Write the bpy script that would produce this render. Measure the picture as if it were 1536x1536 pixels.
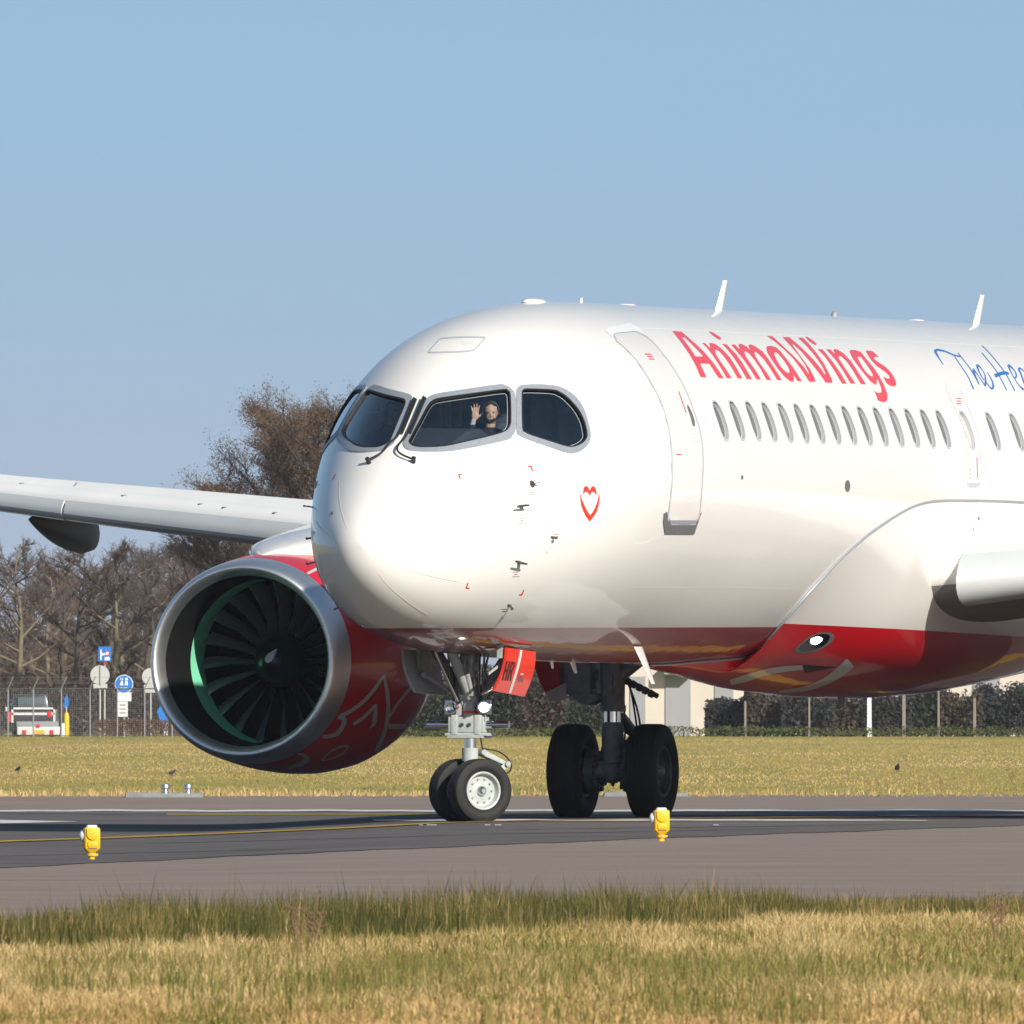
import bpy, bmesh, math, random
import numpy as np
from mathutils import Vector, Matrix
from mathutils.bvhtree import BVHTree
from mathutils.geometry import delaunay_2d_cdt

for o in list(bpy.data.objects):
    bpy.data.objects.remove(o)
SC = bpy.context.scene
COL = SC.collection
R = math.radians
rnd = random.Random(7)

# ---------------------------------------------------------------- camera, sky, sun, exposure
FPX = 46200.0                     # focal length in pixels of a 1536 px wide frame
CAM_H = 1.1
PITCH = 312 / FPX                 # horizon lies 312 px under the middle
cam_d = bpy.data.cameras.new('camera')
cam = bpy.data.objects.new('camera', cam_d)
COL.objects.link(cam)
cam_d.sensor_width = 36.0
cam_d.lens = 36.0 * FPX / 1536
cam_d.clip_start = 1.0
cam_d.clip_end = 20000
cam.location = (0, 0, CAM_H)
cam.rotation_euler = (math.pi / 2 + PITCH, 0, 0)
cam_d.dof.use_dof = True
cam_d.dof.focus_distance = 333
cam_d.dof.aperture_fstop = 80
SC.camera = cam

SUN_EL, SUN_AZ = R(27), R(33)   # azimuth: right of straight behind the camera
to_sun = Vector((math.cos(SUN_EL) * math.sin(SUN_AZ), -math.cos(SUN_EL) * math.cos(SUN_AZ), math.sin(SUN_EL)))
W = bpy.data.worlds.new('World')
SC.world = W
W.use_nodes = True
nt = W.node_tree
bg = nt.nodes['Background']
sky = nt.nodes.new('ShaderNodeTexSky')
sky.sky_type = 'NISHITA'
sky.sun_disc = False
sky.sun_elevation = SUN_EL
sky.sun_rotation = math.atan2(to_sun.x, to_sun.y)
sky.altitude = 0
sky.air_density = 1.0
sky.dust_density = 0.6
sky.ozone_density = 1.5
tcw = nt.nodes.new('ShaderNodeTexCoord')
lift = nt.nodes.new('ShaderNodeVectorMath')
lift.operation = 'ADD'                        # clear winter air: no yellow band along the horizon, a thin pale layer low down
sep = nt.nodes.new('ShaderNodeSeparateXYZ')
nt.links.new(tcw.outputs['Generated'], sep.inputs[0])
cmb = nt.nodes.new('ShaderNodeCombineXYZ')
cmb.inputs['Z'].default_value = 0.21
nt.links.new(tcw.outputs['Generated'], lift.inputs[0])
nt.links.new(cmb.outputs[0], lift.inputs[1])
nt.links.new(lift.outputs[0], sky.inputs['Vector'])
mr = nt.nodes.new('ShaderNodeMapRange')
mr.interpolation_type = 'SMOOTHSTEP'
mr.inputs['From Min'].default_value = -0.002
mr.inputs['From Max'].default_value = 0.026
nt.links.new(sep.outputs['Z'], mr.inputs['Value'])
tint = nt.nodes.new('ShaderNodeMix')
tint.data_type = 'RGBA'
tint.inputs['A'].default_value = (1.25, 0.95, 0.845, 1)     # greyer air close to the horizon
tint.inputs['B'].default_value = (1.0, 1.04, 0.98, 1)
nt.links.new(mr.outputs['Result'], tint.inputs['Factor'])
mul = nt.nodes.new('ShaderNodeMix')
mul.data_type = 'RGBA'
mul.blend_type = 'MULTIPLY'
mul.inputs['Factor'].default_value = 1.0
nt.links.new(sky.outputs['Color'], mul.inputs['A'])
nt.links.new(tint.outputs['Result'], mul.inputs['B'])
nt.links.new(mul.outputs['Result'], bg.inputs['Color'])
bg.inputs['Strength'].default_value = 0.088
sun_d = bpy.data.lights.new('sun', 'SUN')
sun_d.energy = 4.2
sun_d.angle = R(0.53)
sun_d.color = (1.0, 0.93, 0.82)
sun = bpy.data.objects.new('sun', sun_d)
COL.objects.link(sun)
sun.rotation_euler = to_sun.to_track_quat('Z', 'Y').to_euler()
SC.view_settings.view_transform = 'Standard'
SC.view_settings.look = 'None'
SC.view_settings.gamma = 1
SC.view_settings.use_curve_mapping = False
SC.view_settings.exposure = 0.47
SC.cycles.max_bounces = 8
SC.cycles.transparent_max_bounces = 16
SC.cycles.use_denoising = True
SC.cycles.caustics_reflective = False
SC.cycles.caustics_refractive = False
SC.render.film_transparent = False

# ---------------------------------------------------------------- materials
MATS = {}
def new_mat(name):
    m = bpy.data.materials.new(name)
    m.use_nodes = True
    MATS[name] = m
    return m, m.node_tree, m.node_tree.nodes['Principled BSDF']
def pbr(name, col, rough=0.5, metal=0.0, coat=0.0, var=0.0, scale=6.0, spec=0.5, bump=0.0, stretch=(1, 1, 1), coat_rough=0.04, emit=None, es=0.0, rvar=0.0):
    m, t, b = new_mat(name)
    b.inputs['Base Color'].default_value = (*col, 1)
    b.inputs['Roughness'].default_value = rough
    b.inputs['Metallic'].default_value = metal
    b.inputs['Coat Weight'].default_value = coat
    b.inputs['Coat Roughness'].default_value = coat_rough
    b.inputs['Specular IOR Level'].default_value = spec
    if emit:
        b.inputs['Emission Color'].default_value = (*emit, 1)
        b.inputs['Emission Strength'].default_value = es
    if var or bump or rvar:
        tc = t.nodes.new('ShaderNodeTexCoord')
        mp = t.nodes.new('ShaderNodeMapping')
        mp.inputs['Scale'].default_value = stretch
        t.links.new(tc.outputs['Object'], mp.inputs['Vector'])
        n = t.nodes.new('ShaderNodeTexNoise')
        n.inputs['Scale'].default_value = scale
        n.inputs['Detail'].default_value = 6
        n.inputs['Roughness'].default_value = 0.6
        t.links.new(mp.outputs['Vector'], n.inputs['Vector'])
        if var:
            mx = t.nodes.new('ShaderNodeMix')
            mx.data_type = 'RGBA'
            mx.inputs['A'].default_value = (*[c * (1 - var) for c in col], 1)
            mx.inputs['B'].default_value = (*[min(1, c * (1 + var)) for c in col], 1)
            mr = t.nodes.new('ShaderNodeMapRange')
            mr.inputs['From Min'].default_value = 0.3
            mr.inputs['From Max'].default_value = 0.7
            t.links.new(n.outputs['Fac'], mr.inputs['Value'])
            t.links.new(mr.outputs['Result'], mx.inputs['Factor'])
            t.links.new(mx.outputs['Result'], b.inputs['Base Color'])
        if rvar:
            mr2 = t.nodes.new('ShaderNodeMapRange')
            mr2.inputs['To Min'].default_value = max(0.02, rough - rvar)
            mr2.inputs['To Max'].default_value = rough + rvar
            t.links.new(n.outputs['Fac'], mr2.inputs['Value'])
            t.links.new(mr2.outputs['Result'], b.inputs['Roughness'])
        if bump:
            bp = t.nodes.new('ShaderNodeBump')
            bp.inputs['Strength'].default_value = 1.0
            bp.inputs['Distance'].default_value = bump
            t.links.new(n.outputs['Fac'], bp.inputs['Height'])
            t.links.new(bp.outputs['Normal'], b.inputs['Normal'])
    return m
def attr_mat(name, rough=0.7, spec=0.2, trans=0.0):
    m, t, b = new_mat(name)
    a = t.nodes.new('ShaderNodeAttribute')
    a.attribute_name = 'tint'
    t.links.new(a.outputs['Color'], b.inputs['Base Color'])
    b.inputs['Roughness'].default_value = rough
    b.inputs['Specular IOR Level'].default_value = spec
    if trans:
        tr = t.nodes.new('ShaderNodeBsdfTranslucent')
        t.links.new(a.outputs['Color'], tr.inputs['Color'])
        mx = t.nodes.new('ShaderNodeMixShader')
        mx.inputs['Fac'].default_value = trans
        t.links.new(b.outputs['BSDF'], mx.inputs[1])
        t.links.new(tr.outputs['BSDF'], mx.inputs[2])
        t.links.new(mx.outputs['Shader'], t.nodes['Material Output'].inputs['Surface'])
    return m
def glass_mat(name, tint=(0.55, 0.66, 0.72), refl=0.9):
    m, t, b = new_mat(name)
    t.nodes.remove(b)
    tr = t.nodes.new('ShaderNodeBsdfTransparent')
    tr.inputs['Color'].default_value = (*tint, 1)
    gl = t.nodes.new('ShaderNodeBsdfGlossy')
    gl.inputs['Roughness'].default_value = 0.02
    fr = t.nodes.new('ShaderNodeFresnel')
    fr.inputs['IOR'].default_value = 1.5
    mu = t.nodes.new('ShaderNodeMath')
    mu.operation = 'MULTIPLY'
    mu.inputs[1].default_value = refl
    t.links.new(fr.outputs['Fac'], mu.inputs[0])
    mx = t.nodes.new('ShaderNodeMixShader')
    t.links.new(mu.outputs[0], mx.inputs['Fac'])
    t.links.new(tr.outputs['BSDF'], mx.inputs[1])
    t.links.new(gl.outputs['BSDF'], mx.inputs[2])
    t.links.new(mx.outputs['Shader'], t.nodes['Material Output'].inputs['Surface'])
    return m

WHITE = (0.84, 0.82, 0.78)
RED = (0.52, 0.004, 0.010)
def two_tone(name, a, b_, red=RED, white=WHITE):
    """white above, red below a paint line that runs at local z = a + b*x"""
    m, t, b = new_mat(name)
    tc = t.nodes.new('ShaderNodeTexCoord')
    sp = t.nodes.new('ShaderNodeSeparateXYZ')
    t.links.new(tc.outputs['Object'], sp.inputs[0])
    ma = t.nodes.new('ShaderNodeMath')
    ma.operation = 'MULTIPLY_ADD'
    ma.inputs[1].default_value = b_
    ma.inputs[2].default_value = a
    t.links.new(sp.outputs['X'], ma.inputs[0])
    gt = t.nodes.new('ShaderNodeMath')
    gt.operation = 'GREATER_THAN'
    t.links.new(sp.outputs['Z'], gt.inputs[0])
    t.links.new(ma.outputs[0], gt.inputs[1])
    n = t.nodes.new('ShaderNodeTexNoise')
    n.inputs['Scale'].default_value = 0.9
    n.inputs['Detail'].default_value = 7
    t.links.new(tc.outputs['Object'], n.inputs['Vector'])
    w = t.nodes.new('ShaderNodeMix')
    w.data_type = 'RGBA'
    w.inputs['A'].default_value = (*[c * 0.96 for c in white], 1)
    w.inputs['B'].default_value = (*white, 1)
    t.links.new(n.outputs['Fac'], w.inputs['Factor'])
    mx = t.nodes.new('ShaderNodeMix')
    mx.data_type = 'RGBA'
    mx.inputs['A'].default_value = (*red, 1)
    t.links.new(gt.outputs[0], mx.inputs['Factor'])
    t.links.new(w.outputs['Result'], mx.inputs['B'])
    t.links.new(mx.outputs['Result'], b.inputs['Base Color'])
    b.inputs['Roughness'].default_value = 0.32
    b.inputs['Coat Weight'].default_value = 0.65
    b.inputs['Coat Roughness'].default_value = 0.04
    b.inputs['Specular IOR Level'].default_value = 0.3
    # sheet metal is never perfectly true: slow waves in the skin
    wv = t.nodes.new('ShaderNodeTexNoise')
    wv.inputs['Scale'].default_value = 1.6
    wv.inputs['Detail'].default_value = 2
    t.links.new(tc.outputs['Object'], wv.inputs['Vector'])
    bp = t.nodes.new('ShaderNodeBump')
    bp.inputs['Strength'].default_value = 1.0
    bp.inputs['Distance'].default_value = 0.006
    t.links.new(wv.outputs['Fac'], bp.inputs['Height'])
    t.links.new(bp.outputs['Normal'], b.inputs['Coat Normal'])
    return m

two_tone('hull_paint', 2.086, -0.0075, (0.27, 0.002, 0.006))  # belly red darkened here to carry the hull's shade
two_tone('fairing_paint', 2.268, 0.012, (0.56, 0.004, 0.010))  # the same red kept brighter, as the sunlit part
pbr('white_paint', WHITE, 0.32, coat=1.0, var=0.02, scale=1.5)
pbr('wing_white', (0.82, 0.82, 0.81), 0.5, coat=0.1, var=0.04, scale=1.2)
pbr('slat_shade_grey', (0.47, 0.50, 0.51), 0.38, coat=0.3, var=0.05, scale=2)  # shaded tone for the slat noses
pbr('fairing_shade_grey', (0.22, 0.235, 0.25), 0.45, var=0.06, scale=3)  # darkened colour carries the wing's shadow on the flap track fairings
pbr('red_paint', (0.60, 0.004, 0.012), 0.34, coat=0.5, spec=0.35, var=0.05, scale=2)
pbr('door_red', (0.80, 0.035, 0.012), 0.4, coat=0.5)
pbr('letter_red', (0.80, 0.055, 0.06), 0.35, coat=0.6)
pbr('emblem_red', (0.80, 0.03, 0.012), 0.35, coat=0.6)
pbr('letter_blue', (0.015, 0.16, 0.52), 0.35, coat=0.6)
pbr('art_white', (0.62, 0.60, 0.58), 0.35, coat=0.6)
pbr('line_grey', (0.46, 0.50, 0.54), 0.45)
pbr('faint_grey', (0.66, 0.68, 0.70), 0.45)
pbr('sill_grey', (0.13, 0.13, 0.135), 0.5, var=0.15, scale=20)
pbr('frame_grey', (0.34, 0.37, 0.41), 0.45, metal=0.3, var=0.08, scale=30)
pbr('seal_black', (0.012, 0.012, 0.014), 0.55)
pbr('bare_metal', (0.62, 0.63, 0.65), 0.30, metal=1.0, var=0.06, scale=8, rvar=0.06)
pbr('lip_metal', (0.90, 0.90, 0.90), 0.42, metal=1.0, var=0.05, scale=3, rvar=0.05)
pbr('chrome', (0.72, 0.73, 0.75), 0.12, metal=1.0)
pbr('probe_metal', (0.20, 0.18, 0.16), 0.42, metal=0.9, var=0.2, scale=30)
pbr('gear_grey', (0.36, 0.39, 0.385), 0.42, coat=0.2, var=0.12, scale=14)
pbr('gear_dark', (0.27, 0.30, 0.31), 0.5, var=0.2, scale=14)
pbr('hose_black', (0.015, 0.015, 0.016), 0.5)
pbr('tyre', (0.014, 0.0135, 0.0135), 0.75, var=0.35, scale=25, rvar=0.1, bump=0.0015)
pbr('tyre_side', (0.035, 0.034, 0.033), 0.6, var=0.35, scale=18, rvar=0.1)
pbr('rim', (0.43, 0.465, 0.45), 0.4, var=0.12, scale=20)
pbr('rim_dark', (0.13, 0.14, 0.145), 0.5, metal=0.4, var=0.3, scale=15)
pbr('duct_black', (0.010, 0.010, 0.011), 0.8, spec=0.08)
pbr('primer_green', (0.24, 0.78, 0.50), 0.5, var=0.06)
pbr('blade', (0.30, 0.31, 0.33), 0.32, metal=0.45, var=0.15, scale=5)
pbr('spinner', (0.012, 0.013, 0.016), 0.28, coat=0.3)
pbr('lamp_lit', (1, 1, 1), 0.3, emit=(1.0, 0.93, 0.82), es=6.0)
pbr('cockpit_dark', (0.34, 0.45, 0.52), 0.7, var=0.2, scale=6)
pbr('cockpit_panel', (0.04, 0.052, 0.066), 0.6, var=0.2, scale=12)
pbr('cockpit_light', (0.72, 0.74, 0.74), 0.6)
pbr('seat_pale', (0.52, 0.60, 0.68), 0.8, var=0.1, scale=12)
pbr('strip_white', (0.88, 0.87, 0.85), 0.4)
pbr('seat_fabric', (0.09, 0.10, 0.13), 0.8, var=0.2, scale=20)
pbr('reveal', (0.42, 0.43, 0.44), 0.5)
pbr('cabin_pane', (0.04, 0.052, 0.066), 0.06, coat=1.0)
pbr('blind', (0.62, 0.60, 0.57), 0.35, coat=1.0)
pbr('print_grey', (0.35, 0.35, 0.36), 0.6)
pbr('print_red', (0.62, 0.05, 0.04), 0.5)
pbr('seam_grey', (0.74, 0.73, 0.70), 0.5)
pbr('line_tape', (0.74, 0.73, 0.70), 0.5)
glass_mat('windshield', (0.80, 0.88, 0.92), 2.4)
pbr('skin', (0.66, 0.38, 0.27), 0.55, var=0.08, scale=30)
pbr('hair', (0.05, 0.028, 0.018), 0.6)
pbr('beard', (0.24, 0.135, 0.09), 0.7)
pbr('eye_tone', (0.22, 0.13, 0.10), 0.5)
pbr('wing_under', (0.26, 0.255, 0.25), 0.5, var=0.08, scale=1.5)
pbr('cabin_pane_pale', (0.09, 0.105, 0.12), 0.08, coat=1.0)
pbr('jacket', (0.012, 0.014, 0.022), 0.8)
pbr('shirt', (0.50, 0.52, 0.56), 0.8)

# ---------------------------------------------------------------- helpers: scene objects
def link(o, parent=None):
    COL.objects.link(o)
    if parent is not None:
        o.parent = parent
    return o
def tag(o, label=None, cat=None, group=None, kind=None):
    if label: o['label'] = label
    if cat: o['category'] = cat
    if group: o['group'] = group
    if kind: o['kind'] = kind
    return o
def empty(name, loc=(0, 0, 0), rz=0.0, parent=None):
    o = bpy.data.objects.new(name, None)
    o.location = loc
    o.rotation_euler = (0, 0, rz)
    o.empty_display_size = 0.2
    return link(o, parent)
def children(o):
    return [c for c in bpy.data.objects if c.parent == o]
def copy_tree(o, parent=None):
    c = o.copy()
    COL.objects.link(c)
    c.parent = parent
    for ch in children(o):
        copy_tree(ch, c)
    return c

def basis(d):
    d = Vector(d).normalized()
    a = Vector((0, 0, 1)) if abs(d.z) < 0.9 else Vector((1, 0, 0))
    u = d.cross(a).normalized()
    return u, d.cross(u).normalized(), d

class MB:
    """collects shapes into one mesh"""
    def __init__(s):
        s.v, s.f, s.mi, s.cur = [], [], [], 0
    def add(s, vs, fs):
        b = len(s.v)
        s.v += [tuple(v) for v in vs]
        s.f += [tuple(i + b for i in f) for f in fs]
        s.mi += [s.cur] * len(fs)
    def box(s, c, size, rot=None, taper=1.0):
        hx, hy, hz = size[0] / 2, size[1] / 2, size[2] / 2
        vs = []
        for z in (-1, 1):
            k = taper if z > 0 else 1.0
            for x, y in ((-1, -1), (1, -1), (1, 1), (-1, 1)):
                p = Vector((x * hx * k, y * hy * k, z * hz))
                if rot is not None:
                    p = rot @ p
                vs.append(p + Vector(c))
        s.add(vs, [(3, 2, 1, 0), (4, 5, 6, 7), (0, 1, 5, 4), (1, 2, 6, 5), (2, 3, 7, 6), (3, 0, 4, 7)])
    def tube(s, p0, p1, r0, r1=None, n=14, cap=True):
        s.path([p0, p1], [r0, r0 if r1 is None else r1], n, cap)
    def path(s, pts, rs, n=10, cap=True):
        pts = [Vector(p) for p in pts]
        if not hasattr(rs, '__len__'):
            rs = [rs] * len(pts)
        vs, fs = [], []
        d0 = (pts[1] - pts[0]).normalized()
        u, w, _ = basis(d0)
        for i, p in enumerate(pts):
            if 0 < i < len(pts) - 1:
                d = ((pts[i] - pts[i - 1]).normalized() + (pts[i + 1] - pts[i]).normalized()).normalized()
            elif i:
                d = (pts[i] - pts[i - 1]).normalized()
            else:
                d = d0
            u = (u - d * u.dot(d)).normalized()
            w = d.cross(u)
            for k in range(n):
                a = 2 * math.pi * k / n
                vs.append(p + (u * math.cos(a) + w * math.sin(a)) * rs[i])
        m = len(pts)
        for i in range(m - 1):
            for k in range(n):
                k2 = (k + 1) % n
                fs.append((i * n + k, i * n + k2, (i + 1) * n + k2, (i + 1) * n + k))
        if cap:
            fs.append(tuple(range(n - 1, -1, -1)))
            fs.append(tuple((m - 1) * n + k for k in range(n)))
        s.add(vs, fs)
    def lathe(s, prof, o, d, n=32, closed=False, ref=None):
        """prof: (along axis, radius)"""
        u, w, d = basis(d)
        o = Vector(o)
        vs, fs = [], []
        for a, r in prof:
            for k in range(n):
                t = 2 * math.pi * k / n
                vs.append(o + d * a + (u * math.cos(t) + w * math.sin(t)) * r)
        m = len(prof)
        for i in range(m if closed else m - 1):
            j = (i + 1) % m
            for k in range(n):
                k2 = (k + 1) % n
                fs.append((i * n + k, i * n + k2, j * n + k2, j * n + k))
        s.add(vs, fs)
    def ball(s, c, r, n=14, m=8, rot=None):
        rx, ry, rz = r if hasattr(r, '__len__') else (r, r, r)
        vs, fs = [], []
        for i in range(m + 1):
            a = math.pi * i / m
            for k in range(n):
                t = 2 * math.pi * k / n
                p = Vector((rx * math.sin(a) * math.cos(t), ry * math.sin(a) * math.sin(t), rz * math.cos(a)))
                if rot is not None:
                    p = rot @ p
                vs.append(p + Vector(c))
        for i in range(m):
            for k in range(n):
                k2 = (k + 1) % n
                fs.append((i * n + k, (i + 1) * n + k, (i + 1) * n + k2, i * n + k2))
        s.add(vs, fs)
    def prism(s, loop, ext):
        """closed planar loop of 3D points, extruded by vector ext"""
        loop = [Vector(p) for p in loop]
        n = len(loop)
        vs = loop + [p + Vector(ext) for p in loop]
        fs = [tuple(range(n - 1, -1, -1)), tuple(range(n, 2 * n))]
        for i in range(n):
            j = (i + 1) % n
            fs.append((i, j, n + j, n + i))
        s.add(vs, fs)
    def loft(s, loops, cap=True, closed=True):
        n = len(loops[0])
        vs = [p for l in loops for p in l]
        fs = []
        for i in range(len(loops) - 1):
            for k in range(n if closed else n - 1):
                k2 = (k + 1) % n
                fs.append((i * n + k, i * n + k2, (i + 1) * n + k2, (i + 1) * n + k))
        if cap:
            fs.append(tuple(range(n - 1, -1, -1)))
            fs.append(tuple((len(loops) - 1) * n + k for k in range(n)))
        s.add(vs, fs)
    def mesh(s, name, mats, sharp=40, recalc=True, smooth=True, bevel=0.0):
        me = bpy.data.meshes.new(name)
        me.from_pydata(s.v, [], s.f)
        for m in (mats if isinstance(mats, (list, tuple)) else [mats]):
            me.materials.append(MATS[m])
        me.polygons.foreach_set('material_index', s.mi)
        if recalc or bevel:
            bm = bmesh.new()
            bm.from_mesh(me)
            bmesh.ops.remove_doubles(bm, verts=bm.verts, dist=1e-6)
            bmesh.ops.recalc_face_normals(bm, faces=bm.faces)
            if bevel:
                es = [e for e in bm.edges if len(e.link_faces) == 2 and e.calc_face_angle(0) > R(35)]
                bmesh.ops.bevel(bm, geom=es, offset=bevel, segments=2, affect='EDGES', profile=0.6, clamp_overlap=True)
            bm.to_mesh(me)
            bm.free()
        if smooth:
            me.shade_smooth()
            me.set_sharp_from_angle(angle=R(sharp))
        return me
    def obj(s, name, mats, parent=None, **k):
        return link(bpy.data.objects.new(name, s.mesh(name, mats, **k)), parent)

def tinted(name, v, f, cols, mat, parent=None, smooth=False):
    """one mesh with a per-face-corner colour attribute 'tint' (cols per face)"""
    me = bpy.data.meshes.new(name)
    v = np.asarray(v, dtype=np.float32)
    f = np.asarray(f, dtype=np.int32)
    k = f.shape[1]
    me.vertices.add(len(v))
    me.vertices.foreach_set('co', v.ravel())
    me.loops.add(f.size)
    me.loops.foreach_set('vertex_index', f.ravel())
    me.polygons.add(len(f))
    me.polygons.foreach_set('loop_start', np.arange(0, f.size, k, dtype=np.int32))
    me.update(calc_edges=True)
    a = me.attributes.new('tint', 'FLOAT_COLOR', 'FACE')
    c4 = np.ones((len(f), 4), dtype=np.float32)
    c4[:, :3] = np.asarray(cols, dtype=np.float32)
    a.data.foreach_set('color', c4.ravel())
    me.materials.append(MATS[mat])
    if smooth:
        me.shade_smooth()
    return link(bpy.data.objects.new(name, me), parent)

# ---------------------------------------------------------------- pixel rays and the lie of the land
CO = Vector((0, 0, CAM_H))
def ray(px, py):
    x, y = (px - 768) / FPX, (768 - py) / FPX
    return Vector((x, math.cos(PITCH) - y * math.sin(PITCH), math.sin(PITCH) + y * math.cos(PITCH)))
def at(px, py, Y):
    d = ray(px, py)
    return CO + d * (Y / d.y)
def sstep(a, b, x):
    t = min(1.0, max(0.0, (x - a) / (b - a)))
    return t * t * (3 - 2 * t)
def gz(x, y):
    """ground height: cross fall of the taxiway on the left, slow rise of the far field"""
    z = -0.11 * sstep(-0.7, -3.6, x) * sstep(190, 290, y) * (1 - sstep(360, 420, y))
    z += 0.43 * min(1.0, max(0.0, (y - 450) / 780))
    return z
def gpt(px, py, dz=0.0):
    d = ray(px, py)
    z = 0.0
    for _ in range(12):
        t = (z - CAM_H) / d.z
        p = CO + d * t
        z = 0.5 * z + 0.5 * gz(p.x, p.y)
    return Vector((p.x, p.y, gz(p.x, p.y) + dz))

# ---------------------------------------------------------------- the airliner's own frame: X aft from the nose, Y to port, Z up
TH = R(18.0)
XNG = 3.7
AP = R(0.2)
aft = Vector((math.sin(TH), math.cos(TH), 0))
prt = Vector((math.cos(TH), -math.sin(TH), 0))
upv = Vector((0, 0, 1))
NGW = Vector((-0.45, 330.0, 0))
e_f = -aft * math.cos(AP) + upv * math.sin(AP)
e_u = aft * math.sin(AP) + upv * math.cos(AP)
AM = Matrix((e_f, prt, e_u)).transposed().to_4x4()
AM.translation = NGW
AMI = AM.inverted()
def A(X, Y, Z):
    return Vector((XNG - X, Y, Z))
def lray(px, py):
    return AMI @ CO, (AMI.to_3x3() @ ray(px, py)).normalized()
def apx(px, py, X=None, Y=None):
    """point in the airliner's frame seen at a pixel, on the plane X = const or Y = const"""
    o, d = lray(px, py)
    t = ((XNG - X) - o.x) / d.x if X is not None else (Y - o.y) / d.y
    return o + d * t

KT = [math.sqrt(x) for x in (0, .06, .25, .6, 1.1, 1.7, 2.4, 3.3, 4.4, 5.8, 7.5, 9.5)]
K_W = [0.0, 0.2278, 0.4372, 0.6812, 0.9162, 1.1362, 1.3559, 1.5941, 1.7641, 1.8325, 1.85, 1.85]
K_T = [2.9278, 3.12, 3.3422, 3.6091, 3.9438, 4.3494, 4.79, 5.2216, 5.4819, 5.6109, 5.635, 5.635]
K_B = [2.9278, 2.6784, 2.4491, 2.2313, 2.0481, 1.9391, 1.8538, 1.8062, 1.7788, 1.7509, 1.735, 1.735]
K_C = [2.9278, 2.9225, 2.9328, 2.967, 3.027, 3.1164, 3.2424, 3.4083, 3.5477, 3.6076, 3.685, 3.685]
def spline(xk, yk):
    n = len(xk)
    h = np.diff(xk)
    M_, b = np.zeros((n, n)), np.zeros(n)
    M_[0, 0] = 1
    M_[-1, -1], M_[-1, -2] = 2 * h[-1], h[-1]
    b[-1] = 6 * (0 - (yk[-1] - yk[-2]) / h[-1])
    for i in range(1, n - 1):
        M_[i, i - 1], M_[i, i], M_[i, i + 1] = h[i - 1], 2 * (h[i - 1] + h[i]), h[i]
        b[i] = 6 * ((yk[i + 1] - yk[i]) / h[i] - (yk[i] - yk[i - 1]) / h[i - 1])
    m = np.linalg.solve(M_, b)
    tx = np.linspace(xk[0], xk[-1], 1200)
    i = np.clip(np.searchsorted(xk, tx) - 1, 0, n - 2)
    xk, yk = np.array(xk), np.array(yk)
    a, c, hh = xk[i + 1] - tx, tx - xk[i], h[i]
    ty = (m[i] * a ** 3 + m[i + 1] * c ** 3) / (6 * hh) + (yk[i] / hh - m[i] * hh / 6) * a + (yk[i + 1] / hh - m[i + 1] * hh / 6) * c
    ty = list(ty)
    k = (len(tx) - 1) / tx[-1]
    def f(x):
        q = min(len(ty) - 1.0001, max(0.0, x * k))
        j = int(q)
        return ty[j] + (ty[j + 1] - ty[j]) * (q - j)
    return f
S_W, S_T, S_B, S_C = [spline(KT, k) for k in (K_W, K_T, K_B, K_C)]
def sec(X):
    t = math.sqrt(min(max(X, 0), 9.5))
    w, zt, zb, zc = S_W(t), S_T(t), S_B(t), S_C(t)
    if X > 26:
        k = min(1.0, (X - 26) / 13)
        w *= 1 - 0.88 * k ** 1.9
        zb += 2.9 * k ** 1.7
        zt -= 0.25 * k ** 2
        zc = zb + (zt - zb) * 0.5
    return w, zt, zb, zc
def hp(X, ph, off=0.0):
    w, zt, zb, zc = sec(X)
    s = math.sin(ph)
    p = A(X, w * math.cos(ph), zc + ((zt - zc) if s > 0 else (zc - zb)) * s)
    if off:
        p = p + hn(X, ph) * off
    return p
def hn(X, ph):
    X = max(X, 0.004)
    e = min(0.01, X * 0.5)
    dx = hp(X + e, ph) - hp(X - e, ph)
    dp = hp(X, ph + 0.002) - hp(X, ph - 0.002)
    n = dx.cross(dp)
    c = A(X, 0, sec(X)[3])
    if n.length < 1e-12:
        return Vector((1, 0, 0))
    n.normalize()
    if n.dot(hp(X, ph) - c) < 0 and X > 0.05:
        n = -n
    return n
def inv(p):
    """airliner point on the hull -> (X, angle)"""
    X = XNG - p.x
    w, zt, zb, zc = sec(X)
    dz = p.z - zc
    return X, math.atan2(dz / ((zt - zc) if dz > 0 else (zc - zb)), p.y / max(w, 1e-6))
NPH = 160
PHS = [2 * math.pi * k / NPH for k in range(NPH)]
XST = [0.0008] + [(i / 16) ** 2 * 0.9 for i in range(1, 16)] + list(np.linspace(0.9, 4.0, 34)) + list(np.linspace(4.0, 6.6, 18))[1:] + list(np.linspace(6.6, 24.0, 45))[1:] + list(np.linspace(24, 39, 26))[1:]
XST = [float(x) for x in XST]
def hull_bvh():
    vs, fs = [], []
    for X in XST:
        for ph in PHS:
            vs.append(hp(X, ph))
    for i in range(len(XST) - 1):
        for k in range(NPH):
            k2 = (k + 1) % NPH
            fs.append((i * NPH + k, i * NPH + k2, (i + 1) * NPH + k2, (i + 1) * NPH + k))
    return BVHTree.FromPolygons(vs, fs)
HULL = hull_bvh()
def hit(px, py):
    """pixel -> (X, angle) on the hull"""
    o, d = lray(px, py)
    h = HULL.ray_cast(o, d)
    return inv(h[0]) if h[0] is not None else None

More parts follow.
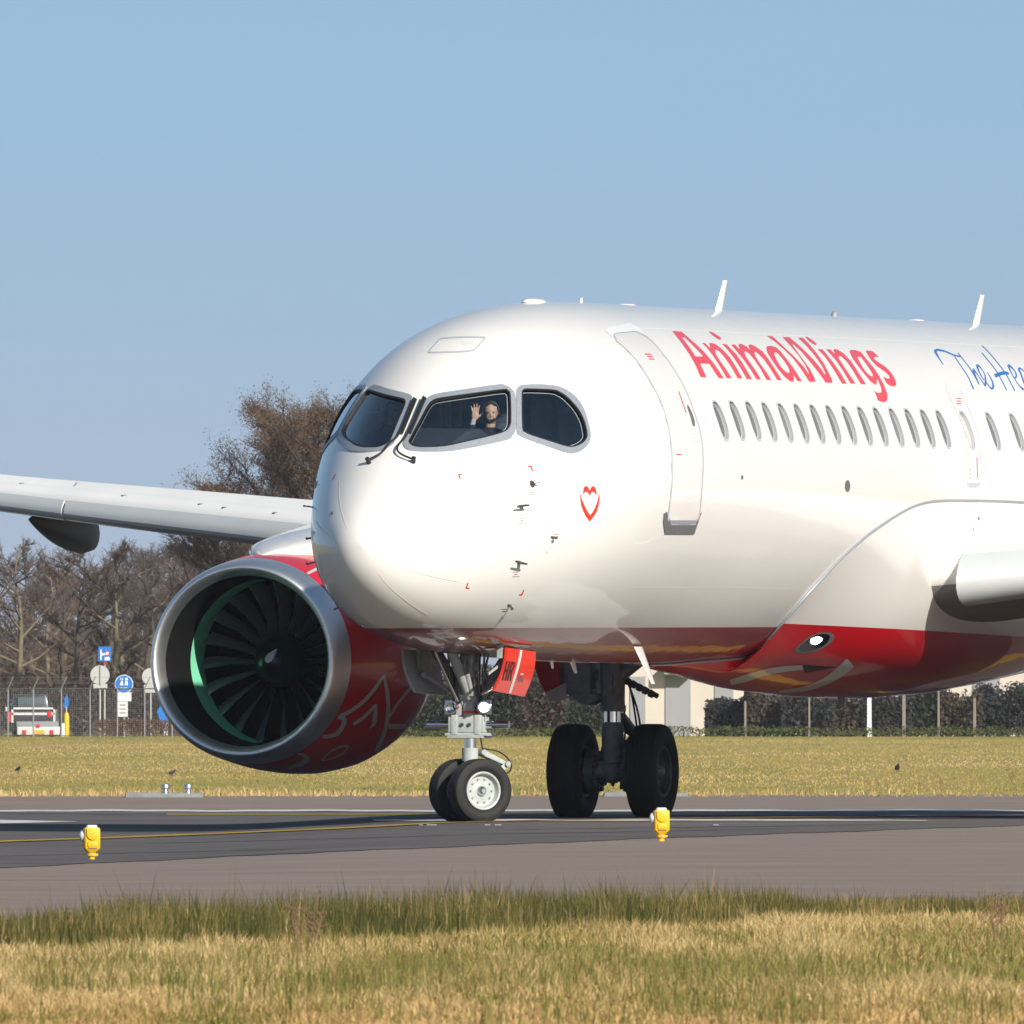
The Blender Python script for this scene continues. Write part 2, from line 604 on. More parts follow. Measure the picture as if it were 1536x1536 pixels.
# ---------------------------------------------------------------- flat print and trim that follow a curved skin
def dens(loop, step):
    out = []
    n = len(loop)
    for i in range(n):
        a, b = loop[i], loop[(i + 1) % n]
        m = max(1, int(math.ceil(math.hypot(b[0] - a[0], b[1] - a[1]) / step)))
        for k in range(m):
            out.append((a[0] + (b[0] - a[0]) * k / m, a[1] + (b[1] - a[1]) * k / m))
    return out
def smooth_loop(pts, closed=True, n=4):
    out = []
    m = len(pts)
    rng = range(m) if closed else range(m - 1)
    for i in rng:
        p0 = pts[(i - 1) % m] if closed or i > 0 else pts[0]
        p1, p2 = pts[i], pts[(i + 1) % m]
        p3 = pts[(i + 2) % m] if closed or i + 2 < m else pts[-1]
        for k in range(n):
            t = k / n
            out.append(tuple(0.5 * (2 * p1[c] + (p2[c] - p0[c]) * t + (2 * p0[c] - 5 * p1[c] + 4 * p2[c] - p3[c]) * t * t + (3 * p1[c] - p0[c] - 3 * p2[c] + p3[c]) * t ** 3) for c in range(len(p1))))
    if not closed:
        out.append(tuple(pts[-1]))
    return out
def stroke(pts, ws, n=5):
    """polyline with widths -> outline loop"""
    if not hasattr(ws, '__len__'):
        ws = [ws] * len(pts)
    q = smooth_loop([(p[0], p[1], w) for p, w in zip(pts, ws)], False, n)
    L, Rr = [], []
    for i in range(len(q)):
        a, b = q[max(0, i - 1)], q[min(len(q) - 1, i + 1)]
        dx, dy = b[0] - a[0], b[1] - a[1]
        l = math.hypot(dx, dy) or 1
        nx, ny = -dy / l, dx / l
        h = max(0.05, q[i][2]) / 2
        L.append((q[i][0] + nx * h, q[i][1] + ny * h))
        Rr.append((q[i][0] - nx * h, q[i][1] - ny * h))
    return L + Rr[::-1]
def inside(loops, x, y):
    c = False
    for l in loops:
        n = len(l)
        j = n - 1
        for i in range(n):
            if (l[i][1] > y) != (l[j][1] > y) and x < (l[j][0] - l[i][0]) * (y - l[i][1]) / (l[j][1] - l[i][1]) + l[i][0]:
                c = not c
            j = i
    return c
def fill2d(loops, grid, step):
    """triangulate even-odd region of loops with inner grid points"""
    ls = [dens(l, step) for l in loops]
    vs, es = [], []
    for l in ls:
        b = len(vs)
        vs += [Vector(p) for p in l]
        es += [(b + i, b + (i + 1) % len(l)) for i in range(len(l))]
    xs = [p[0] for l in ls for p in l]
    ys = [p[1] for l in ls for p in l]
    y = min(ys) + grid / 2
    while y < max(ys):
        x = min(xs) + grid / 2
        while x < max(xs):
            if inside(ls, x, y):
                vs.append(Vector((x, y)))
            x += grid
        y += grid
    V, E_, F_, *_ = delaunay_2d_cdt(vs, es, [], 0, 1e-5)
    T = []
    for f in F_:
        cx = sum(V[i].x for i in f) / len(f)
        cy = sum(V[i].y for i in f) / len(f)
        if inside(ls, cx, cy):
            T.append(f)
    return V, T
def decal(name, loops, mat, parent, off=0.0025, grid=5.0, step=2.5, thick=0.0, surf=None, mapped=None, vn=True):
    """outline loops in picture pixels laid onto the hull (or another skin); thick > 0 gives the piece side walls"""
    V, T = fill2d(loops, grid, step)
    pts, nrm, ok = [], [], []
    for v in V:
        if surf is None:
            h = mapped(v.x, v.y) if mapped else hit(v.x, v.y)
            if h is None:
                pts.append(Vector()); nrm.append(Vector((0, 0, 1))); ok.append(False); continue
            n = hn(*h)
            pts.append(hp(*h) + n * off); nrm.append(n); ok.append(True)
        else:
            o, d = lray(v.x, v.y)
            h = surf.ray_cast(o, d)
            if h[0] is None:
                pts.append(Vector()); nrm.append(Vector((0, 0, 1))); ok.append(False); continue
            n = h[1] if h[1].dot(d) < 0 else -h[1]
            pts.append(h[0] + n * off); nrm.append(n); ok.append(True)
    fs, vote = [], 0.0
    for f in T:
        if all(ok[i] for i in f):
            p, q, r = [V[i] for i in f[:3]]
            ar = (q.x - p.x) * (r.y - p.y) - (q.y - p.y) * (r.x - p.x)
            if abs(ar) < 1e-4:
                continue
            f = tuple(f) if ar > 0 else tuple(reversed(f))
            a, b, c = [pts[i] for i in f[:3]]
            vote += (b - a).cross(c - a).dot(nrm[f[0]])
            fs.append(f)
    if vote < 0:
        fs = [tuple(reversed(f)) for f in fs]
    vs = list(pts)
    vnorm = list(nrm)
    ntop = len(fs)
    if thick:
        cnt = {}
        for f in fs:
            for i in range(len(f)):
                a, b = f[i], f[(i + 1) % len(f)]
                cnt[(a, b)] = 1
        low = {}
        for (a, b) in list(cnt):
            if (b, a) not in cnt:
                for q in (a, b):
                    if q not in low:
                        low[q] = len(vs)
                        vs.append(pts[q] - nrm[q] * thick)
                        vnorm.append(nrm[q])
                fs.append((b, a, low[a], low[b]))
    me = bpy.data.meshes.new(name)
    used = sorted({i for f in fs for i in f})
    rm = {q: i for i, q in enumerate(used)}
    me.from_pydata([tuple(vs[i]) for i in used], [], [tuple(rm[i] for i in f) for f in fs])
    me.materials.append(MATS[mat])
    me.shade_smooth()
    if thick:
        me.set_sharp_from_angle(angle=R(40))
    elif vn:
        me.normals_split_custom_set_from_vertices([tuple(vnorm[i]) for i in used])
    return link(bpy.data.objects.new(name, me), parent)
def zl(o, s, pts):
    return [(o[0] + x / s, o[1] + y / s) for x, y in pts]

# ================================================================ THE AIRLINER
plane = empty('airliner')
plane.matrix_world = AM
tag(plane, 'large white airliner with red belly and red engines taxiing on the dark asphalt', 'airplane')

# ---- window outlines, read once as picture points on the skin
ZC = ((500, 570), 3.84)
FW_GLASS = smooth_loop(zl(*ZC, [(437, 362), (446, 335), (500, 235), (545, 152), (575, 122), (620, 108), (800, 82), (975, 59), (1003, 66), (1017, 92), (1020, 230), (1012, 268), (985, 298), (900, 325), (760, 358), (640, 384), (520, 390), (465, 384)]), True, 3)
FW_FRAME = smooth_loop(zl(*ZC, [(403, 372), (412, 345), (470, 228), (508, 148), (545, 105), (600, 82), (760, 56), (945, 29), (990, 34), (1028, 58), (1047, 95), (1049, 200), (1048, 285), (1030, 322), (1000, 346), (850, 380), (700, 408), (580, 415), (470, 412), (422, 400)]), True, 3)
SW_GLASS = smooth_loop(zl(*ZC, [(1084, 90), (1092, 62), (1115, 55), (1255, 60), (1300, 73), (1345, 103), (1402, 165), (1440, 235), (1457, 310), (1450, 342), (1425, 366), (1385, 383), (1340, 382), (1250, 355), (1140, 320), (1102, 302), (1086, 275)]), True, 3)
SW_FRAME = smooth_loop(zl(*ZC, [(1052, 80), (1063, 44), (1090, 31), (1200, 28), (1290, 38), (1345, 62), (1402, 107), (1447, 182), (1471, 270), (1479, 322), (1466, 370), (1428, 405), (1380, 422), (1330, 415), (1200, 372), (1112, 341), (1070, 320), (1053, 290)]), True, 3)
def inset(loop, d):
    n = len(loop)
    ar = sum(loop[i][0] * loop[(i + 1) % n][1] - loop[(i + 1) % n][0] * loop[i][1] for i in range(n))
    sg = 1 if ar > 0 else -1
    out = []
    for i in range(n):
        a, b = loop[i - 1], loop[(i + 1) % n]
        dx, dy = b[0] - a[0], b[1] - a[1]
        l = math.hypot(dx, dy) or 1
        out.append((loop[i][0] - dy / l * d * sg, loop[i][1] + dx / l * d * sg))
    return out
def mirror(h):
    return None if h is None else (h[0], math.pi - h[1])
def hit_m(x, y):
    return mirror(hit(x, y))

# passenger windows: centres along X at one height
WIN_PX = [(1082 + i * (1415.2 - 1082) / 14, 631 + i * 11 / 14) for i in range(15)] + [(1451.5, 643.8), (1489.6, 644.2), (1525, 645.0)]
WIN = [hit(*p) for p in WIN_PX]
dX = (WIN[14][0] - WIN[0][0]) / 14
PHW = sum(w[1] for w in WIN) / len(WIN)
WX = [WIN[0][0] + dX * i for i in range(15)] + [w[0] for w in WIN[15:]]
while WX[-1] < 23.0:
    WX.append(WX[-1] + dX)
WX = [x for x in WX if x < 23.6]
def win_loop(X, grow=0.0, n=20):
    out = []
    for k in range(n):
        a = 2 * math.pi * k / n
        c, s = math.cos(a), math.sin(a)
        ex = 2 / 2.5
        out.append((X + (0.135 + grow) * math.copysign(abs(c) ** ex, c), PHW + (0.215 + grow) / 1.93 * math.copysign(abs(s) ** ex, s)))
    return out

# ---- fuselage skin: grid with two triangulated patches that carry the window openings
def fuselage():
    vid, vs, vn, fs = {}, [], [], []
    def V(X, ph):
        k = (round(X, 4), round(ph % (2 * math.pi), 4) % 6.2832)
        if k not in vid:
            vid[k] = len(vs)
            vs.append(hp(X, ph)); vn.append(hn(X, ph))
        return vid[k]
    def orient(f):
        a, b, c = [vs[i] for i in f[:3]]
        return f if (b - a).cross(c - a).dot(vn[f[0]]) >= 0 else tuple(reversed(f))
    i09, i40 = [min(range(len(XST)), key=lambda i: abs(XST[i] - q)) for q in (0.9, 4.0)]
    i84, i24 = [min(range(len(XST)), key=lambda i: abs(XST[i] - q)) for q in (6.6, 24.0)]
    patches = [(i09, i40, 0, 80, []), (i84, i24, 4, 15, [])]
    for loop in (FW_GLASS, SW_GLASS):
        l = [hit(*p) for p in loop]
        patches[0][4].append(l)
        patches[0][4].append([mirror(h) for h in l])
    for X in WX:
        patches[1][4].append(win_loop(X))
    for i in range(len(XST) - 1):
        for k in range(NPH):
            if any(a <= i < b and c <= k < d for a, b, c, d, _ in patches):
                continue
            fs.append(orient((V(XST[i], PHS[k]), V(XST[i], PHS[(k + 1) % NPH]), V(XST[i + 1], PHS[(k + 1) % NPH]), V(XST[i + 1], PHS[k]))))
    G = 1.7
    lining = []
    for pi_, (a, b, c, d, holes) in enumerate(patches):
        pts, es = [], []
        hl = [[(x, ph * G) for x, ph in h] for h in holes]
        for h in hl:
            q = len(pts)
            pts += [Vector(p) for p in h]
            es += [(q + i, q + (i + 1) % len(h)) for i in range(len(h))]
        bbs = [(min(p[0] for p in h) - .0, max(p[0] for p in h), min(p[1] for p in h), max(p[1] for p in h)) for h in hl]
        for i in range(a, b + 1):
            for k in range(c, d + 1):
                x, y = XST[i], PHS[k] * G
                if i not in (a, b) and k not in (c, d):
                    skip = False
                    for h in hl:
                        if inside([h], x, y) or min((x - p[0]) ** 2 + (y - p[1]) ** 2 for p in h) < 0.0007:
                            skip = True
                            break
                    if skip:
                        continue
                pts.append(Vector((x, y)))
        P, _, T, *_ = delaunay_2d_cdt(pts, es, [], 0, 1e-6)
        for t in T:
            cx = sum(P[i].x for i in t) / 3
            cy = sum(P[i].y for i in t) / 3
            if any(bb[0] < cx < bb[1] and bb[2] < cy < bb[3] and inside([h], cx, cy) for bb, h in zip(bbs, hl)):
                continue
            tri = [(P[i].x, P[i].y / G) for i in t]
            fs.append(orient(tuple(V(*q) for q in tri)))
            if pi_ == 0:
                lining.append(tri)
    fs.append(tuple(V(XST[0], PHS[k]) for k in range(NPH)))
    fs = [f for f in fs if len(set(f)) == len(f)]
    me = bpy.data.meshes.new('fuselage')
    me.from_pydata([tuple(v) for v in vs], [], fs)
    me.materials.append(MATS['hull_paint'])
    me.shade_smooth()
    me.normals_split_custom_set_from_vertices([tuple(n) for n in vn])
    fus = link(bpy.data.objects.new('fuselage', me), plane)
    # cockpit lining, a dark inner shell behind the same openings
    mb = MB()
    for tri in lining:
        mb.add([hp(X, ph, -0.06) for X, ph in tri], [(0, 1, 2)])
    Xs = list(np.linspace(4.0, 5.2, 6))
    for i in range(5):
        for k in range(80):
            mb.add([hp(Xs[i], PHS[k], -0.06), hp(Xs[i + 1], PHS[k], -0.06), hp(Xs[i + 1], PHS[k + 1], -0.06), hp(Xs[i], PHS[k + 1], -0.06)], [(0, 1, 2, 3)])
    w, zt, zb, zc = sec(5.2)
    loop = [hp(5.2, p, -0.07) for p in PHS[0:81]]
    mb.add(loop, [tuple(range(len(loop)))])
    fl = [float(x) for x in np.linspace(1.2, 5.2, 9)]
    def half(X):
        w, zt, zb, zc = sec(X)
        dz = 3.35 - zc
        return w * math.sqrt(max(0.0, 1 - (dz / ((zt - zc) if dz > 0 else (zc - zb))) ** 2)) - 0.08
    for a, b in zip(fl, fl[1:]):
        mb.add([A(a, -half(a), 3.35), A(a, half(a), 3.35), A(b, half(b), 3.35), A(b, -half(b), 3.35)], [(0, 1, 2, 3)])
    mb.obj('cockpit_lining', 'cockpit_dark', plane)
    return fus
fus = fuselage()

def reveal(name, loop, depth, mat, parent, top=0.0):
    mb = MB()
    L = [h if len(h) == 2 else h for h in loop]
    mb.loft([[hp(*h, top) for h in L], [hp(*h, -depth) for h in L]], cap=False)
    return mb.obj(name, mat, parent, recalc=False)
def cockpit_window(glass, frame, mp, label):
    ring = [h for h in ((mp or hit)(*p) for p in dens(inset(glass, 0.5), 2))]
    w = reveal('cockpit_window', ring, 0.06, 'seal_black', plane, 0.012)
    w['label'] = label
    decal('window_frame', [frame, glass], 'frame_grey', w, off=0.011, grid=3.2, step=2, thick=0.018, mapped=mp)
    decal('seal', [inset(glass, -0.6), inset(glass, 1.5)], 'seal_black', w, off=0.013, grid=3, step=1.5, mapped=mp)
    decal('retainer', [inset(glass, 2.6), inset(glass, 3.4)], 'line_tape', w, off=-0.022, grid=9, step=3, mapped=mp)
    decal('pane', [glass], 'windshield', w, off=-0.012, grid=7, step=4, mapped=mp)
    # screws around the frame
    mb = MB()
    mid = [((a[0] + b[0]) / 2, (a[1] + b[1]) / 2) for a, b in zip(resample(frame, 34), resample(glass, 34))]
    for p in mid:
        h = (mp or hit)(*p)
        q, n = hp(*h), hn(*h)
        mb.tube(q + n * 0.008, q + n * 0.0130, 0.0065, n=6)
    tag(mb.obj('fastener_row', 'gear_dark', w), kind='stuff')
def resample(loop, n):
    L = loop + [loop[0]]
    d = [0]
    for i in range(len(L) - 1):
        d.append(d[-1] + math.hypot(L[i + 1][0] - L[i][0], L[i + 1][1] - L[i][1]))
    out = []
    for k in range(n):
        t = d[-1] * k / n
        i = max(j for j in range(len(d)) if d[j] <= t)
        i = min(i, len(L) - 2)
        u = (t - d[i]) / max(1e-9, d[i + 1] - d[i])
        out.append((L[i][0] + (L[i + 1][0] - L[i][0]) * u, L[i][1] + (L[i + 1][1] - L[i][1]) * u))
    return out
cockpit_window(FW_GLASS, FW_FRAME, None, 'front windscreen with the waving pilot behind it')
cockpit_window(SW_GLASS, SW_FRAME, None, 'side cockpit window beside the waving pilot')
cockpit_window(FW_GLASS, FW_FRAME, hit_m, 'front windscreen of the far seat')
cockpit_window(SW_GLASS, SW_FRAME, hit_m, 'side cockpit window on the far side')

for X in WX:
    w = reveal('passenger_window', win_loop(X, 0, 24), 0.05, 'reveal', plane)
    mb = MB()
    a, b = win_loop(X, 0.022, 24), win_loop(X, 0.0, 24)
    mb.loft([[hp(*h) for h in a], [hp(*h, 0.004) for h in a], [hp(*h, 0.004) for h in b], [hp(*h, -0.004) for h in b]], cap=False)
    mb.obj('window_frame', 'line_grey', w, recalc=False)
    lp = [hp(*h, -0.038) for h in win_loop(X, -0.022, 24)]
    lo = [hp(*h, -0.038) for h in win_loop(X, 0.0, 24)]
    mb = MB()
    mb.loft([lo, lp], cap=False)
    mb.obj('inner_ring', 'line_tape', w, recalc=False)
    mb = MB()
    mb.add([hp(*h, -0.034) for h in win_loop(X, -0.012, 24)], [tuple(range(24))])
    iw = WX.index(X)
    mb.obj('pane', 'blind' if abs(X - WX[15]) < 0.01 else ('cabin_pane_pale' if iw in (4, 11) else 'cabin_pane'), w)

# ---- wipers, lying on the skin and rising off it
def skin_path(pts, rs, hs, n=7):
    out = []
    for (x, y), h in zip(pts, hs):
        q = hit(x, y)
        out.append(hp(*q, h))
    return out
for pts in ([(622, 602), (600, 655), (587, 668), (574, 684), (554, 695)], [(636, 600), (612, 655), (599, 672), (597, 681), (605, 688), (620, 694)]):
    q = skin_path(smooth_loop(pts, False, 4), None, [0.045] * 60)
    mb = MB()
    mb.path(q, 0.011, 8)
    wp = mb.obj('windscreen_wiper', 'hose_black', plane)
    mb = MB()
    a, b = pts[0], pts[1]
    bl = [(a[0] + (b[0] - a[0]) * t + 2, a[1] + (b[1] - a[1]) * t) for t in (0, 0.3, 0.6, 0.95)]
    mb.path(skin_path(bl, None, [0.025] * 4), 0.018, 6)
    mb.obj('blade', 'hose_black', wp)
    mb = MB()
    h = hit(*pts[-1])
    mb.tube(hp(*h), hp(*h, 0.07), 0.024, n=10)
    mb.obj('pivot', 'hose_black', wp)

# ---- lettering and marks
Z1, Z2, Z3, Z4, Z5, Z6 = ((1004, 490), 15.36), ((1090, 495), 15.36), ((1140, 495), 11.815), ((1225, 510), 11.815), ((1395, 510), 10.894), ((860, 720), 21.94)
LET = []
LET.append([zl(*Z1, [(72, 110), (130, 103), (280, 120), (310, 145), (430, 250), (600, 395), (800, 590), (930, 740), (1050, 890), (1250, 1190), (1135, 1185), (920, 855), (705, 855), (850, 1165), (720, 1165), (600, 880), (470, 650), (300, 400), (150, 210)]),
            zl(*Z1, [(290, 260), (350, 245), (500, 390), (770, 670), (750, 690), (610, 690), (590, 680), (470, 490), (340, 320)])])
LET.append([zl(*Z1, [(755, 375), (830, 385), (925, 490), (945, 470), (918, 400), (945, 373), (1010, 385), (1110, 440), (1240, 545), (1400, 720), (1530, 930)]) + zl(*Z2, [(360, 1120), (255, 1115), (80, 810), (0, 700)]) + zl(*Z1, [(1250, 680), (1150, 570), (1080, 530), (1050, 565), (1080, 660), (1180, 810), (1300, 980), (1430, 1190), (1325, 1190), (1150, 890), (1000, 660), (860, 480)])])
LET.append([zl(*Z1, [(1215, 400), (1320, 412), (1420, 520)]) + zl(*Z2, [(215, 560), (330, 720), (450, 915), (580, 1135), (465, 1132), (320, 880), (170, 650), (0, 430)])])
LET.append([zl(*Z1, [(915, 115), (960, 118), (1060, 170), (1170, 245), (1195, 290), (1165, 305), (1100, 275), (1000, 205), (930, 140)])])
LET.append([zl(*Z2, [(105, 340), (180, 335), (290, 440), (300, 430), (275, 370), (275, 325), (340, 325), (460, 385), (545, 470), (505, 380), (510, 345), (560, 335), (660, 380), (820, 495), (950, 660), (1100, 890), (1265, 1160), (1165, 1155), (1000, 880), (850, 670), (740, 560), (660, 500), (635, 530), (660, 610), (760, 770), (880, 930), (1025, 1155), (920, 1150), (780, 900), (640, 690), (520, 545), (430, 490), (405, 510), (430, 600), (540, 760), (660, 930), (785, 1140), (685, 1135), (550, 910), (380, 670), (240, 500)])])
LET.append([zl(*Z3, [(110, 320), (125, 290), (190, 282), (290, 312), (360, 380), (480, 530), (600, 690), (740, 912), (668, 908), (585, 785), (602, 880), (580, 922), (530, 905), (430, 825), (310, 680), (190, 500), (130, 400)]),
            zl(*Z3, [(245, 420), (275, 395), (310, 410), (400, 510), (490, 640), (525, 720), (510, 765), (460, 750), (370, 660), (290, 530)])])
LET.append([zl(*Z3, [(125, 108), (215, 112), (260, 150), (420, 300), (620, 490), (780, 660), (850, 775), (868, 765), (800, 620), (690, 460), (550, 290), (400, 130), (510, 128), (560, 165), (760, 340), (960, 545), (1080, 690), (1140, 790), (1160, 775), (1100, 640), (960, 440), (820, 280), (675, 140), (760, 140), (860, 240), (1000, 410), (1120, 580), (1210, 750), (1275, 890), (1280, 935), (1165, 935), (1050, 770), (900, 580), (720, 370), (565, 232), (600, 310), (740, 500), (880, 690), (960, 840), (980, 920), (875, 920), (760, 740), (600, 520), (430, 350), (280, 220)])])
LET.append([zl(*Z3, [(800, 120), (840, 125), (940, 190), (1000, 245), (990, 268), (950, 255), (870, 200)])])
LET.append([zl(*Z4, [(20, 165), (95, 165), (130, 200), (260, 360), (400, 560), (530, 775), (450, 775), (310, 540), (150, 300)])])
LET.append([zl(*Z4, [(170, 168), (235, 165), (310, 240), (320, 228), (292, 180), (320, 160), (360, 168), (470, 235), (600, 370), (700, 520), (870, 785), (785, 785), (640, 540), (540, 390), (440, 295), (395, 285), (385, 320), (460, 440), (560, 590), (685, 775), (600, 772), (470, 550), (340, 360)])])
LET.append([zl(*Z4, [(580, 210), (600, 178), (680, 180), (780, 215), (880, 340), (1020, 510), (1110, 650), (1190, 800), (1240, 930), (1255, 1020), (1240, 1080), (1190, 1105), (1130, 1090), (1080, 1060), (1060, 990), (1020, 900), (1070, 935), (1110, 945), (1150, 920), (1140, 840), (1080, 700), (1062, 720), (1060, 790), (1035, 790), (950, 730), (850, 610), (740, 470), (640, 330)]),
            zl(*Z4, [(720, 310), (755, 293), (790, 310), (880, 430), (960, 550), (998, 620), (985, 650), (950, 640), (870, 570), (790, 450)])])
LET.append([zl(*Z4, [(870, 205), (890, 188), (960, 195), (1010, 215), (1100, 310), (1060, 302), (1010, 300), (1020, 345), (1090, 395), (1210, 470), (1310, 570), (1380, 680), (1410, 780), (1395, 815), (1350, 825), (1280, 800), (1230, 760), (1180, 650), (1230, 680), (1275, 688), (1295, 665), (1270, 620), (1180, 540), (1060, 460), (960, 350)])])
for l in LET:
    decal('painted_letter', l, 'letter_red', fus, grid=3.0, step=1.2)
def strokes(name, zs, items, mat, parent, surf=None, grid=3.0, step=1.5, off=0.0025):
    for pts, ws in items:
        ws = [w / zs[1] for w in ws] if hasattr(ws, '__len__') else ws / zs[1]
        decal(name, [stroke(zl(*zs, pts), ws)], mat, parent, surf=surf, grid=grid, step=step, off=off)
strokes('script_letter', Z5, [
    ([(215, 405), (150, 305), (92, 205), (90, 172), (140, 165), (250, 190), (390, 248), (500, 272)], [10, 18, 36, 40, 34, 24, 22, 26]),
    ([(398, 265), (500, 420), (620, 600), (710, 805)], [12, 13, 14, 20]),
    ([(450, 210), (500, 265), (640, 450), (745, 610), (805, 735)], [11, 12, 13, 26, 12]),
    ([(740, 590), (705, 475), (790, 590), (880, 720), (912, 758)], [20, 24, 12, 16, 26]),
    ([(905, 735), (905, 650), (890, 560), (840, 475), (768, 408), (800, 520), (880, 660)], [34, 26, 14, 14, 30, 20, 12]),
    ([(935, 530), (1000, 640), (1030, 730), (1020, 795), (970, 765), (920, 690)], [10, 16, 28, 34, 16, 10]),
    ([(845, 210), (960, 350), (1090, 520), (1180, 680), (1250, 820)], 14),
    ([(850, 95), (1000, 250), (1200, 500), (1290, 650), (1385, 835)], 14),
    ([(1060, 590), (1150, 552), (1230, 540), (1288, 556)], [62, 60, 52, 30]),
    ([(1388, 625), (1410, 580), (1370, 490), (1280, 412), (1320, 520), (1390, 650), (1460, 750), (1530, 815)], [30, 24, 16, 32, 16, 12, 14, 34]),
    ([(1560, 540), (1500, 480), (1450, 468), (1490, 570), (1545, 720), (1600, 830)], [14, 16, 30, 22, 24, 30])], 'letter_blue', fus, step=1.0)
decal('heart_emblem', [smooth_loop(zl(*Z6, [(320, 420), (325, 320), (350, 240), (400, 195), (450, 210), (500, 275), (530, 360), (560, 285), (600, 220), (640, 200), (690, 220), (730, 290), (755, 400), (760, 480), (740, 510), (720, 450), (680, 405), (630, 390), (580, 420), (540, 520), (500, 450), (460, 405), (410, 390), (365, 410), (335, 490)]), True, 2)], 'emblem_red', fus, grid=3, step=1.5)
decal('heart_emblem', [zl(*Z6, [(225, 450), (245, 470), (260, 580), (310, 720), (400, 920), (480, 1060), (545, 1165), (620, 1070), (700, 930), (780, 730), (815, 580), (825, 450), (850, 480), (862, 620), (840, 800), (780, 1000), (700, 1160), (530, 1370), (400, 1180), (310, 1000), (250, 830), (225, 620)])], 'emblem_red', fus, grid=3, step=1.5)
ZM = ((680, 680), 5.908)
for l in ([(38, 188), (80, 178), (82, 188), (54, 194), (66, 224), (56, 228)], [(658, 112), (692, 110), (706, 156), (697, 160), (684, 122), (658, 122)], [(105, 1196), (126, 1144), (134, 1148), (120, 1186), (142, 1192), (140, 1202)], [(580, 1248), (600, 1248), (622, 1206), (630, 1210), (608, 1260), (582, 1258)]):
    decal('corner_mark', [zl(*ZM, l)], 'emblem_red', fus, grid=3, step=2)
decal('corner_mark', [zl((450, 560), 7.314, [(370, 1112), (398, 1110), (366, 1168), (356, 1164), (378, 1122)])], 'emblem_red', fus, grid=3, step=2)
for o_, rows in (((670, 326), 3), ((580, 580), 3), ((528, 1052), 3), ((888, 720), 2), ((425, 1380), 2)):
    for r in range(rows):
        w_ = (50, 30, 64)[r % 3]
        x0 = o_[0] + (26 - w_ / 2)
        decal('stencil_print', [zl(*ZM, [(x0, o_[1] + r * 20 - 3), (x0 + w_, o_[1] + r * 20 - 6), (x0 + w_, o_[1] + r * 20 + 1), (x0, o_[1] + r * 20 + 4)])], 'print_red' if r == 1 else 'print_grey', fus, grid=4, step=3)

# ---- doors and hatches
def outline(name, loop, wpx, mat, parent, closed=True, off=0.004):
    q = smooth_loop(loop, closed, 2)
    if closed:
        return decal(name, [q, inset(q, wpx)], mat, parent, off=off, grid=30, step=3)
    return decal(name, [stroke(loop, wpx, 3)], mat, parent, off=off, grid=30, step=3)
ZD = ((900, 480), 4.517)
DL = [(105, 140), (190, 215), (270, 310), (350, 440), (410, 560), (450, 690), (475, 830), (485, 1000), (480, 1150), (462, 1300)]
DR = [(672, 1300), (682, 1200), (692, 1050), (695, 930), (682, 790), (640, 640), (570, 460), (480, 310), (390, 190), (320, 122), (250, 86)]
door = decal('cabin_door', [zl(*ZD, [(95, 98)] + DL + [(455, 1350), (480, 1385), (640, 1385), (662, 1345)] + DR)], 'white_paint', plane, off=0.007, grid=4, step=3, thick=0.010)
outline('door_gap', zl(*ZD, DL + [(456, 1345), (478, 1384), (640, 1385), (662, 1340)] + DR), 1.5, 'line_grey', door, closed=False, off=0.0105)
decal('door_head', [zl(*ZD, [(30, 70), (60, 48), (200, 22), (262, 52), (320, 118), (250, 84), (95, 98), (110, 142)])], 'faint_grey', door, off=0.003, grid=8, step=3)
decal('door_head_gap', [stroke(zl(*ZD, [(112, 140), (95, 99), (170, 88), (250, 84), (322, 121)]), 0.9)], 'print_grey', door, off=0.0105, grid=20, step=2)
decal('door_sill', [zl(*ZD, [(430, 1312), (450, 1300), (450, 1352), (478, 1388), (640, 1388), (664, 1348), (682, 1305), (668, 1345), (632, 1450), (435, 1450), (424, 1370)])], 'sill_grey', door, off=0.012, grid=8, step=3, thick=0.015)
decal('kick_strip', [zl(*ZD, [(458, 1335), (470, 1356), (645, 1356), (655, 1345), (640, 1384), (480, 1384), (460, 1355)])], 'frame_grey', door, off=0.0105, grid=8, step=3)
decal('door_handle', [smooth_loop(zl(*ZD, [(588, 578), (606, 610), (630, 670), (636, 718), (622, 712), (606, 650), (588, 600)]), True, 2)], 'sill_grey', door, off=0.014, grid=4, step=2, thick=0.01)
decal('door_arrow', [stroke(zl(*ZD, [(528, 485), (578, 628)]), 1.0)], 'print_red', door, off=0.0105, grid=9, step=2)
for x, y, w_, m_ in ((320, 235, 40, 'print_red'), (335, 250, 36, 'print_red'), (345, 268, 34, 'print_red'), (485, 600, 30, 'print_grey'), (490, 630, 26, 'print_grey'), (500, 662, 30, 'print_grey'), (640, 770, 40, 'print_grey'), (642, 795, 36, 'print_grey'), (645, 820, 38, 'print_grey'), (526, 911, 34, 'print_red')):
    decal('stencil_print', [zl(*ZD, [(x - w_ / 2, y - 4), (x + w_ / 2, y - 2), (x + w_ / 2 + 2, y + 5), (x - w_ / 2 + 2, y + 3)])], 'faint_grey' if m_ == 'print_grey' else m_, door, off=0.0105, grid=9, step=2)
ZE = ((1380, 500), 6.4)
EX = [(240, 495), (300, 650), (370, 800), (420, 930), (445, 1080), (448, 1250), (447, 1400), (465, 1480), (555, 1480), (585, 1430), (592, 1250), (562, 1000), (512, 830), (450, 680), (400, 570), (372, 512), (262, 484)]
ex = outline('emergency_exit', zl(*ZE, EX), 0.9, 'faint_grey', plane)
decal('exit_head', [zl(*ZE, [(242, 498), (262, 486), (372, 512), (400, 560), (262, 540)])], 'faint_grey', ex, grid=6, step=3)
decal('exit_sill', [zl(*ZE, [(455, 1435), (582, 1436), (555, 1478), (466, 1478)])], 'line_grey', ex, grid=6, step=3)
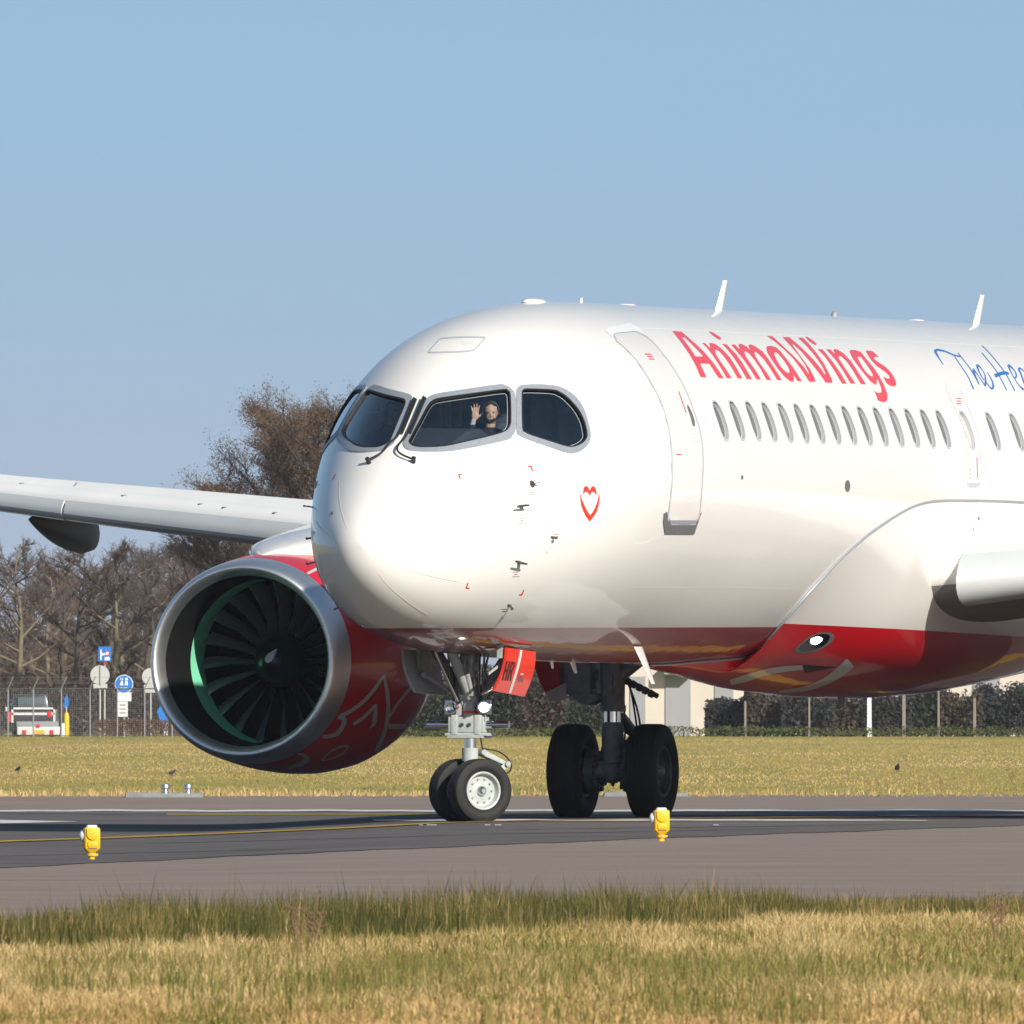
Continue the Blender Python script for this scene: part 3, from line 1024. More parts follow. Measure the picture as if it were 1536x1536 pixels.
decal('exit_arrow', [stroke(zl(*ZE, [(546, 1190), (550, 1395)]), 1.0)], 'print_red', ex, grid=9, step=2)
for y in (625, 650, 675, 1310, 1350, 1390):
    decal('stencil_print', [zl(*ZE, [((350 if y < 700 else 465), y - 4), ((395 if y < 700 else 495), y - 2), ((395 if y < 700 else 495), y + 6), ((350 if y < 700 else 465), y + 4)])], 'print_red' if y < 700 else 'print_grey', ex, grid=9, step=2)
ZH = ((440, 420), 3.072)
HT = [(625, 325), (665, 280), (690, 265), (800, 260), (875, 262), (885, 270), (850, 312), (815, 332), (700, 336), (630, 338)]
hatch = outline('roof_hatch', zl(*ZH, HT), 2.3, 'line_grey', plane)
decal('hatch_print', [zl(*ZH, [(778, 282), (838, 276), (826, 296), (776, 298)])], 'faint_grey', hatch, grid=6, step=3)
# small fittings on the side
for c, r_ in (((1271, 729), (4, 9)), ((1113, 716), (1.5, 3.5)), ((498, 770), (1.6, 2.4)), ((825, 783), (.8, .8)), ((820, 828), (.8, .8))):
    decal('drain_port', [[(c[0] + r_[0] * math.cos(t), c[1] + r_[1] * math.sin(t)) for t in [k * math.pi / 6 for k in range(12)]]], 'sill_grey', plane, grid=5, step=2, off=0.004 if c[0] < 1400 else 0.03)

# ---- air data probes on the nose
def probe(px, py, kind, mp=None):
    h = (mp or hit)(px, py)
    p, n = hp(*h), hn(*h)
    f = Vector((1, 0, 0))
    f = (f - n * f.dot(n)).normalized()
    s = n.cross(f)
    mb = MB()
    if kind == 'pitot':
        mb.prism([p + f * 0.02 - s * 0.008, p - f * 0.07 - s * 0.008, p - f * 0.03 + n * 0.11 - s * 0.008, p + f * 0.03 + n * 0.11 - s * 0.008], s * 0.016)
        mb.path([p - f * 0.05 + n * 0.115, p + f * 0.04 + n * 0.115, p + f * 0.17 + n * 0.115, p + f * 0.2 + n * 0.115], [0.012, 0.015, 0.012, 0.008], 8)
        mb.box(p + n * 0.004, (0.13, 0.02, 0.008), Matrix((f, s, n)).transposed())
    elif kind == 'vane':
        mb.lathe([(0.0, 0.05), (0.008, 0.048), (0.012, 0.0)], p, n, 16)
        mb.prism([p + n * 0.012 + f * 0.01, p + n * 0.10 - f * 0.05, p + n * 0.10 - f * 0.09, p + n * 0.012 - f * 0.05], s * 0.008)
    else:
        mb.path([p, p + n * 0.07, p + n * 0.085 + f * 0.05], [0.016, 0.013, 0.02], 8)
        mb.box(p + n * 0.003, (0.10, 0.03, 0.006), Matrix((f, s, n)).transposed())
    mb.v = [tuple(p + (Vector(v) - p) * 0.8) for v in mb.v]
    mb.obj('air_data_probe', 'probe_metal', plane)
for px, py, k in ((798, 726, 'vane'), (780, 760, 'pitot'), (777, 842, 'pitot'), (829, 806, 'ice'), (764, 908, 'ice')):
    probe(px, py, k)
    probe(px, py, k, hit_m)

# ---- aerials on the roof and under the belly
def blade_aerial(X, ph, h, c, sweep,  mat='white_paint', tilt=None):
    p, n = hp(X, ph), hn(X, ph)
    f = Vector((1, 0, 0))
    s = n.cross(f).normalized()
    mb = MB()
    lo, hi = [], []
    for t in range(12):
        a = 2 * math.pi * t / 12
        e = Vector((math.cos(a), math.sin(a)))
        lo.append(p - n * 0.03 + f * e.x * c / 2 + s * e.y * 0.022)
        hi.append(p + n * h + f * (e.x * c * 0.3 - sweep) + s * e.y * 0.012)
    mid = [(a + b) / 2 for a, b in zip(lo, hi)]
    mb.loft([lo, mid, hi])
    return mb.obj('blade_aerial', mat, plane)
def roofX(px):
    return 3.7 + ((px - 768) / 137.0 + 0.45) / 0.309
blade_aerial(roofX(1077), math.pi / 2, 0.33, 0.26, 0.27)
blade_aerial(roofX(1471) + .3, math.pi / 2, 0.33, 0.26, 0.27)
for px, l, h in ((800, 0.62, 0.045), (938, 0.3, 0.02), (1387, 0.34, 0.02)):
    X = roofX(px)
    mb = MB()
    c = hp(X, math.pi / 2)
    mb.ball(c, (l / 2, 0.10 if px > 810 else 0.11, h), 20, 8)
    mb.obj('flat_aerial', 'white_paint', plane)
mb = MB()
c = hp(roofX(870), math.pi / 2)
mb.tube(c - Vector((0, 0, .02)), c + Vector((0, 0, 0.05)), 0.018, 0.014)
mb.obj('roof_stub', 'white_paint', plane)
mb = MB()
c = hp(roofX(1258), math.pi / 2)
mb.lathe([(-0.01, 0.035), (0.03, 0.032), (0.05, 0.02), (0.06, 0)], c, (0, 0, 1), 14)
mb.obj('beacon', 'gear_dark', plane)
def belly_fin(pa, pb, c, X, mat):
    """swept aerial under the belly from pixel pa to pixel pb"""
    a, b = apx(*pa, X=X), apx(*pb, X=X + 0.15)
    f = Vector((1, 0, 0))
    mb = MB()
    s = Vector((0, 1, 0))
    mb.loft([[a + f * c / 2 + s * 0.012 * q, a - f * c / 2 + s * 0.012 * q] for q in (0,)], cap=False) if False else None
    lo = [a + f * c / 2 * math.cos(t) + s * 0.02 * math.sin(t) for t in [k * math.pi / 5 for k in range(10)]]
    hi = [b + f * c * 0.22 * math.cos(t) + s * 0.01 * math.sin(t) for t in [k * math.pi / 5 for k in range(10)]]
    mid = [(p + q) / 2 + Vector((-0.0, 0, 0)) for p, q in zip(lo, hi)]
    mb.loft([lo, mid, hi])
    return mb.obj('belly_aerial', mat, plane)
h1 = hit(956, 968)
belly_fin((957, 970), (980, 1026), 0.30, h1[0], 'art_white')
belly_fin((827, 988), (829, 1003), 0.12, 6.8, 'art_white')
belly_fin((857, 988), (864, 1010), 0.22, 7.5, 'art_white')

# ---- skin joints: thin proud seams round and along the fuselage, and the radome's lightning strips
def seam_ring(X, a0, a1, w=0.006):
    mb = MB()
    n = 48
    ph = [a0 + (a1 - a0) * k / n for k in range(n + 1)]
    mb.loft([[hp(X - w / 2, p, 0.0015) for p in ph], [hp(X + w / 2, p, 0.0015) for p in ph]], cap=False, closed=False)
    return mb.obj('skin_seam', 'seam_grey', fus, recalc=False)
def seam_line(x0, x1, ph, w=0.008, mat='seam_grey', name='skin_seam'):
    mb = MB()
    n = 40
    xs = [x0 + (x1 - x0) * k / n for k in range(n + 1)]
    r = sec(max(x0, 1.0))[0]
    mb.loft([[hp(x, ph - w / 2 / r, 0.004 if name != 'skin_seam' else 0.0015) for x in xs], [hp(x, ph + w / 2 / r, 0.004 if name != 'skin_seam' else 0.0015) for x in xs]], cap=False, closed=False)
    return mb.obj(name, mat, fus, recalc=False)
for X in (1.02, 4.55, 9.1, 12.6, 16.6, 20.4):
    seam_ring(X, -1.45, math.pi + 1.45)
for ph in (0.105, 1.02, -0.62):
    seam_line(6.55 if ph > 0 else 4.6, 23.5 if ph > 0 else 11.5, ph)
for ph in (-0.5, -1.05, 0.25, 0.85, math.pi - 0.25, math.pi + 0.5, math.pi - 0.85):
    seam_line(0.10, 0.95, ph, 0.010, 'strip_white', 'lightning_strip')

# ---- belly fairing round the wing roots, with its sealed front edge
ZF = ((1000, 740), 2.866)
BPX = zl(*ZF, [(340, 700), (400, 660), (470, 580), (560, 480), (640, 390), (740, 285), (840, 195), (930, 130), (1010, 80), (1080, 48), (1160, 33), (1300, 32), (1500, 38)])
BH = [hit(*p) for p in BPX]
BND = [(10.0, -math.pi / 2 + 0.01, 10.0), (10.6, -1.38, 10.7)] + [(h[0], h[1], None) for h in BH] + [(20.5, BH[-1][1] - 0.02, 20.6), (22.5, BH[-1][1] - 0.2, 22.4), (23.4, BH[-1][1] - 0.8, 23.4)]
BND = [b for b in BND[:2]] + [b for b in BND[2:] if b[0] > 10.6]
# arc length along the edge drives the spacing of the ribs, which fan out to the keel
bl = [0.0]
for a_, b_ in zip(BND, BND[1:]):
    bl.append(bl[-1] + (hp(a_[0], a_[1]) - hp(b_[0], b_[1])).length)
kx = [10.0 + 13.4 * (l / bl[-1]) ** 1.0 for l in bl]
for i, b_ in enumerate(BND):
    if b_[2] is not None:
        kx[i] = b_[2]
for i in range(1, len(kx)):
    kx[i] = max(kx[i], kx[i - 1] + 0.02)
sm = smooth_loop([(b_[0], b_[1], k) for b_, k in zip(BND, kx)], False, 6)
bl2 = [0.0]
for a_, b_ in zip(sm, sm[1:]):
    bl2.append(bl2[-1] + (hp(a_[0], a_[1]) - hp(b_[0], b_[1])).length)
bl2 = [l / bl2[-1] for l in bl2]
ZBX, ZBZ = [10, 10.7, 12.3, 14, 15.65, 17.3, 19, 20.6, 23.4], [1.735, 1.705, 1.60, 1.466, 1.41, 1.40, 1.444, 1.54, 1.735]
def edge_at(s):
    return [float(np.interp(s, bl2, [p[c] for p in sm])) for c in range(3)]
def fairing_pt(s, q):
    """s along the sealed edge from front to rear; q: 0 at the port edge, 1 at the keel, 2 at the starboard edge"""
    Xb, pb, Xk = edge_at(s)
    u = q if q <= 1 else 2 - q
    X = Xb + (Xk - Xb) * u
    ph = pb + (-math.pi / 2 - pb) * u
    w, zt, zb, zc = sec(X)
    a = hp(X, ph)
    zf = float(np.interp(X, ZBX, ZBZ))
    wf = w + 0.17 * sstep(11, 15.0, X) * (1 - sstep(20, 23.4, X))
    c, sn = math.cos(ph), math.sin(ph)
    k = 2 / 2.2
    b = A(X, wf * math.copysign(abs(c) ** k, c), zc - (zc - zf) * abs(sn) ** k if sn < 0 else zc + (zt - zc) * sn)
    m = sstep(0.0, 0.6, u)
    p = a.lerp(b, m) + hn(X, ph) * 0.014
    if q > 1:
        p = Vector((p.x, -p.y, p.z))
    return p
NXF, NQ = 90, 96
fv, ff = [], []
for i in range(NXF + 1):
    for k in range(NQ + 1):
        fv.append(fairing_pt(i / NXF, 2 * k / NQ))
for i in range(NXF):
    for k in range(NQ):
        a = i * (NQ + 1) + k
        ff.append((a, a + 1, a + NQ + 2, a + NQ + 1))
mb = MB()
mb.add(fv, ff)
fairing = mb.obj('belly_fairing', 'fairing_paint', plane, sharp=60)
FAIR = BVHTree.FromPolygons(fv, ff)
edge = [fairing_pt(i / 160, 0.0) for i in range(161)]
mb = MB()
for sgn in (1, -1):
    e = [Vector((p.x, p.y * sgn, p.z)) for p in edge]
    mb.path(e, 0.014, 6)
mb.obj('edge_seal', 'frame_grey', fairing)
ZG = ((1120, 900), 3.692)
lb = decal('landing_light', [smooth_loop(zl(*ZG, [(262, 275), (300, 235), (360, 192), (430, 176), (476, 185), (482, 215), (450, 250), (400, 276), (340, 292), (290, 292)]), True, 2)], 'sill_grey', plane, surf=FAIR, grid=4, step=2, off=0.004)
decal('reflector', [smooth_loop(zl(*ZG, [(290, 268), (330, 225), (380, 192), (435, 186), (460, 200), (440, 238), (395, 264), (340, 278)]), True, 2)], 'chrome', lb, surf=FAIR, grid=4, step=2, off=0.007)
decal('bulb', [smooth_loop(zl(*ZG, [(352, 222), (372, 206), (404, 204), (416, 213), (402, 231), (378, 243), (356, 239)]), True, 2)], 'lamp_lit', lb, surf=FAIR, grid=4, step=2, off=0.012)
strokes('belly_art', ZG, [([(-90, 455), (0, 430), (100, 400), (200, 381), (310, 372)], [30, 40, 36, 32, 26]), ([(180, 505), (330, 488), (450, 440), (530, 385), (575, 345)], [14, 28, 44, 58, 60])], 'art_white', fairing, surf=FAIR, grid=6, step=3, off=0.004)
for c_ in ((1468, 779), (1517, 783)):
    decal('drain_port', [[(c_[0] + 1.3 * math.cos(q_), c_[1] + 4.5 * math.sin(q_)) for q_ in [k * math.pi / 6 for k in range(12)]]], 'sill_grey', fairing, surf=FAIR, grid=5, step=2, off=0.004)
decal('air_scoop', [zl(*ZG, [(310, 360), (495, 372), (320, 402)])], 'seal_black', fairing, surf=FAIR, grid=8, step=3, off=0.004)
mb = MB()
p = apx(1262, 1046, X=17.0)
mb.tube(p + Vector((0, 0, .06)), p - Vector((0, 0, 0.05)), 0.05, 0.04)
mb.ball(p - Vector((0, 0, .06)), 0.035)
mb.obj('belly_beacon', 'gear_dark', plane)
mb = MB()
p, q = apx(1330, 1040, X=18.6), apx(1341, 1062, X=18.8)
mb.path([p + Vector((0, 0, .05)), p, q], [0.035, 0.03, 0.014], 8)
mb.obj('drain_mast', 'bare_metal', plane)

# ---- wings
def foil(t, n=22):
    """unit aerofoil, upper trailing edge -> nose -> lower trailing edge: (x, z)"""
    def th(x):
        return 5 * t * (0.2969 * math.sqrt(x) - 0.126 * x - 0.3516 * x * x + 0.2843 * x ** 3 - 0.1015 * x ** 4)
    def cam(x):
        return 0.02 * (1 - (2 * x - 1) ** 2) * 0.6
    xs = [0.5 * (1 - math.cos(math.pi * k / n)) for k in range(n + 1)]
    up = [(x, cam(x) + th(x)) for x in reversed(xs)]
    lo = [(x, cam(x) - th(x)) for x in xs[1:]]
    return up + lo
WY = [1.2, 2.0, 2.7, 5.9, 8.5, 11.0, 14.3, 17.5]
def le_x(y):
    return 13.8 + 0.55 * y
def chord(y):
    return float(np.interp(y, [1.2, 2, 5.9, 11, 17.5], [7.2, 6.8, 4.9, 3.6, 1.8]))
def le_z(y):
    return float(np.interp(y, [1.2, 2.0, 6.5, 11, 17.5], [2.80, 2.86, 3.33, 3.73, 4.5]))
def tk(y):
    return float(np.interp(y, [1.2, 5.9, 17.5], [0.165, 0.125, 0.105]))
def wing_loop(y, sg, pts, inc=R(2.5), dx=0.0, dz=0.0, rot=0.0, piv=(0.1, 0.0)):
    c = chord(y)
    out = []
    for x, z in pts:
        if rot:
            rx, rz = x - piv[0], z - piv[1]
            x, z = piv[0] + rx * math.cos(rot) + rz * math.sin(rot), piv[1] - rx * math.sin(rot) + rz * math.cos(rot)
        x, z = (x + dx) * c, (z + dz) * c
        out.append(A(le_x(y) + x * math.cos(inc) + z * math.sin(inc), sg * y, le_z(y) - x * math.sin(inc) + z * math.cos(inc)))
    return out
def make_wing(sg):
    mb = MB()
    wl = [wing_loop(y, sg, foil(tk(y))) for y in WY]
    mb.loft(wl)
    for fi, f in enumerate(mb.f):
        if len(f) == 4 and f[0] % len(wl[0]) >= 24:
            mb.mi[fi] = 1                                # grey underside
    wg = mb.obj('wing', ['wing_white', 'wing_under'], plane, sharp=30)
    for y0, y1 in ((2.04, 5.35), (6.35, 9.86), (9.90, 17.2)):
        mb = MB()
        loops, loops2 = [], []
        for y in np.linspace(y0, y1, 6):
            y = float(y)
            f = foil(tk(y), 30)
            up = [p for p in f[:31] if p[0] <= 0.17]
            lo = [p for p in f[31:] if p[0] <= 0.045]
            inn = [(0.05, lo[-1][1] + 0.02), (0.08, 0.03), (0.12, up[0][1] - 0.006)]
            kw = dict(dx=-0.042, dz=-0.004, rot=R(-15), piv=(0.14, 0.04))
            loops.append(wing_loop(y, sg, up + lo + inn, **kw))
        mb.loft(loops)
        n = len(loops[0])
        nu = len(up)
        # nose underside coloured greyer to stand for its shade
        for fi, f in enumerate(mb.f):
            k = f[0] % n
            if len(f) == 4 and nu - 5 <= k <= nu + len(lo) - 1:
                mb.mi[fi] = 1
        mb.obj('slat', ['wing_white', 'slat_shade_grey'], wg, sharp=25)
    return wg
wings = {s: make_wing(s) for s in (-1, 1)}
def canoe(y, sg, x0, L, r, drop):
    mb = MB()
    loops = []
    N = 14
    for i in range(N + 1):
        t = i / N
        rr = r * (0.04 + 0.96 * math.sin(math.pi / 2 * min(1.0, t / 0.7)) ** 0.9) * (1 - 0.25 * sstep(0.85, 1.0, t))
        z = le_z(y) - 0.10 * chord(y) * 0.6 + 0.06 - drop * t ** 1.3
        X = le_x(y) + x0 + L * t
        loops.append([A(X, sg * y + rr * 0.72 * math.cos(a), z - 0.12 + rr * 1.35 * math.sin(a)) for a in [2 * math.pi * k / 16 for k in range(16)]])
    mb.loft(loops)
    return mb
for sg in (-1, 1):
    for y, x0, L, r, d in ((10.8, 0.9, 2.2, 0.195, 0.14), (13.9, 0.8, 2.0, 0.18, 0.14)):
        canoe(y, sg, x0, L, r, d).obj('flap_track_fairing', 'fairing_shade_grey', wings[sg])
# small fittings on the slat
for px, py, wpx in ((33, 725, 5), (186, 743, 4), (301, 756, 4), (337, 761, 5), (413, 769, 4)):
    p = apx(px, py, X=le_x(8) if px < 200 else le_x(7.2))
    o, d = lray(px, py)
    me = wings[-1]
    best = None
    for ob in [wings[-1]] + children(wings[-1]):
        bm_ = BVHTree.FromPolygons([v.co for v in ob.data.vertices], [tuple(q.vertices) for q in ob.data.polygons])
        h = bm_.ray_cast(o, d)
        if h[0] is not None and (best is None or h[3] < best[3]):
            best = h
    if best:
        mb = MB()
        mb.box(best[0], (0.05, 0.05, 0.012), Matrix.Rotation(R(30), 3, 'Z'))
        mb.obj('vent_slot', 'sill_grey', wings[-1])

# ---- engines
EN_Y, EN_X, EN_Z = 5.9, 13.62, 1.79
def arc(cx, cr, rx, rr, a0, a1, n):
    return [(cx + rx * math.cos(a0 + (a1 - a0) * k / n), cr + rr * math.sin(a0 + (a1 - a0) * k / n)) for k in range(n + 1)]
LIP = [(0.17, 0.948), (0.09, 0.975), (0.04, 1.0), (0.01, 1.02), (0.0, 1.035), (0.008, 1.052), (0.035, 1.073), (0.09, 1.095), (0.18, 1.117), (0.29, 1.133), (0.40, 1.145)]
COWL = [(0.40, 1.145), (0.41, 1.147), (0.6, 1.168), (0.9, 1.20), (1.3, 1.23), (1.8, 1.25), (2.3, 1.25), (2.8, 1.215), (3.3, 1.13), (3.8, 1.0), (3.8, 0.98), (3.5, 1.02)]
def lathe_x(prof, n=72, droop=0.0):
    """turned about the engine axis (local -x is aft); the intake lip is canted a little"""
    mb = MB()
    vs, fs = [], []
    for a, r in prof:
        for k in range(n):
            t = 2 * math.pi * k / n
            y, z = r * math.cos(t), r * math.sin(t)
            cant = 0.045 * (z / 1.1) * max(0.0, 1 - a / 0.9)
            sq = 1.0
            vs.append(Vector((-(a - cant * -1.0), y, z * sq)))
    m = len(prof)
    for i in range(m - 1):
        for k in range(n):
            k2 = (k + 1) % n
            fs.append((i * n + k, i * n + k2, (i + 1) * n + k2, (i + 1) * n + k))
    mb.add(vs, fs)
    return mb
def engine(sg):
    loc = A(EN_X, sg * EN_Y, EN_Z)
    cw = lathe_x(COWL).obj('engine_cowl', 'red_paint', plane, sharp=50)
    cw.location = loc
    lip = lathe_x(LIP).obj('intake_lip', 'lip_metal', cw, sharp=80)
    lathe_x([(0.17, 0.948), (0.28, 0.922), (0.40, 0.908), (0.52, 0.905), (0.8, 0.915), (0.96, 0.922)]).obj('intake_duct', 'duct_black', cw)
    lathe_x([(0.96, 0.922), (1.2, 0.927), (1.45, 0.928)]).obj('rub_strip', 'primer_green', cw)
    lathe_x([(1.45, 0.928), (1.9, 0.92), (1.9, 0.2), (1.9, 0.0)]).obj('fan_case', 'duct_black', cw)
    lathe_x([(2.9, 0.86), (3.4, 0.72), (3.9, 0.58), (4.4, 0.42), (4.4, 0.36), (4.9, 0.02)], 40).obj('exhaust_nozzle', 'gear_dark', cw)
    hub = lathe_x([(0.98, 0.0), (0.985, 0.03), (1.0, 0.075), (1.05, 0.145), (1.13, 0.215), (1.22, 0.265), (1.33, 0.30), (1.75, 0.32)], 40).obj('fan', 'spinner', plane)
    hub.location = loc
    # 20 blades
    bl = MB()
    NR, NC = 9, 6
    def blade_pt(i, j, side):
        t = i / NR
        r = 0.28 + (0.918 - 0.28) * t
        tw = R(14 + 30 * t)
        ch = 0.20 + 0.03 * t
        u = j / NC
        le = 1.36 + 0.05 * math.sin(t * math.pi) - 0.04 * t
        a = ch * u
        x = le + a * math.cos(tw) + 0.03 * math.sin(math.pi * u) * side
        ang = (a * math.sin(tw)) / r * 0.9 + 0.03 * math.sin(math.pi * t) + side * 0.012 * math.sin(math.pi * min(1, u + 0.05))
        return Vector((-x, r * math.sin(ang), r * math.cos(ang)))
    for side in (-1, 1):
        vs = [blade_pt(i, j, side) for i in range(NR + 1) for j in range(NC + 1)]
        fs = [(i * (NC + 1) + j, i * (NC + 1) + j + 1, (i + 1) * (NC + 1) + j + 1, (i + 1) * (NC + 1) + j) for i in range(NR) for j in range(NC)]
        bl.add(vs, fs)
    for fi, f in enumerate(bl.f):
        if (f[0] % ((NR + 1) * (NC + 1))) % (NC + 1) == 0:
            bl.mi[fi] = 1                                # titanium leading edge
    bme = bl.mesh('fan_blade', ['blade', 'bare_metal'], sharp=60)
    for k in range(20):
        b = bpy.data.objects.new('fan_blade', bme)
        link(b, hub)
        b.rotation_euler = (2 * math.pi * k / 20 + 0.1, 0, 0)
    # pylon over the cowl
    mb = MB()
    loops = []
    y0 = sg * EN_Y
    for X, w_, zl_, zh in ((EN_X + 0.75, 0.03, 2.90, 2.985), (EN_X + 1.05, 0.24, 2.86, 3.06), (EN_X + 1.5, 0.42, 2.86, 3.15), (EN_X + 2.2, 0.5, 2.82, 3.25), (EN_X + 3.0, 0.42, 2.75, 3.36), (EN_X + 4.2, 0.30, 2.75, 3.40), (EN_X + 5.6, 0.14, 2.9, 3.25)):
        lp = []
        for k in range(16):
            a = 2 * math.pi * k / 16
            c, s = math.cos(a), math.sin(a)
            lp.append(A(X, y0 + w_ * math.copysign(abs(c) ** 0.8, c), (zl_ + zh) / 2 + (zh - zl_) / 2 * math.copysign(abs(s) ** 0.8, s)))
        loops.append(lp)
    mb.loft(loops)
    mb.obj('engine_pylon', 'white_paint', plane, sharp=70)
    return cw, hub
cowl, hub = engine(-1)
cowl['label'] = 'red engine cowl with pale flame line art'
cowl2, hub2 = engine(1)
off = cowl.location
NAC = BVHTree.FromPolygons([v.co + off for v in cowl.data.vertices], [tuple(p.vertices) for p in cowl.data.polygons])
ZN = ((480, 980), 8.085)
art = [([(245, 755), (330, 720), (480, 620), (620, 480), (770, 270)], [50, 46, 46, 44, 34]), ([(768, 262), (808, 450), (825, 640), (810, 820), (770, 980), (680, 1190)], [30, 46, 48, 46, 48, 50]),
       ([(215, 770), (290, 795), (262, 900), (180, 985), (30, 1010)], [50, 56, 52, 50, 50]), ([(400, 860), (520, 780), (670, 625)], [44, 42, 36]), ([(678, 612), (665, 760), (645, 860), (600, 905)], [20, 52, 46, 10]),
       ([(835, 775), (920, 640), (1000, 530), (1110, 400)], [24, 32, 38, 44]), ([(830, 880), (940, 885), (1045, 880)], [58, 60, 56]), ([(1030, 860), (1080, 790), (1140, 690)], [20, 14, 8]),
       ([(20, 1292), (120, 1192), (250, 1128), (335, 1120)], [14, 18, 24, 20]), ([(340, 1122), (310, 1175), (230, 1235), (120, 1278), (20, 1300)], [20, 22, 20, 16, 12])]
for pts, ws in art:
    ob = decal('line_art', [stroke(zl(*ZN, pts), [w_ / ZN[1] for w_ in ws])], 'art_white', cowl, surf=NAC, grid=3, step=2, off=0.004)
    ob.location = -off
for pts, ws in (([(835, 258), (884, 234)], [12, 14]), ([(790, 1118), (832, 1140), (812, 1165), (745, 1190)], [10, 24, 24, 16])):
    ob = decal('line_art', [stroke(zl((200, 780), 3.2, pts), [w_ / 3.2 for w_ in ws])], 'art_white', cowl, surf=NAC, grid=3, step=2, off=0.004)
    ob.location = -off
HUBV = BVHTree.FromPolygons([v.co + off for v in hub.data.vertices], [tuple(p.vertices) for p in hub.data.polygons])
ob = decal('spinner_mark', [smooth_loop(zl((200, 780), 3.2, [(690, 618), (680, 648), (662, 678), (642, 686), (631, 672), (640, 650), (664, 632)]), True, 2)], 'line_tape', hub, surf=HUBV, grid=2, step=1, off=0.004)
ob.location = -off

# ---- landing gear
def tyre_prof(Wd, D, rim):
    h, r = Wd / 2, D / 2
    g = 0.007 * D
    sh = [(-h * 0.62, rim), (-h * 0.80, rim + 0.015), (-h * 0.97, rim + (r - rim) * 0.30), (-h, rim + (r - rim) * 0.5), (-h * 0.96, rim + (r - rim) * 0.70), (-h * 0.84, r * 0.965), (-h * 0.66, r * 0.992)]
    tr = []
    for c in (-0.45, -0.15, 0.15, 0.45):
        tr += [(h * (c - 0.035), r * (1.0 - 0.006 * abs(c))), (h * (c - 0.03), r - g), (h * (c + 0.03), r - g), (h * (c + 0.035), r * (1.0 - 0.006 * abs(c)))]
    return sh + tr + [(-a, b) for a, b in reversed(sh)]
def wheel(name, c, ax, Wd, D, rim, mats, parent=plane):
    ax = Vector(ax).normalized()
    mb = MB()
    mb.lathe(tyre_prof(Wd, D, rim), c, ax, 56)
    w = mb.obj(name, ['tyre'], parent, sharp=35)
    mb = MB()
    h = Wd / 2
    c = Vector(c)
    for s in (1, -1):
        d = ax * s
        mb.lathe([(h * 0.62, rim * 1.02), (h * 0.80, rim * 1.0), (h * 0.82, rim * 0.97), (h * 0.78, rim * 0.90), (h * 0.5, rim * 0.86), (h * 0.28, rim * 0.80), (h * 0.24, rim * 0.70), (h * 0.30, rim * 0.40), (h * 0.34, rim * 0.30), (h * 0.34, 0)], c, d, 40)
    mb.lathe([(-h * 0.63, rim * 1.0), (h * 0.63, rim * 1.0)], c, ax, 40)
    mb.obj('rim', mats[0], w, sharp=35)
    u, v, _ = basis(ax)
    for s in (1, -1):
        mb = MB()
        for k in range(10):
            a = 2 * math.pi * k / 10
            q = c + (u * math.cos(a) + v * math.sin(a)) * rim * 0.62 + ax * s * h * 0.24
            mb.tube(q, q + ax * s * 0.018, 0.011, n=6)
        tag(mb.obj('bolt_circle', mats[1], w), kind='stuff')
    mb = MB()
    for s in (1, -1):
        mb.lathe([(h * 0.3, rim * 0.27), (h * 0.55, rim * 0.25), (h * 0.72, rim * 0.17), (h * 0.80, rim * 0.12), (h * 0.80, 0)], c, ax * s, 20)
    mb.obj('hub_cap', mats[2], w, sharp=35)
    return w
def lpath(mb, pts, r, n=10):
    mb.path([A(*p) for p in pts], r, n)

# nose gear, steered well to the airliner's right
NA = Vector((0.695, 0.719, 0)).normalized()       # axle
NAF = Vector((0.719, -0.695, 0))                  # rolling direction
for s, lab in ((1, 'near nose wheel with pale rim'), (-1, 'far nose wheel')):
    w = wheel('nose_wheel', Vector((0, 0, 0.341)) + NA * s * 0.22, NA, 0.235, 0.69, 0.205, ('rim', 'gear_dark', 'bare_metal'))
    w['label'] = lab
mb = MB()
mb.tube((0, 0, 1.02), (0, 0, 1.62), 0.088, 0.095, 20)
mb.tube((0, 0, 1.55), (0, 0, 1.95), 0.115, 0.115, 16)
mb.tube((0, 0, 1.36), (0, 0, 1.42), 0.105, 0.105, 20)
strut = mb.obj('nose_gear_leg', 'gear_grey', plane)
mb = MB()
mb.tube((0, 0, 0.34), (0, 0, 1.0), 0.068, 0.068, 24)
mb.obj('piston', 'chrome', strut)
mb = MB()
mb.tube((0, 0, 0.66), (0, 0, 0.80), 0.088, 0.088, 24)
mb.obj('collar', 'rim', strut)
mb = MB()
mb.tube((0, 0, 0.46), (0, 0, 0.50), 0.078, 0.078, 24)
mb.obj('collar', 'rim', strut)
mb = MB()
mb.tube(-NA * 0.2 + Vector((0, 0, .341)), NA * 0.2 + Vector((0, 0, .341)), 0.05, n=16)
mb.ball((0, 0, .36), 0.09)
mb.obj('axle', 'gear_grey', strut)
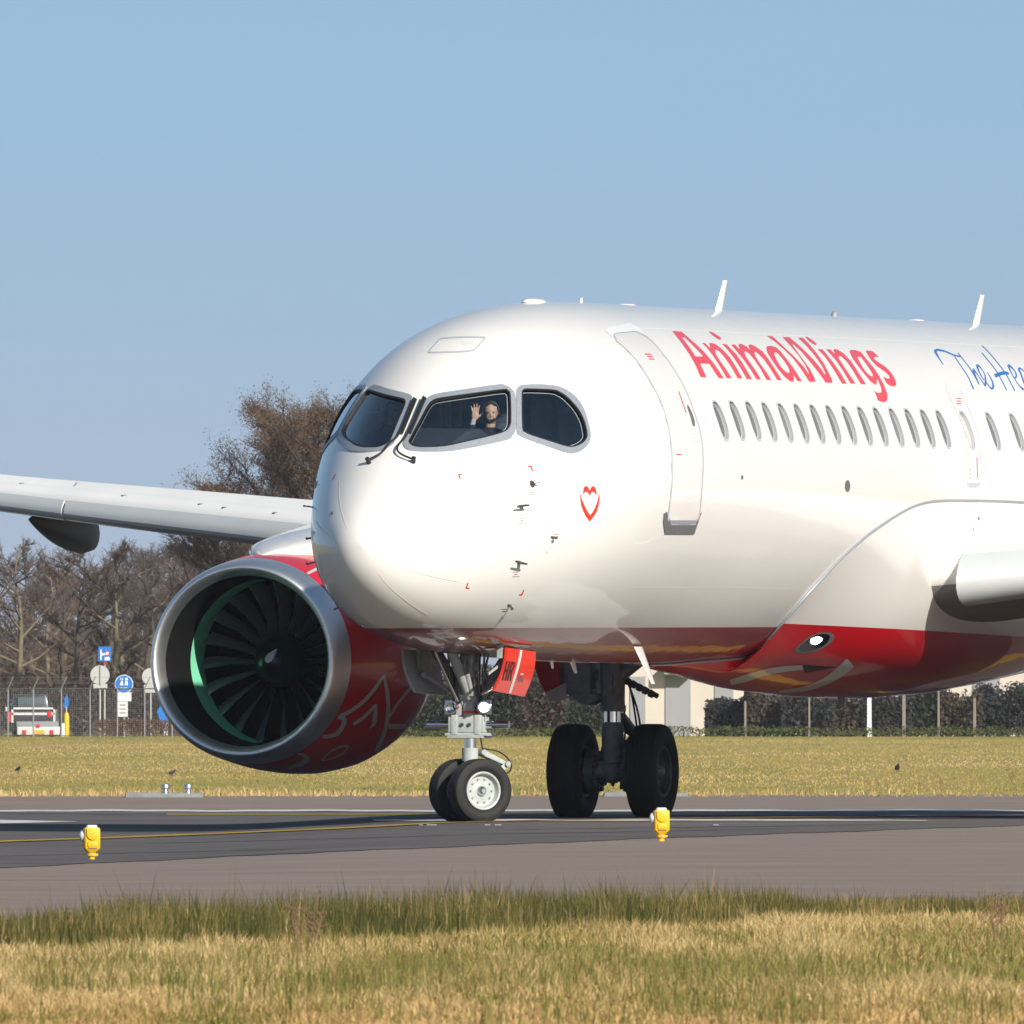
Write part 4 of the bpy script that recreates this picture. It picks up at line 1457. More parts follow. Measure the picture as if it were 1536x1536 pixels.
# steering rack across the leg
mb = MB()
mb.box((0.05, 0, 1.05), (0.20, 0.40, 0.17))
mb.box((0.05, -0.13, 1.05), (0.22, 0.07, 0.21))
mb.box((0.05, 0.13, 1.05), (0.22, 0.07, 0.21))
mb.box((0.0, 0, 0.945), (0.30, 0.48, 0.035))
mb.box((0.02, 0, 0.915), (0.34, 0.40, 0.022))
rack = mb.obj('steering_rack', 'rim', strut, bevel=0.012)
mb = MB()
for s in (-1, 1):
    mb.tube((0.06, s * 0.19, 1.05), (0.06, s * 0.46, 1.05), 0.043, 0.043, 18)
mb.obj('rack_cylinder', 'chrome', strut)
mb = MB()
for s in (-1, 1):
    mb.tube((0.15, s * 0.042, 1.05), (0.168, s * 0.042, 1.05), 0.02, n=10)
mb.obj('bolt_pair', 'probe_metal', strut)
mb = MB()
mb.tube((0, 0, 0.985), (0, 0, 1.0), 0.101, n=20)
mb.tube((0, 0, 1.17), (0, 0, 1.20), 0.096, n=20)
mb.obj('red_band', 'print_red', strut)
# taxi lights
for s, lit in ((-1, False), (1, True)):
    c = Vector((0.10, s * 0.185, 1.235))
    d = Vector((0.951, 0.25, 0.0)).normalized()
    mb = MB()
    mb.lathe([(-0.09, 0.0), (-0.085, 0.03), (-0.05, 0.058), (0.0, 0.072), (0.015, 0.072), (0.018, 0.058)], c, d, 22)
    mb.box(c + Vector((-0.04, s * 0.045, 0)), (0.02, 0.06, 0.15))
    ob = mb.obj('taxi_light', 'bare_metal', plane)
    mb = MB()
    if lit:
        mb.lathe([(0.012, 0.05), (0.02, 0.038), (0.023, 0.0)], c, d, 22)
        mb.obj('lamp_face', 'lamp_lit', ob)
        ob['label'] = 'lit taxi light on the nose gear leg'
    else:
        mb.lathe([(0.012, 0.058), (-0.03, 0.04), (-0.04, 0.0)], c, d, 22)
        mb.obj('lamp_face', 'chrome', ob)
        ob['label'] = 'unlit taxi light on the nose gear leg'
mb = MB()
mb.box((0.10, -0.095, 1.21), (0.05, 0.055, 0.13))
mb.obj('junction_box', 'gear_grey', strut, bevel=0.008)
mb = MB()
mb.tube((0.126, -0.095, 1.235), (0.135, -0.095, 1.235), 0.014, n=10)
mb.obj('red_button', 'print_red', strut)
# torque links behind the piston, turned with the wheels
lk = -NAF
z = Vector((0, 0, 1))
def link_arm(a, b, w0, w1, t):
    mb = MB()
    d = (b - a).normalized()
    n = d.cross(NA).normalized()
    mb.loft([[a + NA * x * w0 + n * y * t for x, y in ((-1, -1), (1, -1), (1, 1), (-1, 1))], [b + NA * x * w1 + n * y * t * 0.7 for x, y in ((-1, -1), (1, -1), (1, 1), (-1, 1))]])
    return mb
ta, tb, tc = lk * 0.12 + z * 0.755, lk * 0.43 + z * 0.63, lk * 0.22 + z * 0.45
ob = link_arm(ta, tb, 0.07, 0.035, 0.032).obj('torque_link', 'rim', strut, bevel=0.008)
ob = link_arm(tb, tc, 0.035, 0.07, 0.03).obj('torque_link', 'rim', strut, bevel=0.008)
mb = MB()
mb.tube(tb - NA * 0.07, tb + NA * 0.07, 0.03, n=14)
mb.tube(ta - NA * 0.1, ta + NA * 0.1, 0.03, n=14)
mb.obj('link_pin', 'gear_grey', strut)
mb = MB()
mb.path(smooth_loop([tuple(ta + NA * .05 + z * .04), tuple(lk * .32 + z * .76 + NA * .06), tuple(lk * .45 + z * .66 + NA * .06), tuple(lk * .46 + z * .56 + NA * .05), tuple(lk * .33 + z * .46)], False, 5), 0.008, 6)
mb.path(smooth_loop([(0.02, 0.10, 1.0), (0.0, 0.12, 0.9), tuple(ta + NA * .07)], False, 5), 0.008, 6)
mb.obj('hose', 'hose_black', strut)
# braces up to the bay
mb = MB()
for s in (-1, 1):
    mb.tube((-0.02, s * 0.07, 1.32), (-0.12, s * 0.46, 1.9), 0.05, 0.06, 10)
mb.obj('side_brace', 'gear_dark', strut)
mb = MB()
mb.tube((0.10, 0.02, 1.34), (0.62, -0.04, 1.92), 0.045, 0.06, 12)
mb.tube((0.08, 0.06, 1.30), (0.30, 0.06, 1.60), 0.03, 0.03, 10)
mb.box((0.11, 0.02, 1.36), (0.10, 0.16, 0.07), Matrix.Rotation(R(-35), 3, 'Y'))
mb.obj('drag_brace', 'gear_grey', strut)
mb = MB()
for y0, y1 in ((-0.16, -0.22), (0.14, 0.12), (0.17, 0.2), (-0.12, -0.12)):
    mb.path([(0.08, y0, 1.30), (0.12, (y0 + y1) / 2, 1.55), (0.10, y1, 1.90)], 0.014, 8)
mb.obj('hydraulic_line', 'probe_metal', strut)
mb = MB()
mb.path(smooth_loop([(0.09, 0.18, 1.17), (0.13, 0.2, 1.1), (0.1, 0.16, 1.0), (0.03, 0.12, 0.95)], False, 4), 0.007, 6)
mb.path(smooth_loop([(0.05, -0.13, 1.15), (0.1, -0.16, 1.28), (0.08, -0.12, 1.45)], False, 4), 0.008, 6)
mb.obj('cable', 'hose_black', strut)
r5 = random.Random(9)
for k in range(9):
    mb = MB()
    a_ = R(-70 + 40 * k)
    x0, y0 = 0.11 * math.cos(a_), 0.11 * math.sin(a_)
    z0 = 1.22 + 0.05 * (k % 3)
    mb.path(smooth_loop([(x0, y0, z0), (x0 * 1.7, y0 * 1.7 + 0.02, z0 + 0.14), (x0 * 1.5, y0 * 1.6, z0 + 0.32), (x0 * 2.2, y0 * 2.0, 1.84)], False, 4), 0.006 + 0.004 * (k % 2), 6)
    mb.obj('gear_hose', ('hose_black', 'gear_grey', 'probe_metal')[k % 3], strut)
for y0, z0, sx in ((0.0, 1.46, .09), (-0.07, 1.56, .06), (0.09, 1.5, .05), (-0.02, 1.68, .1), (0.11, 1.66, .05)):
    mb = MB()
    mb.box((0.11, y0, z0), (0.06, sx, 0.045))
    mb.tube((0.13, y0, z0 - .04), (0.13, y0, z0 + .05), 0.014, n=8)
    mb.obj('clamp_block', 'gear_grey', strut, bevel=0.006)
mb = MB()
mb.tube((0.12, -0.10, 1.30), (0.34, -0.30, 1.86), 0.022, 0.022, 10)
mb.obj('door_actuator', 'chrome', strut)
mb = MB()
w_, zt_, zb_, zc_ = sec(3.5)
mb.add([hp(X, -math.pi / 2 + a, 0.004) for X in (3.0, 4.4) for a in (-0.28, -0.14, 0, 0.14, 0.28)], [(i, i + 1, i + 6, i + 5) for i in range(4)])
mb.obj('gear_bay_shade', 'seal_black', plane)  # black sheet on the uncut skin stands for the dark bay opening
# nose gear doors: curved panels with an inner frame
def gear_door(name, corners, bulge, out, mats, parent=plane, n=8, thick=0.03):
    """corners: top front, top rear, bottom rear, bottom front in the airliner's frame; bulge along out"""
    a, b, c, d = [Vector(p) for p in corners]
    out = Vector(out).normalized()
    def P(u, v):
        p = a.lerp(b, u).lerp(d.lerp(c, u), v)
        return p + out * bulge * math.sin(math.pi * min(1, 0.15 + v * 0.85)) 
    g = [[P(i / n, j / n) for i in range(n + 1)] for j in range(n + 1)]
    mb = MB()
    vs, fs = [], []
    m = n + 1
    for row in g:
        vs += row
    vs += [p - out * thick for p in vs]
    K = m * m
    for j in range(n):
        for i in range(n):
            q = j * m + i
            fs.append((q, q + 1, q + m + 1, q + m))
            fs.append((K + q, K + q + m, K + q + m + 1, K + q + 1))
    for i in range(n):
        fs += [(i, K + i, K + i + 1, i + 1), (n * m + i, n * m + i + 1, K + n * m + i + 1, K + n * m + i), (i * m, (i + 1) * m, K + (i + 1) * m, K + i * m), (i * m + n, K + i * m + n, K + (i + 1) * m + n, (i + 1) * m + n)]
    mb.add(vs, fs)
    ob = mb.obj(name, mats, parent, sharp=40)
    return ob, BVHTree.FromPolygons(vs, fs), P
ZQ = ((600, 950), 7.314)
pt = lambda x, y, Y: apx(*zl(*ZQ, [(x, y)])[0], Y=Y)
dr, DB, DP = gear_door('nose_gear_door', [pt(1155, 155, .56), pt(1470, 200, .56), pt(1365, 695, .44), pt(1032, 632, .44)], 0.05, (0.2, 1, -0.1), 'door_red')
dr['label'] = 'red nose gear door lettered HR'
decal('door_stripe', [stroke(zl(*ZQ, [(1328, 184), (1300, 330), (1255, 490), (1200, 664)]), 26 / 7.314)], 'line_tape', dr, surf=DB, grid=4, step=3, off=0.003)
def hr(pts):
    return [(1166 + u - 50 * v, 302 + 210 * v + u * 0.12) for u, v in pts]
for l in ([hr([(0, 0), (14, 0), (14, .42), (30, .42), (30, 0), (44, 0), (44, 1), (30, 1), (30, .56), (14, .56), (14, 1), (0, 1)])],
          [hr([(54, 0), (82, 0), (94, .06), (98, .2), (97, .38), (87, .5), (99, 1), (85, 1), (75, .56), (68, .56), (68, 1), (54, 1)]), hr([(68, .13), (78, .13), (84, .18), (84, .38), (78, .43), (68, .43)])]):
    decal('door_letter', [zl(*ZQ, q) for q in l], 'hose_black', dr, surf=DB, grid=3, step=1.5, off=0.004)
for k in range(5):
    decal('stencil_print', [zl(*ZQ, [(1290 - k, 468 + k * 13), (1352 - k, 476 + k * 13), (1351 - k, 482 + k * 13), (1289 - k, 474 + k * 13)])], 'sill_grey', dr, surf=DB, grid=4, step=3, off=0.004)
decal('white_patch', [zl(*ZQ, [(1322, 436), (1350, 440), (1346, 456), (1318, 452)])], 'line_tape', dr, surf=DB, grid=4, step=3, off=0.004)
d2, DB2, _ = gear_door('nose_gear_door', [pt(36, 185, -.56), pt(445, 175, -.56), pt(490, 690, -.44), pt(150, 650, -.44)], 0.05, (0.2, -1, -0.1), 'gear_dark')
d2['label'] = 'dark inner face of the far nose gear door'
mb = MB()
a, b = pt(250, 450, -.45), Vector((0.05, -0.12, 1.36))
mb.tube(a, b, 0.014, 0.018, 8)
mb.ball(a, 0.04)
mb.box(pt(215, 270, -.5), (0.06, 0.05, 0.22), Matrix.Rotation(R(10), 3, 'Y'))
mb.obj('door_rod', 'gear_dark', d2)
mb = MB()
mb.tube(pt(1020, 600, .42), Vector((0.0, 0.1, 1.36)), 0.014, 0.018, 8)
mb.box(pt(1100, 200, .5), (0.08, 0.05, 0.14))
mb.obj('door_rod', 'gear_grey', dr)
mb = MB()
mb.prism([pt(960, 430, .40), pt(1090, 330, .45), pt(1090, 360, .45), pt(960, 460, .40)], (0.02, 0.02, 0))
mb.obj('white_link', 'rim', dr)

# main gear: both legs alike
def main_gear(sg):
    yc, Xc = sg * 3.36, XNG + 15.45
    P = lambda x, y, z_: A(Xc + x, yc + y, z_)
    r0 = 0.535
    zc_ = r0 - 0.012 + 0.054
    for s in (-1, 1):
        wheel('main_wheel', P(0, s * 0.46, zc_), (0, 1, 0), 0.365, 1.07, 0.29, ('rim_dark', 'gear_dark', 'gear_dark'))
    mb = MB()
    mb.tube(P(0, 0, 1.28), P(0, 0, 2.25), 0.135, 0.15, 20)
    mb.tube(P(0, 0, 1.95), P(0, 0, 2.0), 0.17, 0.17, 20)
    mb.tube(P(0, 0, 1.25), P(0, 0, 1.32), 0.15, 0.15, 20)
    mb.box(P(-0.14, 0.0, 1.55), (0.08, 0.10, 0.25))
    leg = mb.obj('main_gear_leg', 'gear_dark', plane)
    mb = MB()
    mb.tube(P(0, 0, 0.9), P(0, 0, 1.3), 0.095, 0.095, 20)
    mb.obj('piston', 'chrome', leg)
    mb = MB()
    mb.path([P(0, 0, 1.13), P(0, 0, 1.08), P(0, 0, 0.68), P(0, 0, 0.60)], [0.10, 0.125, 0.12, 0.05], 20)
    mb.tube(P(0, -0.4, zc_), P(0, 0.4, zc_), 0.075, n=16)
    mb.ball(P(0, 0, zc_), 0.14)
    mb.ball(P(-0.06, -0.13, zc_ + 0.02), 0.10)
    mb.obj('axle', 'gear_dark', leg)
    mb = MB()
    rr = random.Random(5)
    for s in (-1, 1):
        mb.lathe([(0.0, 0.12), (0.0, 0.24), (0.1, 0.25), (0.1, 0.12)], P(0, s * 0.17, zc_), (0, s, 0), 24, closed=True)
        for k in range(9):
            a = 2 * math.pi * k / 9
            q = P(0.2 * math.cos(a), s * 0.17, zc_ + 0.2 * math.sin(a))
            mb.tube(q, q - Vector((0, s * 0.05, 0)), 0.03, 0.026, 8)
    mb.obj('brake_pack', 'rim_dark', leg)
    mb = MB()
    mb.tube(P(0, sg * -0.05, 1.62), P(0.05, sg * -0.95, 2.35), 0.075, 0.09, 12)
    mb.obj('side_brace', 'gear_dark', leg)
    mb = MB()
    a, b, c = P(0.12, 0, 1.2), P(0.55, 0.1, 0.98), P(0.12, 0, 0.66)
    mb.loft([[p + Vector((0, y, z_)) for y, z_ in ((-w_, -.03), (w_, -.03), (w_, .03), (-w_, .03))] for p, w_ in ((a, .11), (b, .05), (c, .11))])
    mb.obj('torque_link', 'gear_dark', leg)
    mb = MB()
    for k in range(5):
        y0 = rr.uniform(-.12, .12)
        mb.path(smooth_loop([tuple(P(0.14, y0, 1.75)), tuple(P(0.2, y0 + .08 * (k - 2), 1.3)), tuple(P(0.22, y0 + .1 * (k - 2), 0.95)), tuple(P(0.1, .12 * (k - 2), 0.50)), tuple(P(0.0, .11 * (k - 2), 0.42)), tuple(P(-0.1, .10 * (k - 2), 0.55))], False, 5), 0.012, 6)
    mb.obj('brake_hose', 'hose_black', leg)
    # actuator boxes beside the leg
    mb = MB()
    for x, y, z_, s3 in ((0.1, 0.30, 1.55, (.25, .22, .1)), (0.12, 0.42, 1.46, (.2, .2, .08)), (0.1, 0.22, 1.66, (.2, .1, .12))):
        mb.box(P(x, y * -sg * -1 if sg < 0 else y, z_), s3)
    for k in range(5):
        mb.tube(P(0.1, 0.12 + 0.07 * k, 1.60 - 0.035 * k), P(0.1, 0.17 + 0.07 * k, 1.575 - 0.035 * k), 0.045, 0.04, 8)
    mb.tube(P(0.1, 0.0, 1.66), P(0.1, 0.5, 1.42), 0.03, 0.03, 8)
    mb.obj('lock_actuator', 'rim_dark', leg)
    return leg
mgl = main_gear(-1)
main_gear(1)
# door on the starboard main gear leg: red skin, grey inner box
MX = XNG + 15.45
mp_ = lambda x, y, X: apx(*zl((810, 970), 5.69, [(x, y)])[0], X=X)
mb = MB()
lo = [mp_(x, y, MX - 0.15) for x, y in ((-60, 60), (-40, 200), (10, 330), (70, 440), (110, 462), (270, 435), (220, 410), (215, 300), (212, 120), (205, 60))]
mb.prism(lo, (-0.06, -0.02, 0))
md = mb.obj('main_gear_door', 'red_paint', plane)
mb = MB()
mb.prism([mp_(x, y, MX - 0.17) for x, y in ((50, 388), (215, 308), (220, 412), (268, 434), (108, 460), (72, 436))], (0.04, 0.02, 0))
mb.obj('door_art', 'art_white', md)
mb = MB()
q0, q1 = mp_(205, 60, MX + 0.1), mp_(490, 405, MX + 0.1)
mb.box((q0 + q1) / 2, (0.5, abs(q0.y - q1.y) * 0.98, abs(q0.z - q1.z)))
mb.prism([mp_(x, y, MX - 0.2) for x, y in ((225, 400), (490, 400), (495, 455), (400, 500), (330, 480), (290, 440))], (-0.3, 0, 0))
mb.obj('bay_box', 'gear_dark', md, bevel=0.02)

# ---- cockpit furniture
mb = MB()
gl = []
for X, hw, zt_, zb_ in ((1.45, 0.30, 3.86, 3.5), (1.7, 0.48, 4.02, 3.5), (2.0, 0.60, 4.17, 3.5), (2.2, 0.70, 4.20, 3.5), (2.26, 0.70, 4.15, 3.5)):
    gl.append([A(X, -hw, zb_), A(X, -hw, zt_ - 0.08), A(X, -hw * 0.85, zt_), A(X, 0, zt_ + 0.01), A(X, hw * 0.85, zt_), A(X, hw, zt_ - 0.08), A(X, hw, zb_)])
mb.loft(gl)
mb.obj('glare_shield', 'cockpit_panel', plane, sharp=30)
for s in (-1, 1):
    mb = MB()
    mb.box(A(3.05, s * 0.52, 3.85), (0.13, 0.48, 0.85), Matrix.Rotation(R(8), 3, 'Y'))
    st = mb.obj('pilot_seat', 'seat_fabric', plane, bevel=0.05)
    mb = MB()
    mb.box(A(3.14, s * 0.52, 4.36), (0.09, 0.26, 0.20), Matrix.Rotation(R(8), 3, 'Y'))
    mb.obj('head_rest', 'seat_fabric', st, bevel=0.04)
mb = MB()
mb.box(apx(817, 622, Y=0.62), (0.14, 0.30, 0.46), Matrix.Rotation(R(-18), 3, 'Z'))
mb.obj('jump_seat', 'seat_pale', plane, bevel=0.05)
mb = MB()
mb.box(apx(846, 645, Y=0.8), (0.03, 0.16, 0.34), Matrix.Rotation(R(-18), 3, 'Z'))
mb.obj('side_console', 'cockpit_light', plane, bevel=0.01)
for px, w_, h_ in ((662, 0.03, 0.42), (672, 0.07, 0.40), (690, 0.035, 0.40), (572, 0.03, 0.3)):
    mb = MB()
    mb.box(apx(px, 612, X=4.2), (0.03, w_, h_))
    mb.obj('door_jamb', 'cockpit_light', plane)
mb = MB()
mb.box(apx(562, 618, X=4.1), (0.03, 0.12, 0.02))
mb.obj('door_jamb', 'cockpit_light', plane)
mb = MB()
mb.box(A(3.3, 0, 4.92), (0.7, 0.5, 0.05), Matrix.Rotation(R(14), 3, 'Y'))
mb.obj('overhead_panel', 'cockpit_panel', plane)

# ---- people: one continuous body each
def capsule(bm, pts, rs):
    mb = MB()
    pts = [Vector(p) for p in pts]
    mb.path(pts, rs, 12)
    for p, r in zip(pts, rs):
        mb.ball(p, r * 0.99, 12, 8)
    add_to(bm, mb)
def add_to(bm, mb):
    me = bpy.data.meshes.new('tmp')
    me.from_pydata(mb.v, [], mb.f)
    bm.from_mesh(me)
    bpy.data.meshes.remove(me)
def person(name, label, loc, yaw, wave, hair_full):
    bm = bmesh.new()
    # seated torso, facing -y; origin at the hip joint
    capsule(bm, [(0, 0.02, 0.02), (0, 0.03, 0.22), (0, 0.02, 0.40)], [0.155, 0.145, 0.15])
    capsule(bm, [(-0.15, 0.02, 0.47), (0, 0.02, 0.49), (0.15, 0.02, 0.47)], [0.075, 0.09, 0.075])
    capsule(bm, [(0, 0.03, 0.50), (0, 0.01, 0.62)], [0.062, 0.058])
    mb = MB()
    mb.ball((0, 0.01, 0.745), (0.074, 0.092, 0.105), 18, 12)       # skull
    mb.ball((0, -0.024, 0.685), (0.058, 0.066, 0.070), 16, 10)      # jaw
    mb.ball((0, -0.086, 0.708), (0.012, 0.016, 0.020), 10, 8)       # nose
    mb.ball((0, -0.062, 0.738), (0.046, 0.010, 0.010), 12, 8)       # brow
    mb.ball((-0.077, 0.015, 0.715), (0.010, 0.02, 0.030), 10, 8)    # ears
    mb.ball((0.077, 0.015, 0.715), (0.010, 0.02, 0.030), 10, 8)
    mb.ball((0, -0.076, 0.672), (0.024, 0.012, 0.010), 10, 8)       # mouth
    add_to(bm, mb)
    capsule(bm, [(-0.09, -0.02, 0.0), (-0.12, -0.42, 0.04)], [0.085, 0.06])     # thighs
    capsule(bm, [(0.09, -0.02, 0.0), (0.12, -0.42, 0.04)], [0.085, 0.06])
    capsule(bm, [(-0.12, -0.42, 0.04), (-0.12, -0.46, -0.36)], [0.06, 0.045])
    capsule(bm, [(0.12, -0.42, 0.04), (0.12, -0.46, -0.36)], [0.06, 0.045])
    # left arm down to the knee with a loosely curled hand
    capsule(bm, [(0.20, 0.02, 0.45), (0.25, -0.02, 0.20), (0.17, -0.22, 0.12)], [0.055, 0.044, 0.033])
    capsule(bm, [(0.17, -0.24, 0.12), (0.15, -0.30, 0.115)], [0.030, 0.030])
    for k in range(4):
        capsule(bm, [(0.13 + k * 0.016, -0.32, 0.115), (0.128 + k * 0.016, -0.36, 0.11), (0.128 + k * 0.016, -0.375, 0.09)], [0.0085, 0.008, 0.007])
    capsule(bm, [(0.13, -0.27, 0.12), (0.105, -0.30, 0.12)], [0.010, 0.008])
    if wave:
        hx, hy, hz = -0.17, -0.20, 0.665
        capsule(bm, [(-0.20, 0.02, 0.45), (-0.30, -0.10, 0.36), (-0.21, -0.19, 0.56), (hx - 0.02, hy, hz - 0.02)], [0.055, 0.045, 0.034, 0.027])
        mb = MB()
        mb.ball((hx, hy, hz + 0.035), (0.043, 0.016, 0.052), 14, 10)
        add_to(bm, mb)
        for bx, tx, L, dz in ((-0.030, -0.044, 0.062, 0.0), (-0.011, -0.014, 0.078, 0.004), (0.009, 0.016, 0.082, 0.004), (0.027, 0.044, 0.072, -0.002)):
            b0 = Vector((hx + bx, hy, hz + 0.072 + dz))
            t = Vector((tx - bx, -0.004, L)).normalized()
            capsule(bm, [b0, b0 + t * L * 0.5, b0 + t * L * 0.82 + Vector((0, -0.004, 0)), b0 + t * L + Vector((0, -0.009, 0))], [0.0098, 0.0092, 0.0085, 0.0072])
        capsule(bm, [(hx + 0.028, hy, hz + 0.018), (hx + 0.055, hy - 0.006, hz + 0.034), (hx + 0.068, hy - 0.008, hz + 0.062)], [0.013, 0.0105, 0.0085])
    else:
        capsule(bm, [(-0.20, 0.02, 0.45), (-0.25, -0.02, 0.20), (-0.17, -0.22, 0.12)], [0.055, 0.044, 0.033])
        capsule(bm, [(-0.17, -0.24, 0.12), (-0.15, -0.30, 0.115)], [0.030, 0.030])
        for k in range(4):
            capsule(bm, [(-0.13 - k * 0.016, -0.32, 0.115), (-0.128 - k * 0.016, -0.36, 0.11), (-0.128 - k * 0.016, -0.375, 0.09)], [0.0085, 0.008, 0.007])
        capsule(bm, [(-0.13, -0.27, 0.12), (-0.105, -0.30, 0.12)], [0.010, 0.008])
    me = bpy.data.meshes.new(name)
    bm.to_mesh(me)
    bm.free()
    ob = link(bpy.data.objects.new(name, me))
    md_ = ob.modifiers.new('r', 'REMESH')
    md_.mode = 'VOXEL'
    md_.voxel_size = 0.0055
    sm_ = ob.modifiers.new('s', 'SMOOTH')
    sm_.factor = 0.5
    sm_.iterations = 2
    dg = bpy.context.evaluated_depsgraph_get()
    me2 = bpy.data.meshes.new_from_object(ob.evaluated_get(dg))
    ob.modifiers.clear()
    ob.data = me2
    me2.materials.clear()
    for m in ('jacket', 'skin', 'hair', 'shirt', 'beard'):
        me2.materials.append(MATS[m])
    idx = []
    for p in me2.polygons:
        x, y, z_ = p.center
        i = 0
        if z_ > 0.575 and abs(x) < 0.105 and y > -0.13:
            i = 1
            if z_ > 0.80 - 0.0 * y and (y > -0.055 or z_ > 0.832) or (y > 0.035 and z_ > 0.66):
                i = 2
            elif z_ < 0.664 and y < -0.01 and z_ > 0.612 or (0.680 < z_ < 0.690 and abs(x) < 0.028 and y < -0.06):
                i = 4 if hair_full else 1
        elif wave and x < -0.11 and y < -0.15 and z_ > 0.60:
            i = 1 if z_ > 0.645 else 3
        elif abs(x) < 0.22 and y < -0.27 and 0.05 < z_ < 0.16 and abs(x) > 0.09 and z_ > 0.085:
            i = 1
        idx.append(i)
    me2.polygons.foreach_set('material_index', idx)
    me2.shade_smooth()
    mb = MB()
    for s in (-1, 1):
        mb.ball((s * 0.028, -0.0785, 0.724), (0.010, 0.006, 0.004), 8, 6)
    mb.obj('eyes', 'eye_tone', ob)
    mb = MB()
    for s in (-1, 1):
        mb.box((s * 0.03, -0.083, 0.742), (0.030, 0.008, 0.005), Matrix.Rotation(s * R(-4), 3, 'Y'))
    mb.obj('eyebrows', 'beard', ob)
    mb = MB()
    mb.path([(0.09 * math.cos(a), 0.015, 0.735 + 0.118 * math.sin(a)) for a in [math.pi * k / 12 for k in range(13)]], 0.010, 8)
    for s in (-1, 1):
        mb.lathe([(0, 0.034), (0.026, 0.034), (0.03, 0.0)], (s * 0.080, 0.015, 0.715), (s, 0, 0), 14)
    mb.path([(0.092, -0.0, 0.70), (0.075, -0.07, 0.672), (0.038, -0.11, 0.664)], 0.005, 6)
    mb.ball((0.034, -0.112, 0.664), 0.012, 8, 6)
    mb.obj('headset', 'hose_black', ob)
    ob.location = loc
    ob.rotation_euler = (0, 0, yaw)
    tag(ob, label, 'person')
    return ob
# the left-hand pilot's face is seen at pixel (735, 620); bodies sit upright on their seats
def seat_pos(X, Y, Z):
    return AM @ A(X, Y, Z)
fp = apx(736, 620, X=2.5)
p_ = AM @ Vector((fp.x, fp.y, fp.z - 0.725))
person('person', 'person in dark jacket waving a raised hand behind the front windscreen', p_, R(2), True, True)
fp2 = apx(592, 617, X=2.35)
p_ = AM @ Vector((fp2.x, fp2.y, fp2.z - 0.725))
person('person', 'person with headset sitting in shade behind the far windscreen', p_, R(25), False, False)

# ================================================================ GROUND, TAXIWAY, MARKINGS
def ground_mat(name, stops, s1, s2, rough=0.9, detail=0.35, bump=0.0):
    """two noises of different stretch blended into a ramp of the surface's own colours"""
    m, t, b = new_mat(name)
    tc = t.nodes.new('ShaderNodeTexCoord')
    ns = []
    for sc_ in (s1, s2):
        mp = t.nodes.new('ShaderNodeMapping')
        mp.inputs['Scale'].default_value = sc_
        n = t.nodes.new('ShaderNodeTexNoise')
        n.inputs['Scale'].default_value = 1.0
        n.inputs['Detail'].default_value = 8
        n.inputs['Roughness'].default_value = 0.65
        t.links.new(tc.outputs['Object'], mp.inputs['Vector'])
        t.links.new(mp.outputs['Vector'], n.inputs['Vector'])
        ns.append(n)
    mx = t.nodes.new('ShaderNodeMix')
    mx.inputs['Factor'].default_value = detail
    t.links.new(ns[0].outputs['Fac'], mx.inputs['A'])
    t.links.new(ns[1].outputs['Fac'], mx.inputs['B'])
    cr = t.nodes.new('ShaderNodeValToRGB')
    while len(cr.color_ramp.elements) < len(stops):
        cr.color_ramp.elements.new(0.5)
    for e, (p, c) in zip(cr.color_ramp.elements, stops):
        e.position = p
        e.color = (*c, 1)
    t.links.new(mx.outputs['Result'], cr.inputs['Fac'])
    t.links.new(cr.outputs['Color'], b.inputs['Base Color'])
    b.inputs['Roughness'].default_value = rough
    b.inputs['Specular IOR Level'].default_value = 0.25
    if bump:
        bp = t.nodes.new('ShaderNodeBump')
        bp.inputs['Distance'].default_value = bump
        t.links.new(ns[1].outputs['Fac'], bp.inputs['Height'])
        t.links.new(bp.outputs['Normal'], b.inputs['Normal'])
    return m
ground_mat('field', [(0.32, (0.21, 0.21, 0.05)), (0.43, (0.31, 0.265, 0.07)), (0.55, (0.40, 0.305, 0.095)), (0.70, (0.46, 0.335, 0.12))], (0.35, 0.012, 1), (2.2, 0.07, 1), detail=0.45)
ground_mat('shoulder', [(0.38, (0.222, 0.170, 0.136)), (0.5, (0.262, 0.204, 0.166)), (0.62, (0.296, 0.232, 0.19))], (0.35, 0.35, 1), (30, 1.8, 1), detail=0.38, rough=0.85)
ground_mat('asphalt', [(0.38, (0.080, 0.071, 0.066)), (0.5, (0.118, 0.104, 0.095)), (0.62, (0.155, 0.136, 0.123))], (0.3, 0.3, 1), (26, 1.5, 1), detail=0.38, rough=0.8)
ground_mat('marking_white', [(0.34, (0.42, 0.41, 0.39)), (0.5, (0.62, 0.61, 0.58)), (0.7, (0.70, 0.69, 0.67))], (1.5, 0.2, 1), (9, 0.6, 1), rough=0.7)
ground_mat('marking_yellow', [(0.36, (0.30, 0.19, 0.04)), (0.55, (0.48, 0.30, 0.03)), (0.7, (0.52, 0.34, 0.04))], (1.5, 0.2, 1), (9, 0.6, 1), rough=0.7)

